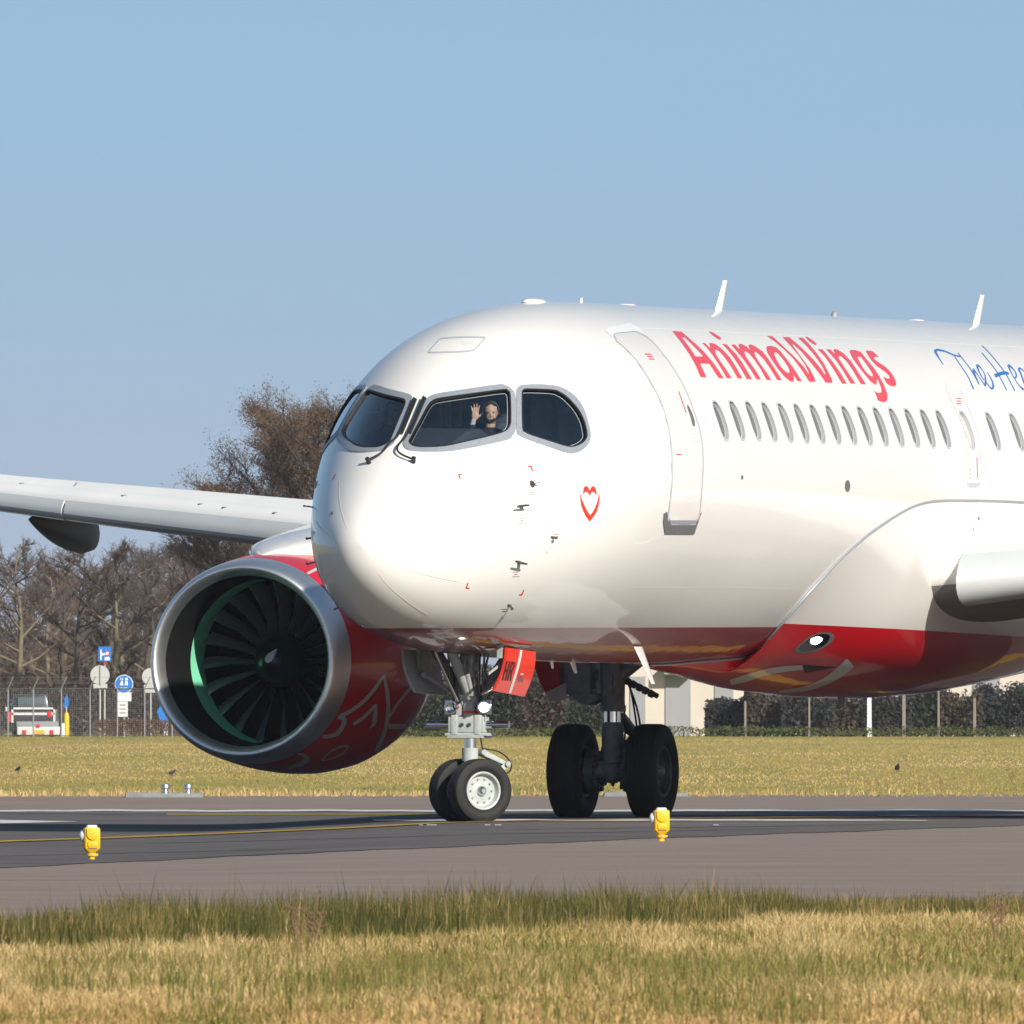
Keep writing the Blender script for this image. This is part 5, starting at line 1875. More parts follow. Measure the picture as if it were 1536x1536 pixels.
def sheet(name, xs, ys, dz, mat):
    vs = [(x, y, gz(x, y) + dz) for y in ys for x in xs]
    n = len(xs)
    fs = [(j * n + i, j * n + i + 1, (j + 1) * n + i + 1, (j + 1) * n + i) for j in range(len(ys) - 1) for i in range(n - 1)]
    me = bpy.data.meshes.new(name)
    me.from_pydata(vs, [], fs)
    me.materials.append(MATS[mat])
    me.shade_smooth()
    return link(bpy.data.objects.new(name, me))
gx = [-9000, -3000, -1000, -400, -150, -60, -30, -18, -12] + [-9 + 0.5 * i for i in range(37)] + [12, 18, 30, 60, 150, 400, 1000, 3000, 9000]
gy = [-600, -200, 0, 60, 120, 160, 180] + [190 + 8 * i for i in range(33)] + [480 + 50 * i for i in range(16)] + [1300, 1500, 2000, 4000, 9000]
tag(sheet('grass_field', gx, gy, 0, 'field'), kind='structure')
def band(name, near, far, mat, dz, px0, px1, step=30, ny=10):
    """ground band between two lines of sight rows, laid on the ground"""
    vs, fs = [], []
    cols = max(2, int((px1 - px0) / step))
    for c in range(cols + 1):
        px = px0 + (px1 - px0) * c / cols
        a, b = gpt(px, near(px)), gpt(px, far(px))
        for k in range(ny + 1):
            p = a.lerp(b, k / ny)
            vs.append((p.x, p.y, gz(p.x, p.y) + dz))
    m = ny + 1
    for c in range(cols):
        for k in range(ny):
            q = c * m + k
            fs.append((q, q + m, q + m + 1, q + 1))
    me = bpy.data.meshes.new(name)
    me.from_pydata(vs, [], fs)
    me.materials.append(MATS[mat])
    me.shade_smooth()
    return link(bpy.data.objects.new(name, me))
def edge_near(px):
    return 1406 - 0.024 * px
def edge_dark(px):
    return max(1218.6, 0.5 * math.sin(px * 0.031) + 0.35 * math.sin(px * 0.083 + 1) + float(np.interp(px, [-3500, 0, 500, 1000, 1536, 5000], [1440, 1303, 1279, 1258, 1239, 1150])))
tag(band('paved_shoulder', edge_near, lambda p: 1195 - 0.002 * p, 'shoulder', 0.005, -3000, 4500, 30, 24), kind='structure')
tag(band('taxiway', edge_dark, lambda p: 1215.2, 'asphalt', 0.010, -3000, 2180, 24, 20), kind='structure')
def mark(name, near, far, mat, a, b):
    return tag(band(name, near, far, mat, 0.015, a, b, 12, 2), kind='structure')
def wob(px, s):
    return 0.35 * math.sin(px * 0.021 + s) + 0.25 * math.sin(px * 0.057 + 2 * s)
mark('white_edge_line', lambda p: 1218.8 + wob(p, 1), lambda p: 1216.2 + wob(p, 1), 'marking_white', -900, 2170)
mark('white_centre_line', lambda p: 1233.0 + wob(p, 2) * .5, lambda p: 1230.6 + 1.6 * sstep(1180, 1390, p) + wob(p, 2) * .5, 'marking_white', 560, 1390)
mark('white_bar', lambda p: float(np.interp(p, [-200, 0, 115], [1240, 1237, 1234.2])), lambda p: float(np.interp(p, [-200, 0, 115], [1230, 1231.5, 1233.8])), 'marking_white', -200, 115)
yl = lambda p: float(np.interp(p, [-400, 0, 150, 350, 520, 660, 800, 985, 1171, 1400, 1750], [1278, 1264.5, 1259.5, 1251.5, 1244, 1236.4, 1232.6, 1229.8, 1228, 1226.3, 1224.4]))
tag(band('yellow_taxi_line', lambda p: yl(p) + (1.1 if p < 650 else 0.4), lambda p: yl(p) - (0.9 if p < 650 else 0.35), 'marking_yellow', 0.019, -400, 1750, 12, 2), kind='structure')
mark('yellow_far_line', lambda p: 1223.6, lambda p: 1222.2, 'marking_yellow', 250, 1130)
mark('yellow_lead_line', lambda p: 1226.5, lambda p: 1224.6, 'marking_yellow', 1318, 1375)
for a, b in ((727, 735), (742, 752), (1070, 1078), (628, 634), (640, 655)):
    mark('white_dash', lambda p: 1240.2, lambda p: 1238.8, 'marking_white', a, b)

# ================================================================ GRASS
attr_mat('grass_blade', 0.75, 0.2, 0.25)
nr = np.random.default_rng(11)
def vnoise(x, y, s, seed=0):
    """cheap smooth value noise"""
    x, y = np.asarray(x) / s, np.asarray(y) / s
    xi, yi = np.floor(x).astype(int), np.floor(y).astype(int)
    def hsh(a, b):
        h = (a * 374761393 + b * 668265263 + seed * 982451653) & 0x7fffffff
        h = ((h ^ (h >> 13)) * 1274126177) & 0x7fffffff
        return (h & 0xffff) / 65535.0
    fx, fy = x - xi, y - yi
    fx, fy = fx * fx * (3 - 2 * fx), fy * fy * (3 - 2 * fy)
    return (hsh(xi, yi) * (1 - fx) + hsh(xi + 1, yi) * fx) * (1 - fy) + (hsh(xi, yi + 1) * (1 - fx) + hsh(xi + 1, yi + 1) * fx) * fy
GZ = np.vectorize(gz)
def blades(name, x, y, h, w, lean, cols, parent=None, sag=0.35):
    """three-triangle blades"""
    n = len(x)
    z = GZ(x, y)
    a = nr.uniform(0, 2 * np.pi, n)
    fa = nr.uniform(-0.6, 0.6, n)                     # facing
    dx, dy = np.cos(fa) * w / 2, np.sin(fa) * w / 2
    lx, ly = np.cos(a) * lean * h, np.sin(a) * lean * h
    V = np.zeros((n, 5, 3))
    V[:, 0] = np.stack([x - dx, y - dy, z - 0.01], -1)
    V[:, 1] = np.stack([x + dx, y + dy, z - 0.01], -1)
    V[:, 2] = np.stack([x - dx * .75 + lx * sag, y - dy * .75 + ly * sag, z + h * 0.55], -1)
    V[:, 3] = np.stack([x + dx * .75 + lx * sag, y + dy * .75 + ly * sag, z + h * 0.55], -1)
    V[:, 4] = np.stack([x + lx, y + ly, z + h * np.sqrt(np.clip(1 - lean ** 2 * 0.6, 0.1, 1))], -1)
    F = np.array([[0, 1, 3], [0, 3, 2], [2, 3, 4]])[None] + (np.arange(n) * 5)[:, None, None]
    C = np.repeat(cols[:, None, :], 3, 1)
    return tinted(name, V.reshape(-1, 3), F.reshape(-1, 3), C.reshape(-1, 3), 'grass_blade', parent)
def edge_depth(x, y):
    """distance along the view at which the paved shoulder begins"""
    px = 768 + FPX * x / 165.0
    return 1.1 * FPX / ((1406 - 0.024 * px) - 1080)
def mixcol(t, cs):
    t = np.clip(t, 0, 0.9999) * (len(cs) - 1)
    i = t.astype(int)
    f = (t - i)[:, None]
    cs = np.array(cs)
    return cs[i] * (1 - f) + cs[i + 1] * f
STRAW, TAN, GREEN, DKGREEN, OLIVE, BROWN = (0.57, 0.42, 0.20), (0.43, 0.29, 0.13), (0.16, 0.18, 0.045), (0.048, 0.058, 0.013), (0.26, 0.225, 0.06), (0.20, 0.12, 0.06)
# mown turf in the foreground
N = 300000
y = 84 + (168 - 84) * nr.random(N) ** 1.25
x = nr.uniform(-1, 1, N) * (y * 0.0195 + 0.7)
keep = y < edge_depth(x, y) - 2.0
x, y = x[keep], y[keep]
n = len(x)
p1 = vnoise(x, y * 0.12, 0.35, 1)
p2 = vnoise(x, y * 0.10, 1.1, 2)
p3 = vnoise(x, y * 0.2, 0.12, 3)
short = np.clip((122 - y) / 12, 0, 1)
h = (0.022 + 0.06 * p1 ** 1.5 + 0.035 * p3) * (1 - 0.5 * short) * nr.uniform(0.5, 1.5, n)
t = 0.62 * p2 + 0.42 * p1 + nr.normal(0, 0.17, n)
col = mixcol((t - 0.06) * 1.3, [(0.075, 0.09, 0.02), GREEN, OLIVE, TAN, STRAW, STRAW])
col = col * (1 - 0.25 * short[:, None] * np.array([0, .35, .5])) * nr.uniform(0.55, 1.3, (n, 1))
tag(blades('mown_turf', x, y, h, nr.uniform(0.004, 0.009, n), nr.uniform(0.1, 0.95, n), col), 'short dry straw and green turf in front of the paved shoulder', 'grass', kind='stuff')
# rush clumps standing in the turf
N = 8500
cx, cy = np.concatenate([nr.uniform(-2.9, 2.9, 160), nr.uniform(-1.9, 1.5, 160)]), np.concatenate([nr.uniform(108, 146, 160), nr.uniform(119, 133, 160)])
k = nr.integers(0, 320, N)
x, y = cx[k] + nr.normal(0, 0.09, N), cy[k] + nr.normal(0, 0.7, N)
h = nr.uniform(0.06, 0.17, N)
col = mixcol(nr.random(N), [DKGREEN, GREEN, OLIVE, BROWN]) * nr.uniform(0.7, 1.2, (N, 1))
tag(blades('rush_clumps', x, y, h, nr.uniform(0.003, 0.006, N), nr.uniform(0.02, 0.45, N), col, sag=0.2), 'darker upright rush clumps scattered in the short turf', 'grass', kind='stuff')
# tall dark grass along the shoulder
N = 48000
x = nr.uniform(-4.3, 4.3, N)
e = edge_depth(x, 0)
y = e - 0.3 - np.interp(768 + FPX * x / 155.0, [-300, 0, 600, 900, 1200, 1536], [14, 14, 14, 11.5, 8, 5]) * nr.random(N) ** 0.9
px = 768 + FPX * x / y
tall = np.interp(px, [-300, 0, 150, 420, 700, 1000, 1200, 1350, 1800], [0.17, 0.18, 0.22, 0.24, 0.23, 0.225, 0.18, 0.14, 0.13])
tall = tall * (0.45 + 0.95 * (0.6 * vnoise(x, y * 0.2, 0.28, 5) + 0.4 * vnoise(x, y * 0.3, 0.09, 15))) * (0.55 + 0.45 * np.clip((e - y) / 3.0, 0, 1))
h = tall * nr.uniform(0.4, 1.1, N) * (1 + 0.35 * (nr.random(N) > 0.96))
tcol = 0.5 * vnoise(x, y * .3, 0.25, 6) + 0.25 * (vnoise(x, y * .2, 0.9, 16) - 0.4) + nr.normal(0, 0.19, N) + np.interp(px, [900, 1500], [0, 0.25])
col = mixcol(tcol + 0.02, [(0.035, 0.04, 0.011), (0.065, 0.07, 0.017), (0.12, 0.115, 0.03), (0.20, 0.15, 0.055), TAN, STRAW]) * nr.uniform(0.7, 1.25, (N, 1))
tag(blades('tall_grass', x, y, h, nr.uniform(0.003, 0.0065, N), nr.uniform(0.02, 0.4, N) ** 1.1, col, sag=0.22), 'tall dark green grass strip along the near edge of the shoulder', 'grass', kind='stuff')
# far field: dry tufts beyond the taxiway
N = 16000
y = 418 + 34 * nr.random(N) ** 1.3
x = nr.uniform(-1, 1, N) * (y * 0.02 + 2)
pxs = 768 + FPX * x / y
y0 = 1.1 * FPX / (1195.5 - 0.002 * pxs - 1080)
keep = y > y0
x, y = x[keep], y[keep]
n = len(x)
h = nr.uniform(0.03, 0.12, n) * (0.5 + vnoise(x, y, 0.8, 9))
col = mixcol(nr.random(n) * 0.7 + 0.4 * vnoise(x, y * .2, 0.9, 8), [OLIVE, TAN, STRAW, STRAW]) * nr.uniform(0.75, 1.15, (n, 1))
tag(blades('verge_grass', x, y, h, nr.uniform(0.012, 0.03, n), nr.uniform(0.1, 0.8, n), col), 'pale dry grass verge along the far edge of the pavement', 'grass', kind='stuff')
N = 60000
y = 440 + (1225 - 440) * nr.random(N) ** 1.15
x = nr.uniform(-1, 1, N) * (y * 0.019 + 3)
band_ = np.interp(y, [440, 470, 520, 600, 800, 1000, 1120, 1180, 1230], [0.7, 0.32, 0.55, 0.68, 0.72, 0.66, 0.5, 0.2, 0.1])
t = band_ + 0.7 * (vnoise(x, y * 0.06, 2.2, 12) - 0.5) + nr.normal(0, 0.07, N)
col = mixcol(t, [GREEN, (0.26, 0.245, 0.06), (0.38, 0.30, 0.09), (0.45, 0.335, 0.115), STRAW]) * nr.uniform(0.88, 1.1, (N, 1))
h = nr.uniform(0.015, 0.05, N) * np.interp(y, [440, 800, 1225], [0.9, 1.0, 1.3])
tag(blades('meadow_grass', x, y, h, nr.uniform(0.012, 0.035, N), nr.uniform(0.1, 0.8, N), col), 'yellow green winter meadow between the taxiway and the fence', 'grass', kind='stuff')

# dry weeds
pbr('weed', (0.20, 0.125, 0.07), 0.8, var=0.2)
def weed(name, px, py, hpx, label, seed, n=5):
    g = gpt(px, py)
    s = FPX / g.y
    H = hpx / s
    r_ = random.Random(seed)
    o = empty(name, g)
    st, hd = MB(), MB()
    for i in range(n):
        a = r_.uniform(-0.35, 0.35)
        top = Vector((a * H, r_.uniform(-.1, .1) * H, H * r_.uniform(0.65, 1.0)))
        st.path([Vector((r_.uniform(-.03, .03) * H, 0, -0.01)), top * 0.5 + Vector((a * 0.1 * H, 0, 0)), top], [H * 0.008, H * 0.007, H * 0.004], 5)
        for k in range(7):
            q = top * r_.uniform(0.5, 1.0)
            d = Vector((r_.uniform(-1, 1), r_.uniform(-.4, .4), r_.uniform(0.2, 1))) * H * 0.12
            st.path([q, q + d], [H * 0.006, H * 0.004], 4)
            hd.ball(q + d, (H * 0.009, H * 0.009, H * 0.02), 5, 4)
    st.obj('stalk', 'weed', o)
    tag(hd.obj('seed_heads', 'weed', o), kind='stuff')
    tag(o, label, 'weed', 'dry weeds')
    return o
weed('dry_weed', 455, 1452, 115, 'reddish dry weed rising from the tall grass at left', 3, 8)
weed('dry_weed', 866, 1415, 58, 'small brown weed in the tall grass near the middle', 4, 4)
weed('dry_weed', 1498, 1432, 108, 'dry branching weed at the right edge of the turf', 5, 7)
weed('dry_weed', 806, 1192, 24, 'brown weed tuft on the far verge beside the main wheels', 6, 6)
weed('dry_weed', 1413, 1189, 28, 'dry weed on the far verge, second from the right edge', 7, 5)
weed('dry_weed', 1308, 1190, 34, 'slim dry weed on the far verge under the belly', 8, 3)
weed('dry_weed', 1524, 1186, 48, 'tall thin weed on the far verge at the right edge', 9, 4)
weed('dry_weed', 27, 1186, 30, 'dead stalk on the far verge with a bird on top', 10, 2)

# rubber and seal streaks on the pavement
pbr('streak_dark', (0.10, 0.085, 0.075), 0.85, var=0.15, scale=2)
pbr('streak_brown', (0.215, 0.165, 0.132), 0.85, var=0.12, scale=2)
pbr('streak_black', (0.045, 0.042, 0.042), 0.75, var=0.2, scale=2)
for a, b, y0, y1, t_, mt in ((180, 700, 1268, 1254, 0.8, 'streak_dark'), (760, 1400, 1246, 1237, 0.7, 'streak_dark'), (-200, 500, 1290, 1274, 0.9, 'streak_dark'), (620, 1200, 1255, 1244, 0.7, 'streak_dark'),
                           (640, 1500, 1228.5, 1227.5, 1.4, 'streak_black'), (700, 1536, 1224.5, 1224, 1.0, 'streak_black'), (1320, 1900, 1229, 1227.4, 1.6, 'streak_black'), (0, 560, 1222.5, 1222, 1.2, 'streak_black')):
    tag(band('rubber_streak', lambda p: y0 + (y1 - y0) * (p - a) / (b - a) + t_ * math.sin(math.pi * (p - a) / (b - a)) ** 0.5 * (0.7 + 0.3 * math.sin(p * 0.05)), lambda p: y0 + (y1 - y0) * (p - a) / (b - a), mt, 0.013, a, b, 20, 1), kind='structure')

# ================================================================ TAXIWAY EDGE LIGHTS AND FITTINGS
pbr('lamp_yellow', (0.86, 0.46, 0.005), 0.45, coat=0.2, var=0.04, scale=30)
pbr('lamp_shade_side', (0.80, 0.40, 0.01), 0.5)
pbr('lens_white', (0.72, 0.74, 0.76), 0.25, coat=0.5)
pbr('zinc', (0.62, 0.63, 0.64), 0.35, metal=1.0, var=0.1, scale=20)
pbr('concrete', (0.22, 0.235, 0.245), 0.85, var=0.15, scale=9, bump=0.004)
def edge_light(px, py, hpx, yaw, label):
    g = gpt(px, py, 0.004)
    H = hpx / (FPX / g.y)
    k = H / 53.0                                       # metres per photo pixel of the fitting
    o = empty('edge_light', g, yaw)
    def B(cx, cz, sx, sy, sz, cy=0.0):
        return (cx * k, cy * k, cz * k), (sx * k, sy * k, sz * k)
    mb = MB()
    mb.lathe([(0, 6.5 * k), (0.3 * k, 6.5 * k), (0.4 * k, 4.8 * k), (5 * k, 4.6 * k)], (0, 0, 0), (0, 0, 1), 18)
    mb.obj('stem', 'lamp_yellow', o)
    mb = MB()
    mb.lathe([(4.6 * k, 0), (4.8 * k, 6.0 * k), (6 * k, 7.2 * k), (9 * k, 7.2 * k), (10.5 * k, 6.0 * k), (11 * k, 0)], (0, 0, 0), (0, 0, 1), 20)
    mb.box(*B(5.5, 8, 8, 4, 3))
    mb.obj('coupling', 'lamp_yellow', o)
    mb = MB()
    mb.tube((0.8 * k, -7 * k, 8 * k), (0.8 * k, -8.6 * k, 8 * k), 1.2 * k, n=8)
    mb.obj('screw', 'zinc', o)
    # housing: chamfered box, deeper than wide, tapered to the coupling
    mb = MB()
    lp = lambda z, hx, hy, c: [(x * k, y_ * k, z * k) for x, y_ in ((-hx + c, -hy), (hx - c, -hy), (hx, -hy + c), (hx, hy - c), (hx - c, hy), (-hx + c, hy), (-hx, hy - c), (-hx, -hy + c))]
    mb.loft([lp(11, 6, 6, 2), lp(16, 11.2, 9, 2), (lp(18, 12, 10, 2)), lp(46, 12, 10, 2), lp(48.5, 11, 9, 2)])
    body = mb.obj('housing', 'lamp_yellow', o, bevel=0.6 * k)
    # round cover bulging from the front face
    mb = MB()
    pts = [(9 * math.cos(a) * k, -10 * k, (39 + 9 * math.sin(a)) * k) for a in [math.pi + math.pi * i / 14 for i in range(15)]] + [(9 * k, -10 * k, 47 * k), (-9 * k, -10 * k, 47 * k)]
    mb.prism(pts, (0, -2.6 * k, 0))
    mb.obj('front_cover', 'lamp_yellow', o, bevel=0.8 * k)
    mb = MB()
    mb.box(*B(0, 23.5, 14, 2.4, 7, -10.6))
    mb.box(*B(0, 19.0, 12, 1.4, 1.2, -10.2))
    mb.obj('latch', 'lamp_yellow', o, bevel=0.4 * k)
    mb = MB()
    mb.box(*B(0, 17.6, 13.5, 1.0, 1.2, -9.9))
    mb.obj('latch_gap', 'sill_grey', o)
    mb = MB()
    mb.loft([lp(48.2, 8.2, 7, 2), lp(51.5, 7.6, 6.4, 2), lp(52.5, 6.4, 5.4, 2)])
    mb.obj('top_cap', 'lens_white', o)
    mb = MB()
    mb.lathe([(10 * k, 9.2 * k), (14 * k, 9.0 * k), (16.5 * k, 7.5 * k), (18 * k, 4 * k), (18.5 * k, 0)], (0, 0, 36 * k), (-1, 0.25, 0), 22)
    mb.obj('side_lens', 'lens_white', o)
    tag(o, label, 'runway light', 'yellow edge lights')
edge_light(137.5, 1290.5, 53, R(8), 'yellow edge light on the left in front of the engine')
edge_light(992, 1262.5, 51, R(8), 'yellow edge light in front of the main wheels')

def slab(px0, px1, py, hpx, label):
    a, b = gpt(px0, py), gpt(px1, py)
    s = FPX / a.y
    mb = MB()
    c = (a + b) / 2
    L = (b - a).length
    mb.box((0, 0, hpx / s / 2 - 0.02), (L, 1.2, hpx / s + 0.04))
    mb.box((-L * 0.28, -0.3, hpx / s * 0.5), (L * 0.42, 0.9, hpx / s * 1.25))
    o = mb.obj('concrete_slab', 'concrete', None, bevel=0.012)
    o.location = c
    return tag(o, label, 'slab'), c, s
o, c, s = slab(188, 305, 1196.5, 7, 'low grey concrete slab carrying two metal light caps')
for px, lab in ((248, 'left silver light cap on the concrete slab'), (282, 'right silver light cap on the concrete slab')):
    p = at(px, 1188, c.y)
    r0 = 6.5 / s
    e = empty('light_cap', (p.x, p.y, c.z + 6 / s - 0.012))
    mb = MB()
    mb.lathe([(0, r0 * 0.75), (0.03, r0 * 0.75), (0.05, r0 * 0.6), (0.075, r0 * 0.6)], (0, 0, 0), (0, 0, 1), 20)
    mb.obj('base', 'zinc', e)
    mb = MB()
    mb.lathe([(0.075, r0 * 0.6), (0.085, r0 * 0.95), (0.125, r0), (0.14, r0 * 0.9), (0.145, 0)], (0, 0, 0), (0, 0, 1), 20)
    mb.obj('cap', 'zinc', e)
    tag(e, lab, 'light', 'silver light caps')
slab(905, 1032, 1195, 6, 'low pale concrete slab on the far verge behind the main wheels')

# birds
pbr('crow_black', (0.012, 0.012, 0.014), 0.5)
def bird(px, py, hpx, yaw, label, base=None):
    g = base if base is not None else gpt(px, py)
    H = hpx / (FPX / g.y)
    o = empty('crow', g, yaw)
    mb = MB()
    mb.ball((0, 0, 0.55 * H), (0.52 * H, 0.22 * H, 0.24 * H), 12, 8, Matrix.Rotation(R(-22), 3, 'Y'))
    mb.ball((0.46 * H, 0, 0.86 * H), (0.17 * H, 0.13 * H, 0.14 * H), 10, 8)
    mb.path([(0.3 * H, 0, 0.68 * H), (0.45 * H, 0, 0.84 * H)], [0.17 * H, 0.12 * H], 8)
    mb.path([(0.58 * H, 0, 0.86 * H), (0.82 * H, 0, 0.82 * H)], [0.055 * H, 0.01 * H], 6)
    mb.prism([(-0.35 * H, -0.1 * H, 0.48 * H), (-0.95 * H, -0.12 * H, 0.28 * H), (-0.95 * H, 0.12 * H, 0.28 * H), (-0.35 * H, 0.1 * H, 0.48 * H)], (0, 0, 0.05 * H))
    mb.obj('body', 'crow_black', o)
    for s_ in (-1, 1):
        mb = MB()
        mb.path([(0.05 * H, s_ * 0.08 * H, 0.4 * H), (0.02 * H, s_ * 0.08 * H, 0.0)], [0.04 * H, 0.025 * H], 5)
        mb.path([(0.02 * H, s_ * 0.08 * H, 0.01 * H), (0.15 * H, s_ * 0.08 * H, 0.01 * H)], [0.02 * H, 0.015 * H], 5)
        mb.obj('leg', 'crow_black', o)
        mb = MB()
        mb.ball((-0.08 * H, s_ * 0.19 * H, 0.56 * H), (0.46 * H, 0.06 * H, 0.17 * H), 10, 6, Matrix.Rotation(R(-20), 3, 'Y'))
        mb.obj('wing', 'crow_black', o)
    tag(o, label, 'bird', 'black birds')
bird(258, 1164, 10, R(20), 'black bird on the grass above the concrete slab')
bird(1346, 1159, 14, R(80), 'black bird on the grass beyond the taxiway at right')
gw = gpt(27, 1186)
bird(27, 1156, 10, R(60), 'black bird perched on the dead stalk at the left edge', gw + Vector((0, 0, 27 / (FPX / gw.y))))

# ================================================================ BACKGROUND BEHIND THE FENCE
attr_mat('leaf', 0.7, 0.2, 0.2)
pbr('bark', (0.07, 0.055, 0.045), 0.9, var=0.3, scale=3)
pbr('bark_pale', (0.16, 0.135, 0.085), 0.9, var=0.3, scale=3)
def grow(seed, H, spread, leafy=0.0, low=0.25, twig_w=0.022, leafcol=None, nlimb=15, dens_=1.0, twigcol=(0.13, 0.085, 0.065)):
    """tree of height H: returns (branch MB, twig arrays)"""
    r_ = random.Random(seed)
    br = MB()
    tv, tf, tc = [], [], []
    def twig(a, b, w, col):
        d = (b - a)
        s = Vector((d.z, 0, -d.x)) if abs(d.x) + abs(d.z) > 1e-6 else Vector((1, 0, 0))
        s = s.normalized() * w / 2
        k = len(tv)
        tv.extend([a - s, a + s, b])
        tf.append((k, k + 1, k + 2))
        tc.append(col)
    def leafq(p, sz, col):
        u = Vector((r_.uniform(-1, 1), r_.uniform(-1, 1), r_.uniform(-1, 1))).normalized() * sz
        v = Vector((r_.uniform(-1, 1), r_.uniform(-1, 1), r_.uniform(-1, 1))).normalized() * sz
        k = len(tv)
        tv.extend([p - u, p + v, p + u])
        tf.append((k, k + 1, k + 2))
        tc.append(col)
    tr = []
    x = y_ = 0.0
    for i in range(8):
        t = i / 7
        tr.append(Vector((x, y_, H * 0.86 * t)))
        x += r_.uniform(-.03, .03) * H * 0.6
        y_ += r_.uniform(-.03, .03) * H * 0.6
    rad = [H * 0.020 * (1 - 0.88 * i / 7) for i in range(8)]
    rad[0] *= 1.35
    br.path(tr, rad, 7)
    def on_trunk(t):
        q = t * 7
        i = min(6, int(q))
        return tr[i].lerp(tr[i + 1], q - i)
    for i in range(nlimb):
        t = low + (1 - low) * (i + r_.random()) / nlimb
        a = r_.uniform(0, 2 * math.pi)
        p0 = on_trunk(t)
        prof = math.sin(math.pi * (0.18 + 0.76 * (t - low) / (1 - low))) ** 0.8
        L = spread * prof * r_.uniform(0.65, 1.15)
        up = r_.uniform(0.35, 0.95)
        d = Vector((math.cos(a), math.sin(a), up)).normalized()
        p1 = p0 + d * L * 0.5
        p2 = p1 + (d + Vector((r_.uniform(-.25, .25), r_.uniform(-.25, .25), r_.uniform(0.0, .5)))).normalized() * L * 0.55
        rb = H * 0.0075 * (1.15 - 0.6 * t)
        br.path([p0, p1, p2], [rb, rb * 0.65, rb * 0.25], 5)
        for j in range(int(9 * dens_)):
            s = r_.uniform(0.25, 1.0)
            q0 = p0.lerp(p1, s * 2) if s < 0.5 else p1.lerp(p2, s * 2 - 1)
            d2 = (d + Vector((r_.uniform(-1, 1), r_.uniform(-1, 1), r_.uniform(-.3, 1.0)))).normalized()
            l2 = L * r_.uniform(0.22, 0.42)
            q1 = q0 + d2 * l2
            cv = r_.uniform(0.7, 1.3)
            twig(q0, q1, twig_w * 2.4, tuple(c * cv for c in twigcol))
            for m in range(int(7 * dens_)):
                s2 = r_.uniform(0.2, 1.0)
                e0 = q0.lerp(q1, s2)
                d3 = (d2 + Vector((r_.uniform(-1, 1), r_.uniform(-1, 1), r_.uniform(-.3, .9))) * 0.9).normalized()
                e1 = e0 + d3 * l2 * r_.uniform(0.35, 0.7)
                cv = r_.uniform(0.7, 1.4)
                twig(e0, e1, twig_w * 1.3, tuple(c * cv for c in twigcol))
                for _ in range(3):
                    f0 = e0.lerp(e1, r_.uniform(0.2, 1))
                    f1 = f0 + (d3 + Vector((r_.uniform(-1, 1), r_.uniform(-1, 1), r_.uniform(-.4, .8)))).normalized() * l2 * 0.3
                    twig(f0, f1, twig_w, tuple(c * cv * 1.1 for c in twigcol))
                    if leafy and r_.random() < leafy:
                        lc = leafcol[r_.randrange(len(leafcol))]
                        for _k in range(9):
                            cv2 = r_.uniform(0.6, 1.35)
                            leafq(f1 + Vector((r_.gauss(0, .12), r_.gauss(0, .12), r_.gauss(0, .12))), r_.uniform(0.03, 0.06), tuple(c * cv2 for c in lc))
    return br, (tv, tf, tc)
VAR = []
for sd in range(6):
    br, tw = grow(100 + sd, 9.0, 2.5 + 0.25 * (sd % 3), low=(0.22, 0.4, 0.12)[sd % 3], nlimb=(15, 18, 13)[sd % 3], twigcol=((0.105, 0.078, 0.068), (0.088, 0.066, 0.058), (0.115, 0.08, 0.07))[sd % 3], dens_=1.15, twig_w=0.020)
    tm = br.mesh('trunk', 'bark_pale' if sd % 3 == 0 else 'bark', sharp=60)
    cm = tinted('crown', *tw, 'leaf').data
    VAR.append((tm, cm))
for o in [o for o in bpy.data.objects if o.name.startswith('crown') and o.parent is None]:
    bpy.data.objects.remove(o)
def bare_tree(px, D, ytop, var, rot, label):
    base = at(px, 1100, D)
    z0 = gz(base.x, D)
    Ht = CAM_H + (1080 - ytop) * D / FPX - z0
    o = empty('bare_tree', (base.x, D, z0 - 0.05), rot)
    k = Ht / 9.0
    o.scale = (k * 1.05, k * 1.05, k)
    link(bpy.data.objects.new('trunk', VAR[var][0]), o)
    link(bpy.data.objects.new('crown', VAR[var][1]), o)
    tag(o, label, 'tree', 'bare trees behind the fence')
r_ = random.Random(21)
front = [(30, 1275, 778, 0), (88, 1300, 815, 2), (118, 1290, 792, 1), (178, 1285, 784, 3), (222, 1310, 790, 4), (262, 1300, 760, 5), (300, 1280, 690, 1), (345, 1295, 716, 0)]
names = ['pale-trunked bare tree standing left of the parked pickup truck', 'low spreading bare tree just right of the pickup truck', 'slim bare tree behind the bollard, under the wing fairing', 'bare tree rising behind the two blue traffic signs', 'twiggy bare tree between the signs and the engine intake', 'dark bare tree behind the upper left of the engine', 'tall thin bare tree left of the big brown-leaved tree', 'bare tree beneath the wing beside the big brown-leaved tree']
for (px, D, yt, v), nm in zip(front, names):
    bare_tree(px, D, yt, v, r_.uniform(0, 6), nm)
def ordn(i):
    return ['first', 'second', 'third', 'fourth', 'fifth', 'sixth', 'seventh', 'eighth', 'ninth', 'tenth', 'eleventh', 'twelfth', 'thirteenth', 'fourteenth', 'fifteenth', 'sixteenth', 'seventeenth', 'eighteenth', 'nineteenth', 'twentieth', 'twenty-first', 'twenty-second', 'twenty-third', 'twenty-fourth'][i]
for i, px in enumerate(range(6, 480, 22)):
    D = 1340 + 200 * r_.random()
    yt = float(np.interp(px, [-60, 0, 120, 260, 340, 480], [830, 820, 825, 805, 765, 740])) + r_.uniform(-26, 26)
    bare_tree(px + r_.uniform(-6, 6), D, yt, r_.randrange(6), r_.uniform(0, 6), ordn(i) + ' hazy bare tree from the left edge in the back row of the wood')
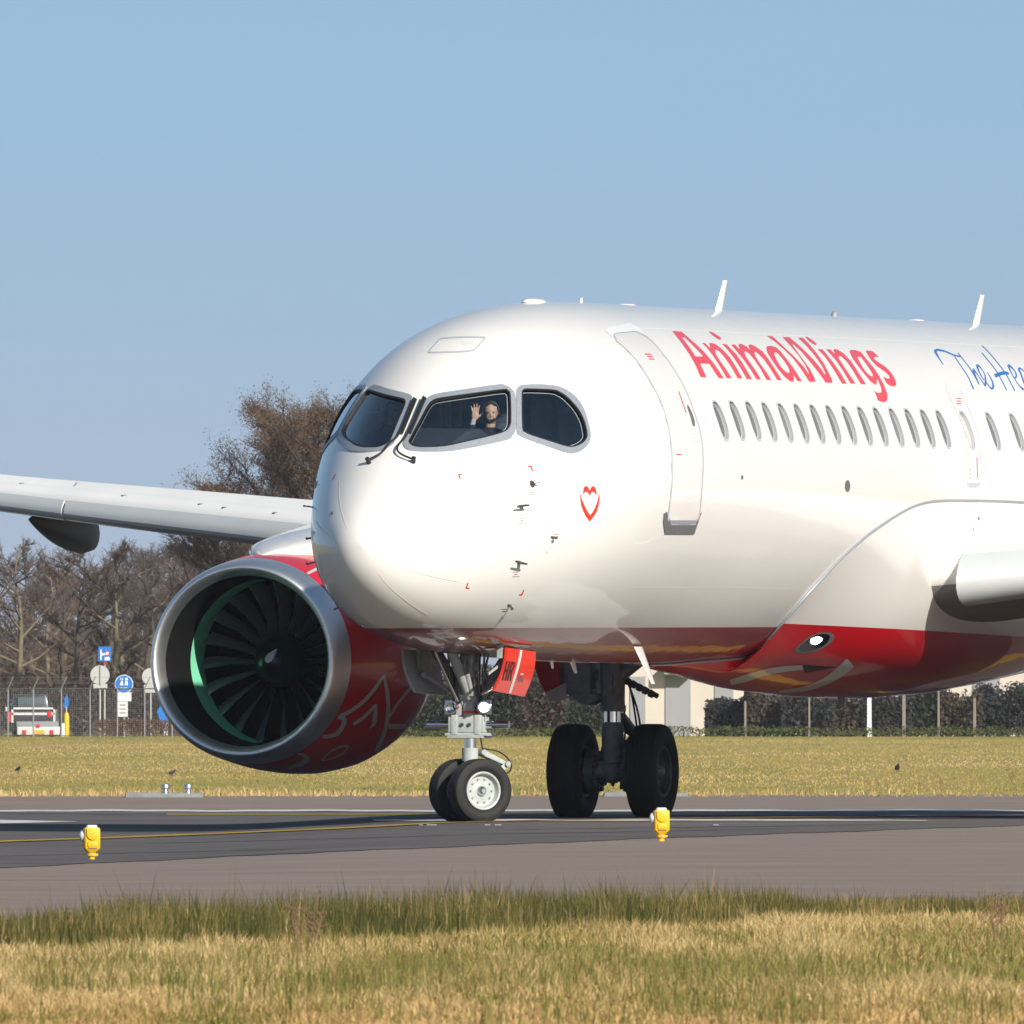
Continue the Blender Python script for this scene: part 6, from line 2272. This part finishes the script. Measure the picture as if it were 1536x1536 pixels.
for i, px in enumerate(range(560, 960, 44)):
    bare_tree(px + r_.uniform(-8, 8), 1330 + 100 * r_.random(), 985 + r_.uniform(-15, 12), r_.randrange(6), r_.uniform(0, 6), ordn(i) + ' low bare tree right of the engine, seen under the airliner nose')
# big tree that still carries brown leaves
def leafy_tree(px, D, ytop, spread, seed, label, leafy=1.0, low=0.14):
    base = at(px, 1100, D)
    z0 = gz(base.x, D)
    Ht = CAM_H + (1080 - ytop) * D / FPX - z0
    br, tw = grow(seed, Ht, spread, leafy=leafy, low=low, twig_w=0.024, nlimb=38, dens_=1.2, leafcol=[(0.17, 0.105, 0.065), (0.13, 0.085, 0.055), (0.20, 0.125, 0.075), (0.11, 0.09, 0.05), (0.17, 0.115, 0.08)], twigcol=(0.12, 0.08, 0.06))
    o = empty('leafy_tree', (base.x, D, z0 - 0.05))
    br.obj('trunk', 'bark', o, sharp=60)
    tinted('crown', *tw, 'leaf', o)
    tag(o, label, 'tree')
leafy_tree(442, 1255, 568, 5.0, 52, 'tall tree with brown leaves rising behind the cockpit, left of the nose')
leafy_tree(515, 1270, 578, 4.2, 47, 'second brown-leaved tree half hidden behind the airliner nose')
leafy_tree(345, 1262, 672, 1.9, 43, 'smaller thin tree with few brown leaves above the right wing', leafy=0.3)

def leaf_mass(name, label, cat, x0, x1, D, h, depth, cols, n, sz, kind=None, group=None, lumps=0.25, parts=True):
    r2 = np.random.default_rng(int(abs(x0) * 7 + D))
    xs = r2.uniform(x0, x1, n)
    zt = h * (1 - lumps * r2.random(n) ** 0.5 * vnoise(xs, xs * 0, 0.6, 3))
    zz = zt * r2.random(n) ** 0.6
    ys = D + r2.uniform(-depth / 2, depth / 2, n)
    g = GZ(xs, ys)
    P = np.stack([xs - (x0 + x1) / 2, ys - D, zz], -1)
    u = r2.normal(0, 1, (n, 3)); u /= np.linalg.norm(u, axis=1)[:, None]
    v = r2.normal(0, 1, (n, 3)); v /= np.linalg.norm(v, axis=1)[:, None]
    s_ = r2.uniform(0.5, 1.3, (n, 1)) * sz
    V = np.stack([P - u * s_, P + v * s_, P + u * s_], 1).reshape(-1, 3)
    F = np.arange(n * 3).reshape(-1, 3)
    cs = np.array(cols)[r2.integers(0, len(cols), n)] * r2.uniform(0.6, 1.35, (n, 1))
    o = empty(name, ((x0 + x1) / 2, D, gz((x0 + x1) / 2, D)))
    tinted('foliage', V, F, cs, 'leaf', o)
    mb = MB()
    k = max(2, int((x1 - x0) / 0.6))
    for i in range(k):
        xx = (x0 + (x1 - x0) * (i + 0.5) / k) - (x0 + x1) / 2
        mb.path([(xx, 0, -0.05), (xx + 0.05, 0, h * 0.4), (xx - 0.04, 0, h * 0.75)], [0.03, 0.025, 0.01], 5)
    mb.obj('stems', 'bark', o)
    tag(o, label, cat, group, kind)
    return o
def pxx(px, D):
    return (px - 768) * D / FPX
BEECH = [(0.17, 0.075, 0.04), (0.13, 0.06, 0.035), (0.20, 0.10, 0.055)]
MAUVE = [(0.105, 0.072, 0.066), (0.085, 0.06, 0.056), (0.125, 0.082, 0.072)]
leaf_mass('tall_hedge', 'tall reddish brown hedge running behind the wire fence', 'hedge', pxx(-120, 1262), pxx(480, 1262), 1262, 2.35, 1.6, MAUVE, 26000, 0.085, lumps=0.12)
leaf_mass('distant_wood', 'hazy mauve mass of twigs deep in the wood behind the bare trees', 'wood', pxx(-260, 1600), pxx(620, 1600), 1600, 6.3, 30.0, MAUVE, 75000, 0.16, lumps=0.5, kind='stuff')
leaf_mass('distant_wood', 'dark green wood seen under the airliner nose, left of the pale building', 'wood', pxx(470, 1400), pxx(948, 1400), 1400, 3.3, 6.0, [(0.05, 0.06, 0.045), (0.06, 0.06, 0.05), (0.08, 0.075, 0.055)], 24000, 0.16, lumps=0.4, kind='stuff')
leaf_mass('low_hedge', 'low russet beech hedge beneath the traffic signs', 'hedge', pxx(142, 1233), pxx(330, 1233), 1233, 0.72, 0.7, BEECH, 5000, 0.05, lumps=0.15)
DARK = [(0.030, 0.045, 0.030), (0.04, 0.05, 0.04), (0.055, 0.05, 0.035), (0.05, 0.06, 0.03)]
BRN = [(0.10, 0.07, 0.05), (0.08, 0.06, 0.045), (0.06, 0.055, 0.04)]
LGRN = [(0.10, 0.12, 0.035), (0.12, 0.13, 0.04), (0.07, 0.09, 0.03)]
GREY = [(0.045, 0.048, 0.05), (0.06, 0.055, 0.052), (0.05, 0.045, 0.04)]
shr = [(548, 640, 2.7, DARK), (622, 700, 2.4, DARK), (690, 790, 2.9, DARK), (775, 850, 2.5, BRN), (835, 905, 2.2, DARK), (1060, 1126, 1.6, GREY), (1118, 1182, 1.95, BRN), (1172, 1248, 1.8, GREY), (1236, 1300, 2.05, BRN), (1290, 1362, 1.85, GREY), (1352, 1416, 2.15, DARK), (1404, 1470, 2.0, BRN), (1458, 1545, 2.3, GREY), (1535, 1700, 2.2, DARK)]
where = ['at the far left under the engine', 'left of the nose gear leg', 'directly behind the nose gear leg', 'right of the nose gear leg', 'left of the main wheels', 'in front of the pale building', 'right of the pale building front', 'left of the white post', 'behind the white post', 'right of the white post', 'third from the right edge', 'second from the right edge', 'at the right edge', 'just beyond the right edge']
for (a, b, h, cs), wh in zip(shr, where):
    leaf_mass('dark_shrub', ('dark evergreen' if cs is DARK else 'brown leafless' if cs is BRN else 'blue grey') + ' shrub beyond the meadow, ' + wh, 'shrub', pxx(a, 1245), pxx(b, 1245), 1245 + r_.uniform(-6, 6), h, 2.0, cs, 7000, 0.12, lumps=0.7, group='shrubs beyond the meadow')
leaf_mass('field_edge_scrub', 'low green scrub along the far edge of the meadow', 'scrub', pxx(990, 1228), pxx(1700, 1228), 1228, 0.45, 2.0, LGRN, 5000, 0.06, lumps=0.6, kind='stuff')
leaf_mass('field_edge_scrub', 'low green scrub along the far edge of the meadow', 'scrub', pxx(540, 1228), pxx(900, 1228), 1228, 0.35, 2.0, LGRN, 2600, 0.06, lumps=0.6, kind='stuff')

# pale industrial building
pbr('wall_cream', (0.55, 0.50, 0.44), 0.8, var=0.06, scale=0.6)
pbr('wall_grey', (0.27, 0.28, 0.30), 0.7, var=0.08, scale=0.6)
pbr('wall_green', (0.20, 0.32, 0.24), 0.7)
pbr('roof_dark', (0.10, 0.10, 0.11), 0.8)
D = 1300
bx0, bx1 = pxx(935, D), pxx(1960, D)
bo = empty('industrial_building', ((bx0 + bx1) / 2, D, gz(0, D)))
def bpart(name, px0, px1, z0, z1, y, d, mat):
    a, b = pxx(px0, D) - (bx0 + bx1) / 2, pxx(px1, D) - (bx0 + bx1) / 2
    mb = MB()
    mb.box(((a + b) / 2, y + d / 2, (z0 + z1) / 2), (b - a, d, z1 - z0))
    return mb.obj(name, mat, bo)
bpart('wall', 935, 1960, -0.1, 4.6, 0, 14, 'wall_cream')
bpart('roof', 930, 1965, 4.6, 4.85, -0.2, 14.4, 'roof_dark')
for a, b in ((945, 968), (998, 1036), (1072, 1100), (1130, 1175), (1215, 1260), (1330, 1378), (1460, 1500), (1600, 1660)):
    w_ = bpart('loading_door', a, b, -0.05, 2.5, -0.06, 0.1, 'wall_grey')
bpart('canopy', 996, 1040, 2.6, 3.0, -1.0, 1.0, 'wall_green')
for a in (1140, 1180, 1220, 1300, 1420, 1480, 1540, 1580):
    bpart('window', a, a + 22, 3.2, 4.0, -0.04, 0.08, 'wall_grey')
tag(bo, 'long pale flat-roofed building behind the shrubs under the belly', 'building')

# fences
pbr('fence_grey', (0.28, 0.30, 0.31), 0.6, metal=0.4)
pbr('fence_dark', (0.06, 0.065, 0.06), 0.7)
pbr('post_concrete', (0.21, 0.185, 0.155), 0.9, var=0.2, scale=4)
pbr('post_white', (0.74, 0.74, 0.72), 0.6)
D = 1226
sc_ = FPX / D
fo = empty('wire_fence', (pxx(120, D), D, gz(0, D)))
ztop = CAM_H + (1080 - 1033) / sc_ - gz(0, D)
for i, px in enumerate((-60, -26, 12, 50, 92, 135, 176, 217, 258, 300)):
    x_ = pxx(px, D) - pxx(120, D)
    mb = MB()
    mb.tube((x_, 0, -0.1), (x_, 0, ztop), 0.028, n=8)
    mb.path([(x_, 0, ztop), (x_ + 0.22, -0.1, ztop + 0.48)], 0.022, 8)
    mb.obj('post', 'fence_grey', fo)
xa, xb = pxx(-80, D) - pxx(120, D), pxx(320, D) - pxx(120, D)
for z_, r0 in ((ztop, 0.028), (0.05, 0.015)):
    mb = MB()
    mb.tube((xa, 0, z_), (xb, 0, z_), r0, n=6)
    mb.obj('rail', 'fence_dark', fo)
mb = MB()
for i in range(22):
    z_ = ztop * (i + 1) / 23
    mb.tube((xa, 0, z_), (xb, 0, z_), 0.0035, n=3, cap=False)
for i in range(120):
    x_ = xa + (xb - xa) * i / 119
    mb.tube((x_, 0, 0), (x_, 0, ztop), 0.003, n=3, cap=False)
for z_, x_, y_ in ((ztop + .22, .1, -.045), (ztop + .45, .21, -.095)):
    mb.tube((xa + x_, y_, z_), (xb + x_, y_, z_), 0.005, n=3, cap=False)
tag(mb.obj('wire_mesh', 'fence_grey', fo), kind='stuff')
tag(fo, 'grey wire mesh fence with angled post tops before the signs', 'fence')
posts = [(1118, 1052, 3.5, 'post_concrete', 'thin concrete post in front of the pale building'), (1214, 1046, 3, 'post_concrete', 'thin concrete post left of the bright white post'), (1304, 1046, 7, 'post_white', 'bright white post under the belly'), (1356, 1042, 5.5, 'post_concrete', 'concrete post next right of the bright white post'), (1408, 1036, 3.5, 'post_concrete', 'thin concrete post, third of the right-hand posts'), (1462, 1048, 4.5, 'post_concrete', 'short concrete post near the right edge')]
for px, yt, wpx, mt, lb in posts:
    D2 = 1232
    s2 = FPX / D2
    x_ = pxx(px, D2)
    ht = CAM_H + (1080 - yt) / s2 - gz(x_, D2)
    mb = MB()
    w_ = wpx / s2
    mb.box((0, 0, ht / 2 - 0.05), (w_, w_, ht + 0.1), taper=0.85)
    mb.prism([(-w_ / 2 * .85, -w_ / 2 * .85, ht), (w_ / 2 * .85, -w_ / 2 * .85, ht), (0, -w_ / 2 * .85, ht + w_ * .3)], (0, w_ * .85, 0))
    o = mb.obj('fence_post', mt)
    o.location = (x_, D2, gz(x_, D2))
    tag(o, lb, 'post', 'posts beyond the meadow')

# traffic signs
pbr('sign_blue', (0.005, 0.17, 0.60), 0.4)
pbr('sign_back', (0.50, 0.50, 0.49), 0.5, metal=0.3)
pbr('sign_white', (0.76, 0.76, 0.75), 0.5)
pbr('sign_red', (0.62, 0.02, 0.03), 0.5)
pbr('bollard_yellow', (0.82, 0.50, 0.005), 0.5)
D = 1240
S = FPX / D
def sgn(name, px, label, top_py, cat='traffic sign'):
    x_ = pxx(px, D)
    o = empty(name, (x_, D, gz(x_, D)))
    tag(o, label, cat)
    mb = MB()
    mb.tube((0, 0.05, -0.1), (0, 0.05, CAM_H + (1080 - top_py) / S - gz(x_, D)), 0.035, n=10)
    mb.obj('pole', 'sign_back', o)
    return o
def zz(py):
    return CAM_H + (1080 - py) / S - gz(0, D)
def disc(o, name, py, rpx, mat, y=0.0, dx=0.0):
    mb = MB()
    mb.lathe([(0, 0), (0, rpx / S), (0.02, rpx / S), (0.02, 0)], (dx / S, y, zz(py)), (0, -1, 0), 28)
    return mb.obj(name, mat, o)
def plate(o, name, px0, px1, py0, py1, mat, y=0.0):
    mb = MB()
    mb.box(((px0 + px1) / 2 / S, y, zz((py0 + py1) / 2)), ((px1 - px0) / S, 0.025, (py1 - py0) / S))
    return mb.obj(name, mat, o)
o = sgn('round_sign', 150, 'left grey back of a round traffic sign', 1000)
disc(o, 'disc', 1012.5, 14.5, 'sign_back'); plate(o, 'lower_plate', -10, 11, 1026, 1034, 'sign_back')
mb = MB(); mb.tube((0, -0.03, zz(1027)), (0, -0.03, zz(999)), 0.03, n=8); mb.obj('bracket', 'fence_grey', o)
o = sgn('blue_square_sign', 157, 'square blue route sign high above the round grey sign', 972)
plate(o, 'panel', -9.5, 10, 970, 992, 'sign_blue', -0.1); plate(o, 'white_stem', -6.5, -4.5, 974, 990, 'sign_white', -0.125); plate(o, 'white_branch', -4.5, 1, 980, 983, 'sign_white', -0.125)
disc(o, 'red_ring', 980, 4, 'sign_red', -0.115, 4); disc(o, 'ring_centre', 980, 2.2, 'sign_white', -0.125, 4); plate(o, 'white_box', 0, 7.5, 985.5, 990.5, 'sign_white', -0.125); disc(o, 'red_dot', 994.5, 2, 'sign_red', -0.05, 1)
o = sgn('blue_round_sign', 186, 'round blue path sign with white figures over white plates', 1020)
disc(o, 'rim', 1026, 13.8, 'sign_white', -0.05); disc(o, 'disc', 1026, 12.8, 'sign_blue', -0.065)
for dx in (-3.6, 3.6):
    mb = MB(); mb.ball((dx / S, -0.09, zz(1018.5)), (2.2 / S, 0.01, 2.0 / S)); mb.prism([((dx - 2.6) / S, -0.09, zz(1028)), ((dx + 2.6) / S, -0.09, zz(1028)), ((dx + 1.6) / S, -0.09, zz(1021)), ((dx - 1.6) / S, -0.09, zz(1021))], (0, -0.012, 0)); mb.obj('white_figure', 'sign_white', o)
plate(o, 'white_bar', -6, 6, 1031.5, 1034, 'sign_white', -0.095)
plate(o, 'upper_plate', -9.5, 11, 1038.5, 1052, 'sign_white', -0.05); plate(o, 'lower_plate', -10, 5.5, 1052.5, 1075, 'sign_white', -0.05)
for k in range(3):
    plate(o, 'plate_print', -6, 2.5, 1056 + k * 6, 1058.5 + k * 6, 'print_grey', -0.068)
o = sgn('round_sign', 226, 'right grey back of a round traffic sign, half behind the engine', 1003)
disc(o, 'disc', 1015, 13, 'sign_back'); plate(o, 'lower_plate', -10, 9, 1027, 1039, 'sign_back')
o = sgn('blue_pennant_sign', 245, 'leaning blue board on a white post beside the engine intake', 1078)
mb = MB(); mb.prism([(-9 / S, -0.06, zz(1066)), (-4 / S, -0.06, zz(1058)), (8 / S, -0.06, zz(1082)), (-5 / S, -0.06, zz(1084))], (0, 0.03, 0)); mb.obj('board', 'sign_blue', o)
plate(o, 'white_sleeve', 1.5, 6.5, 1084, 1104, 'post_white', -0.05)
x_ = pxx(99.5, D)
o = empty('traffic_bollard', (x_, D, gz(x_, D)))
mb = MB(); mb.loft([[(a * math.cos(t), a * math.sin(t), z_) for t in [k * math.pi / 6 for k in range(12)]] for a, z_ in ((0.1, 0), (0.115, zz(1098)), (0.12, zz(1075)), (0.08, zz(1069)))]); mb.obj('yellow_body', 'bollard_yellow', o)
mb = MB(); mb.tube((0, 0, zz(1070)), (0, 0, zz(1060)), 0.03, n=8); mb.obj('neck', 'sign_back', o)
mb = MB(); mb.prism([(-3.5 / S, -0.02, zz(1060)), (0, -0.02, zz(1064)), (3.5 / S, -0.02, zz(1058)), (3 / S, -0.02, zz(1047)), (0.5 / S, -0.02, zz(1042)), (-2.5 / S, -0.02, zz(1048))], (0, 0.03, 0)); mb.obj('blue_arrow_plate', 'sign_blue', o)
tag(o, 'yellow bollard topped by a blue plate beside the pickup truck', 'bollard')
mb = MB(); mb.box((0, 0, zz(1105) + 0.25), (0.13, 0.13, 0.55), taper=0.9); mb.box((0, 0, zz(1105) + 0.53), (0.10, 0.10, 0.03)); o = mb.obj('marker_post', 'post_white'); x_ = pxx(95, 1234); o.location = (x_, 1234, gz(x_, 1234)); tag(o, 'short white marker post at the pickup truck corner', 'post')

# pickup truck seen from behind
pbr('truck_dark', (0.035, 0.04, 0.045), 0.3, coat=0.6)
pbr('truck_white', (0.66, 0.66, 0.65), 0.4, coat=0.3)
pbr('truck_glass', (0.10, 0.12, 0.13), 0.1, coat=1.0)
pbr('tail_red', (0.70, 0.01, 0.02), 0.3, coat=0.5)
pbr('plate_yellow', (0.75, 0.42, 0.02), 0.5)
D = 1236
S = FPX / D
tx = pxx(50, D)
to = empty('pickup_truck', (tx, D, gz(tx, D)))
tag(to, 'dark pickup truck with white rear frame parked behind the fence', 'truck')
def tz(py):
    return max(0.0, CAM_H + (1080 - py) / S - gz(tx, D))
def tb(name, px0, px1, py0, py1, y0, y1, mat, bev=0.0, taper=1.0):
    mb = MB()
    mb.box(((px0 + px1) / 2 / S, (y0 + y1) / 2, (tz(py0) + tz(py1)) / 2), ((px1 - px0) / S, y1 - y0, abs(tz(py0) - tz(py1))), taper=taper)
    return mb.obj(name, mat, to, bevel=bev)
tb('body', -36, 36, 1064, 1098, 0.1, 4.6, 'truck_dark', 0.06)
tb('cab', -35, 23, 1041, 1066, 1.6, 3.6, 'truck_dark', 0.10, 0.86)
tb('rear_window', -24, 16, 1046, 1062, 1.52, 1.60, 'truck_glass', 0.02)
tb('tailgate', -34, 31, 1070, 1082, 0.02, 0.12, 'truck_dark', 0.02)
tb('rail', -33, 33, 1061, 1064, 0.0, 0.1, 'truck_white')
tb('rail', -33, 32, 1069, 1072.5, 0.0, 0.1, 'truck_white')
for a in (-33, 30):
    tb('rail_post', a, a + 3, 1061, 1084, 0.0, 0.1, 'truck_white')
tb('rear_frame', -24, 40, 1090, 1102, -0.25, 0.0, 'truck_white', 0.02)
tb('rear_panel', -25, 38, 1082, 1090, -0.1, 0.05, 'wall_grey', 0.02)
for a, y0_, y1_ in ((-38.5, 1068, 1083), (21.5, 1067, 1076)):
    tb('tail_light', a, a + 5.5, y0_, y1_, -0.06, 0.04, 'tail_red', 0.01)
for a in (-16, 25, 4.5):
    tb('marker_light', a, a + 5.5, 1095 if a != 4.5 else 1086, 1101 if a != 4.5 else 1091, -0.30, -0.24, 'tail_red', 0.01)
tb('number_plate', 1, 17, 1095, 1101, -0.29, -0.25, 'plate_yellow')
tb('mirror', -43, -38, 1060, 1067, 1.9, 2.05, 'truck_white', 0.02)
for a in (-30, 24):
    for y_ in (0.9, 3.7):
        mb = MB()
        mb.lathe(tyre_prof(0.24, 0.68, 0.2), ((a + 3) / S, y_, 0.34), (1, 0, 0), 24)
        mb.lathe([(0.05, 0.2), (0.06, 0)], ((a + 3) / S, y_, 0.34), (1, 0, 0), 24)
        mb.obj('wheel', 'tyre', to)

# ================================================================ AIR
m = bpy.data.materials.new('haze')
m.use_nodes = True
MATS['haze'] = m
t = m.node_tree
t.nodes.remove(t.nodes['Principled BSDF'])
pv = t.nodes.new('ShaderNodeVolumePrincipled')
pv.inputs['Color'].default_value = (0.80, 0.86, 0.95, 1)
pv.inputs['Density'].default_value = 0.00004
t.links.new(pv.outputs['Volume'], t.nodes['Material Output'].inputs['Volume'])
mb = MB()
mb.box((0, 4200, 10.5), (19000, 10000, 24.0))
tag(mb.obj('haze', 'haze', None, smooth=False), kind='stuff')
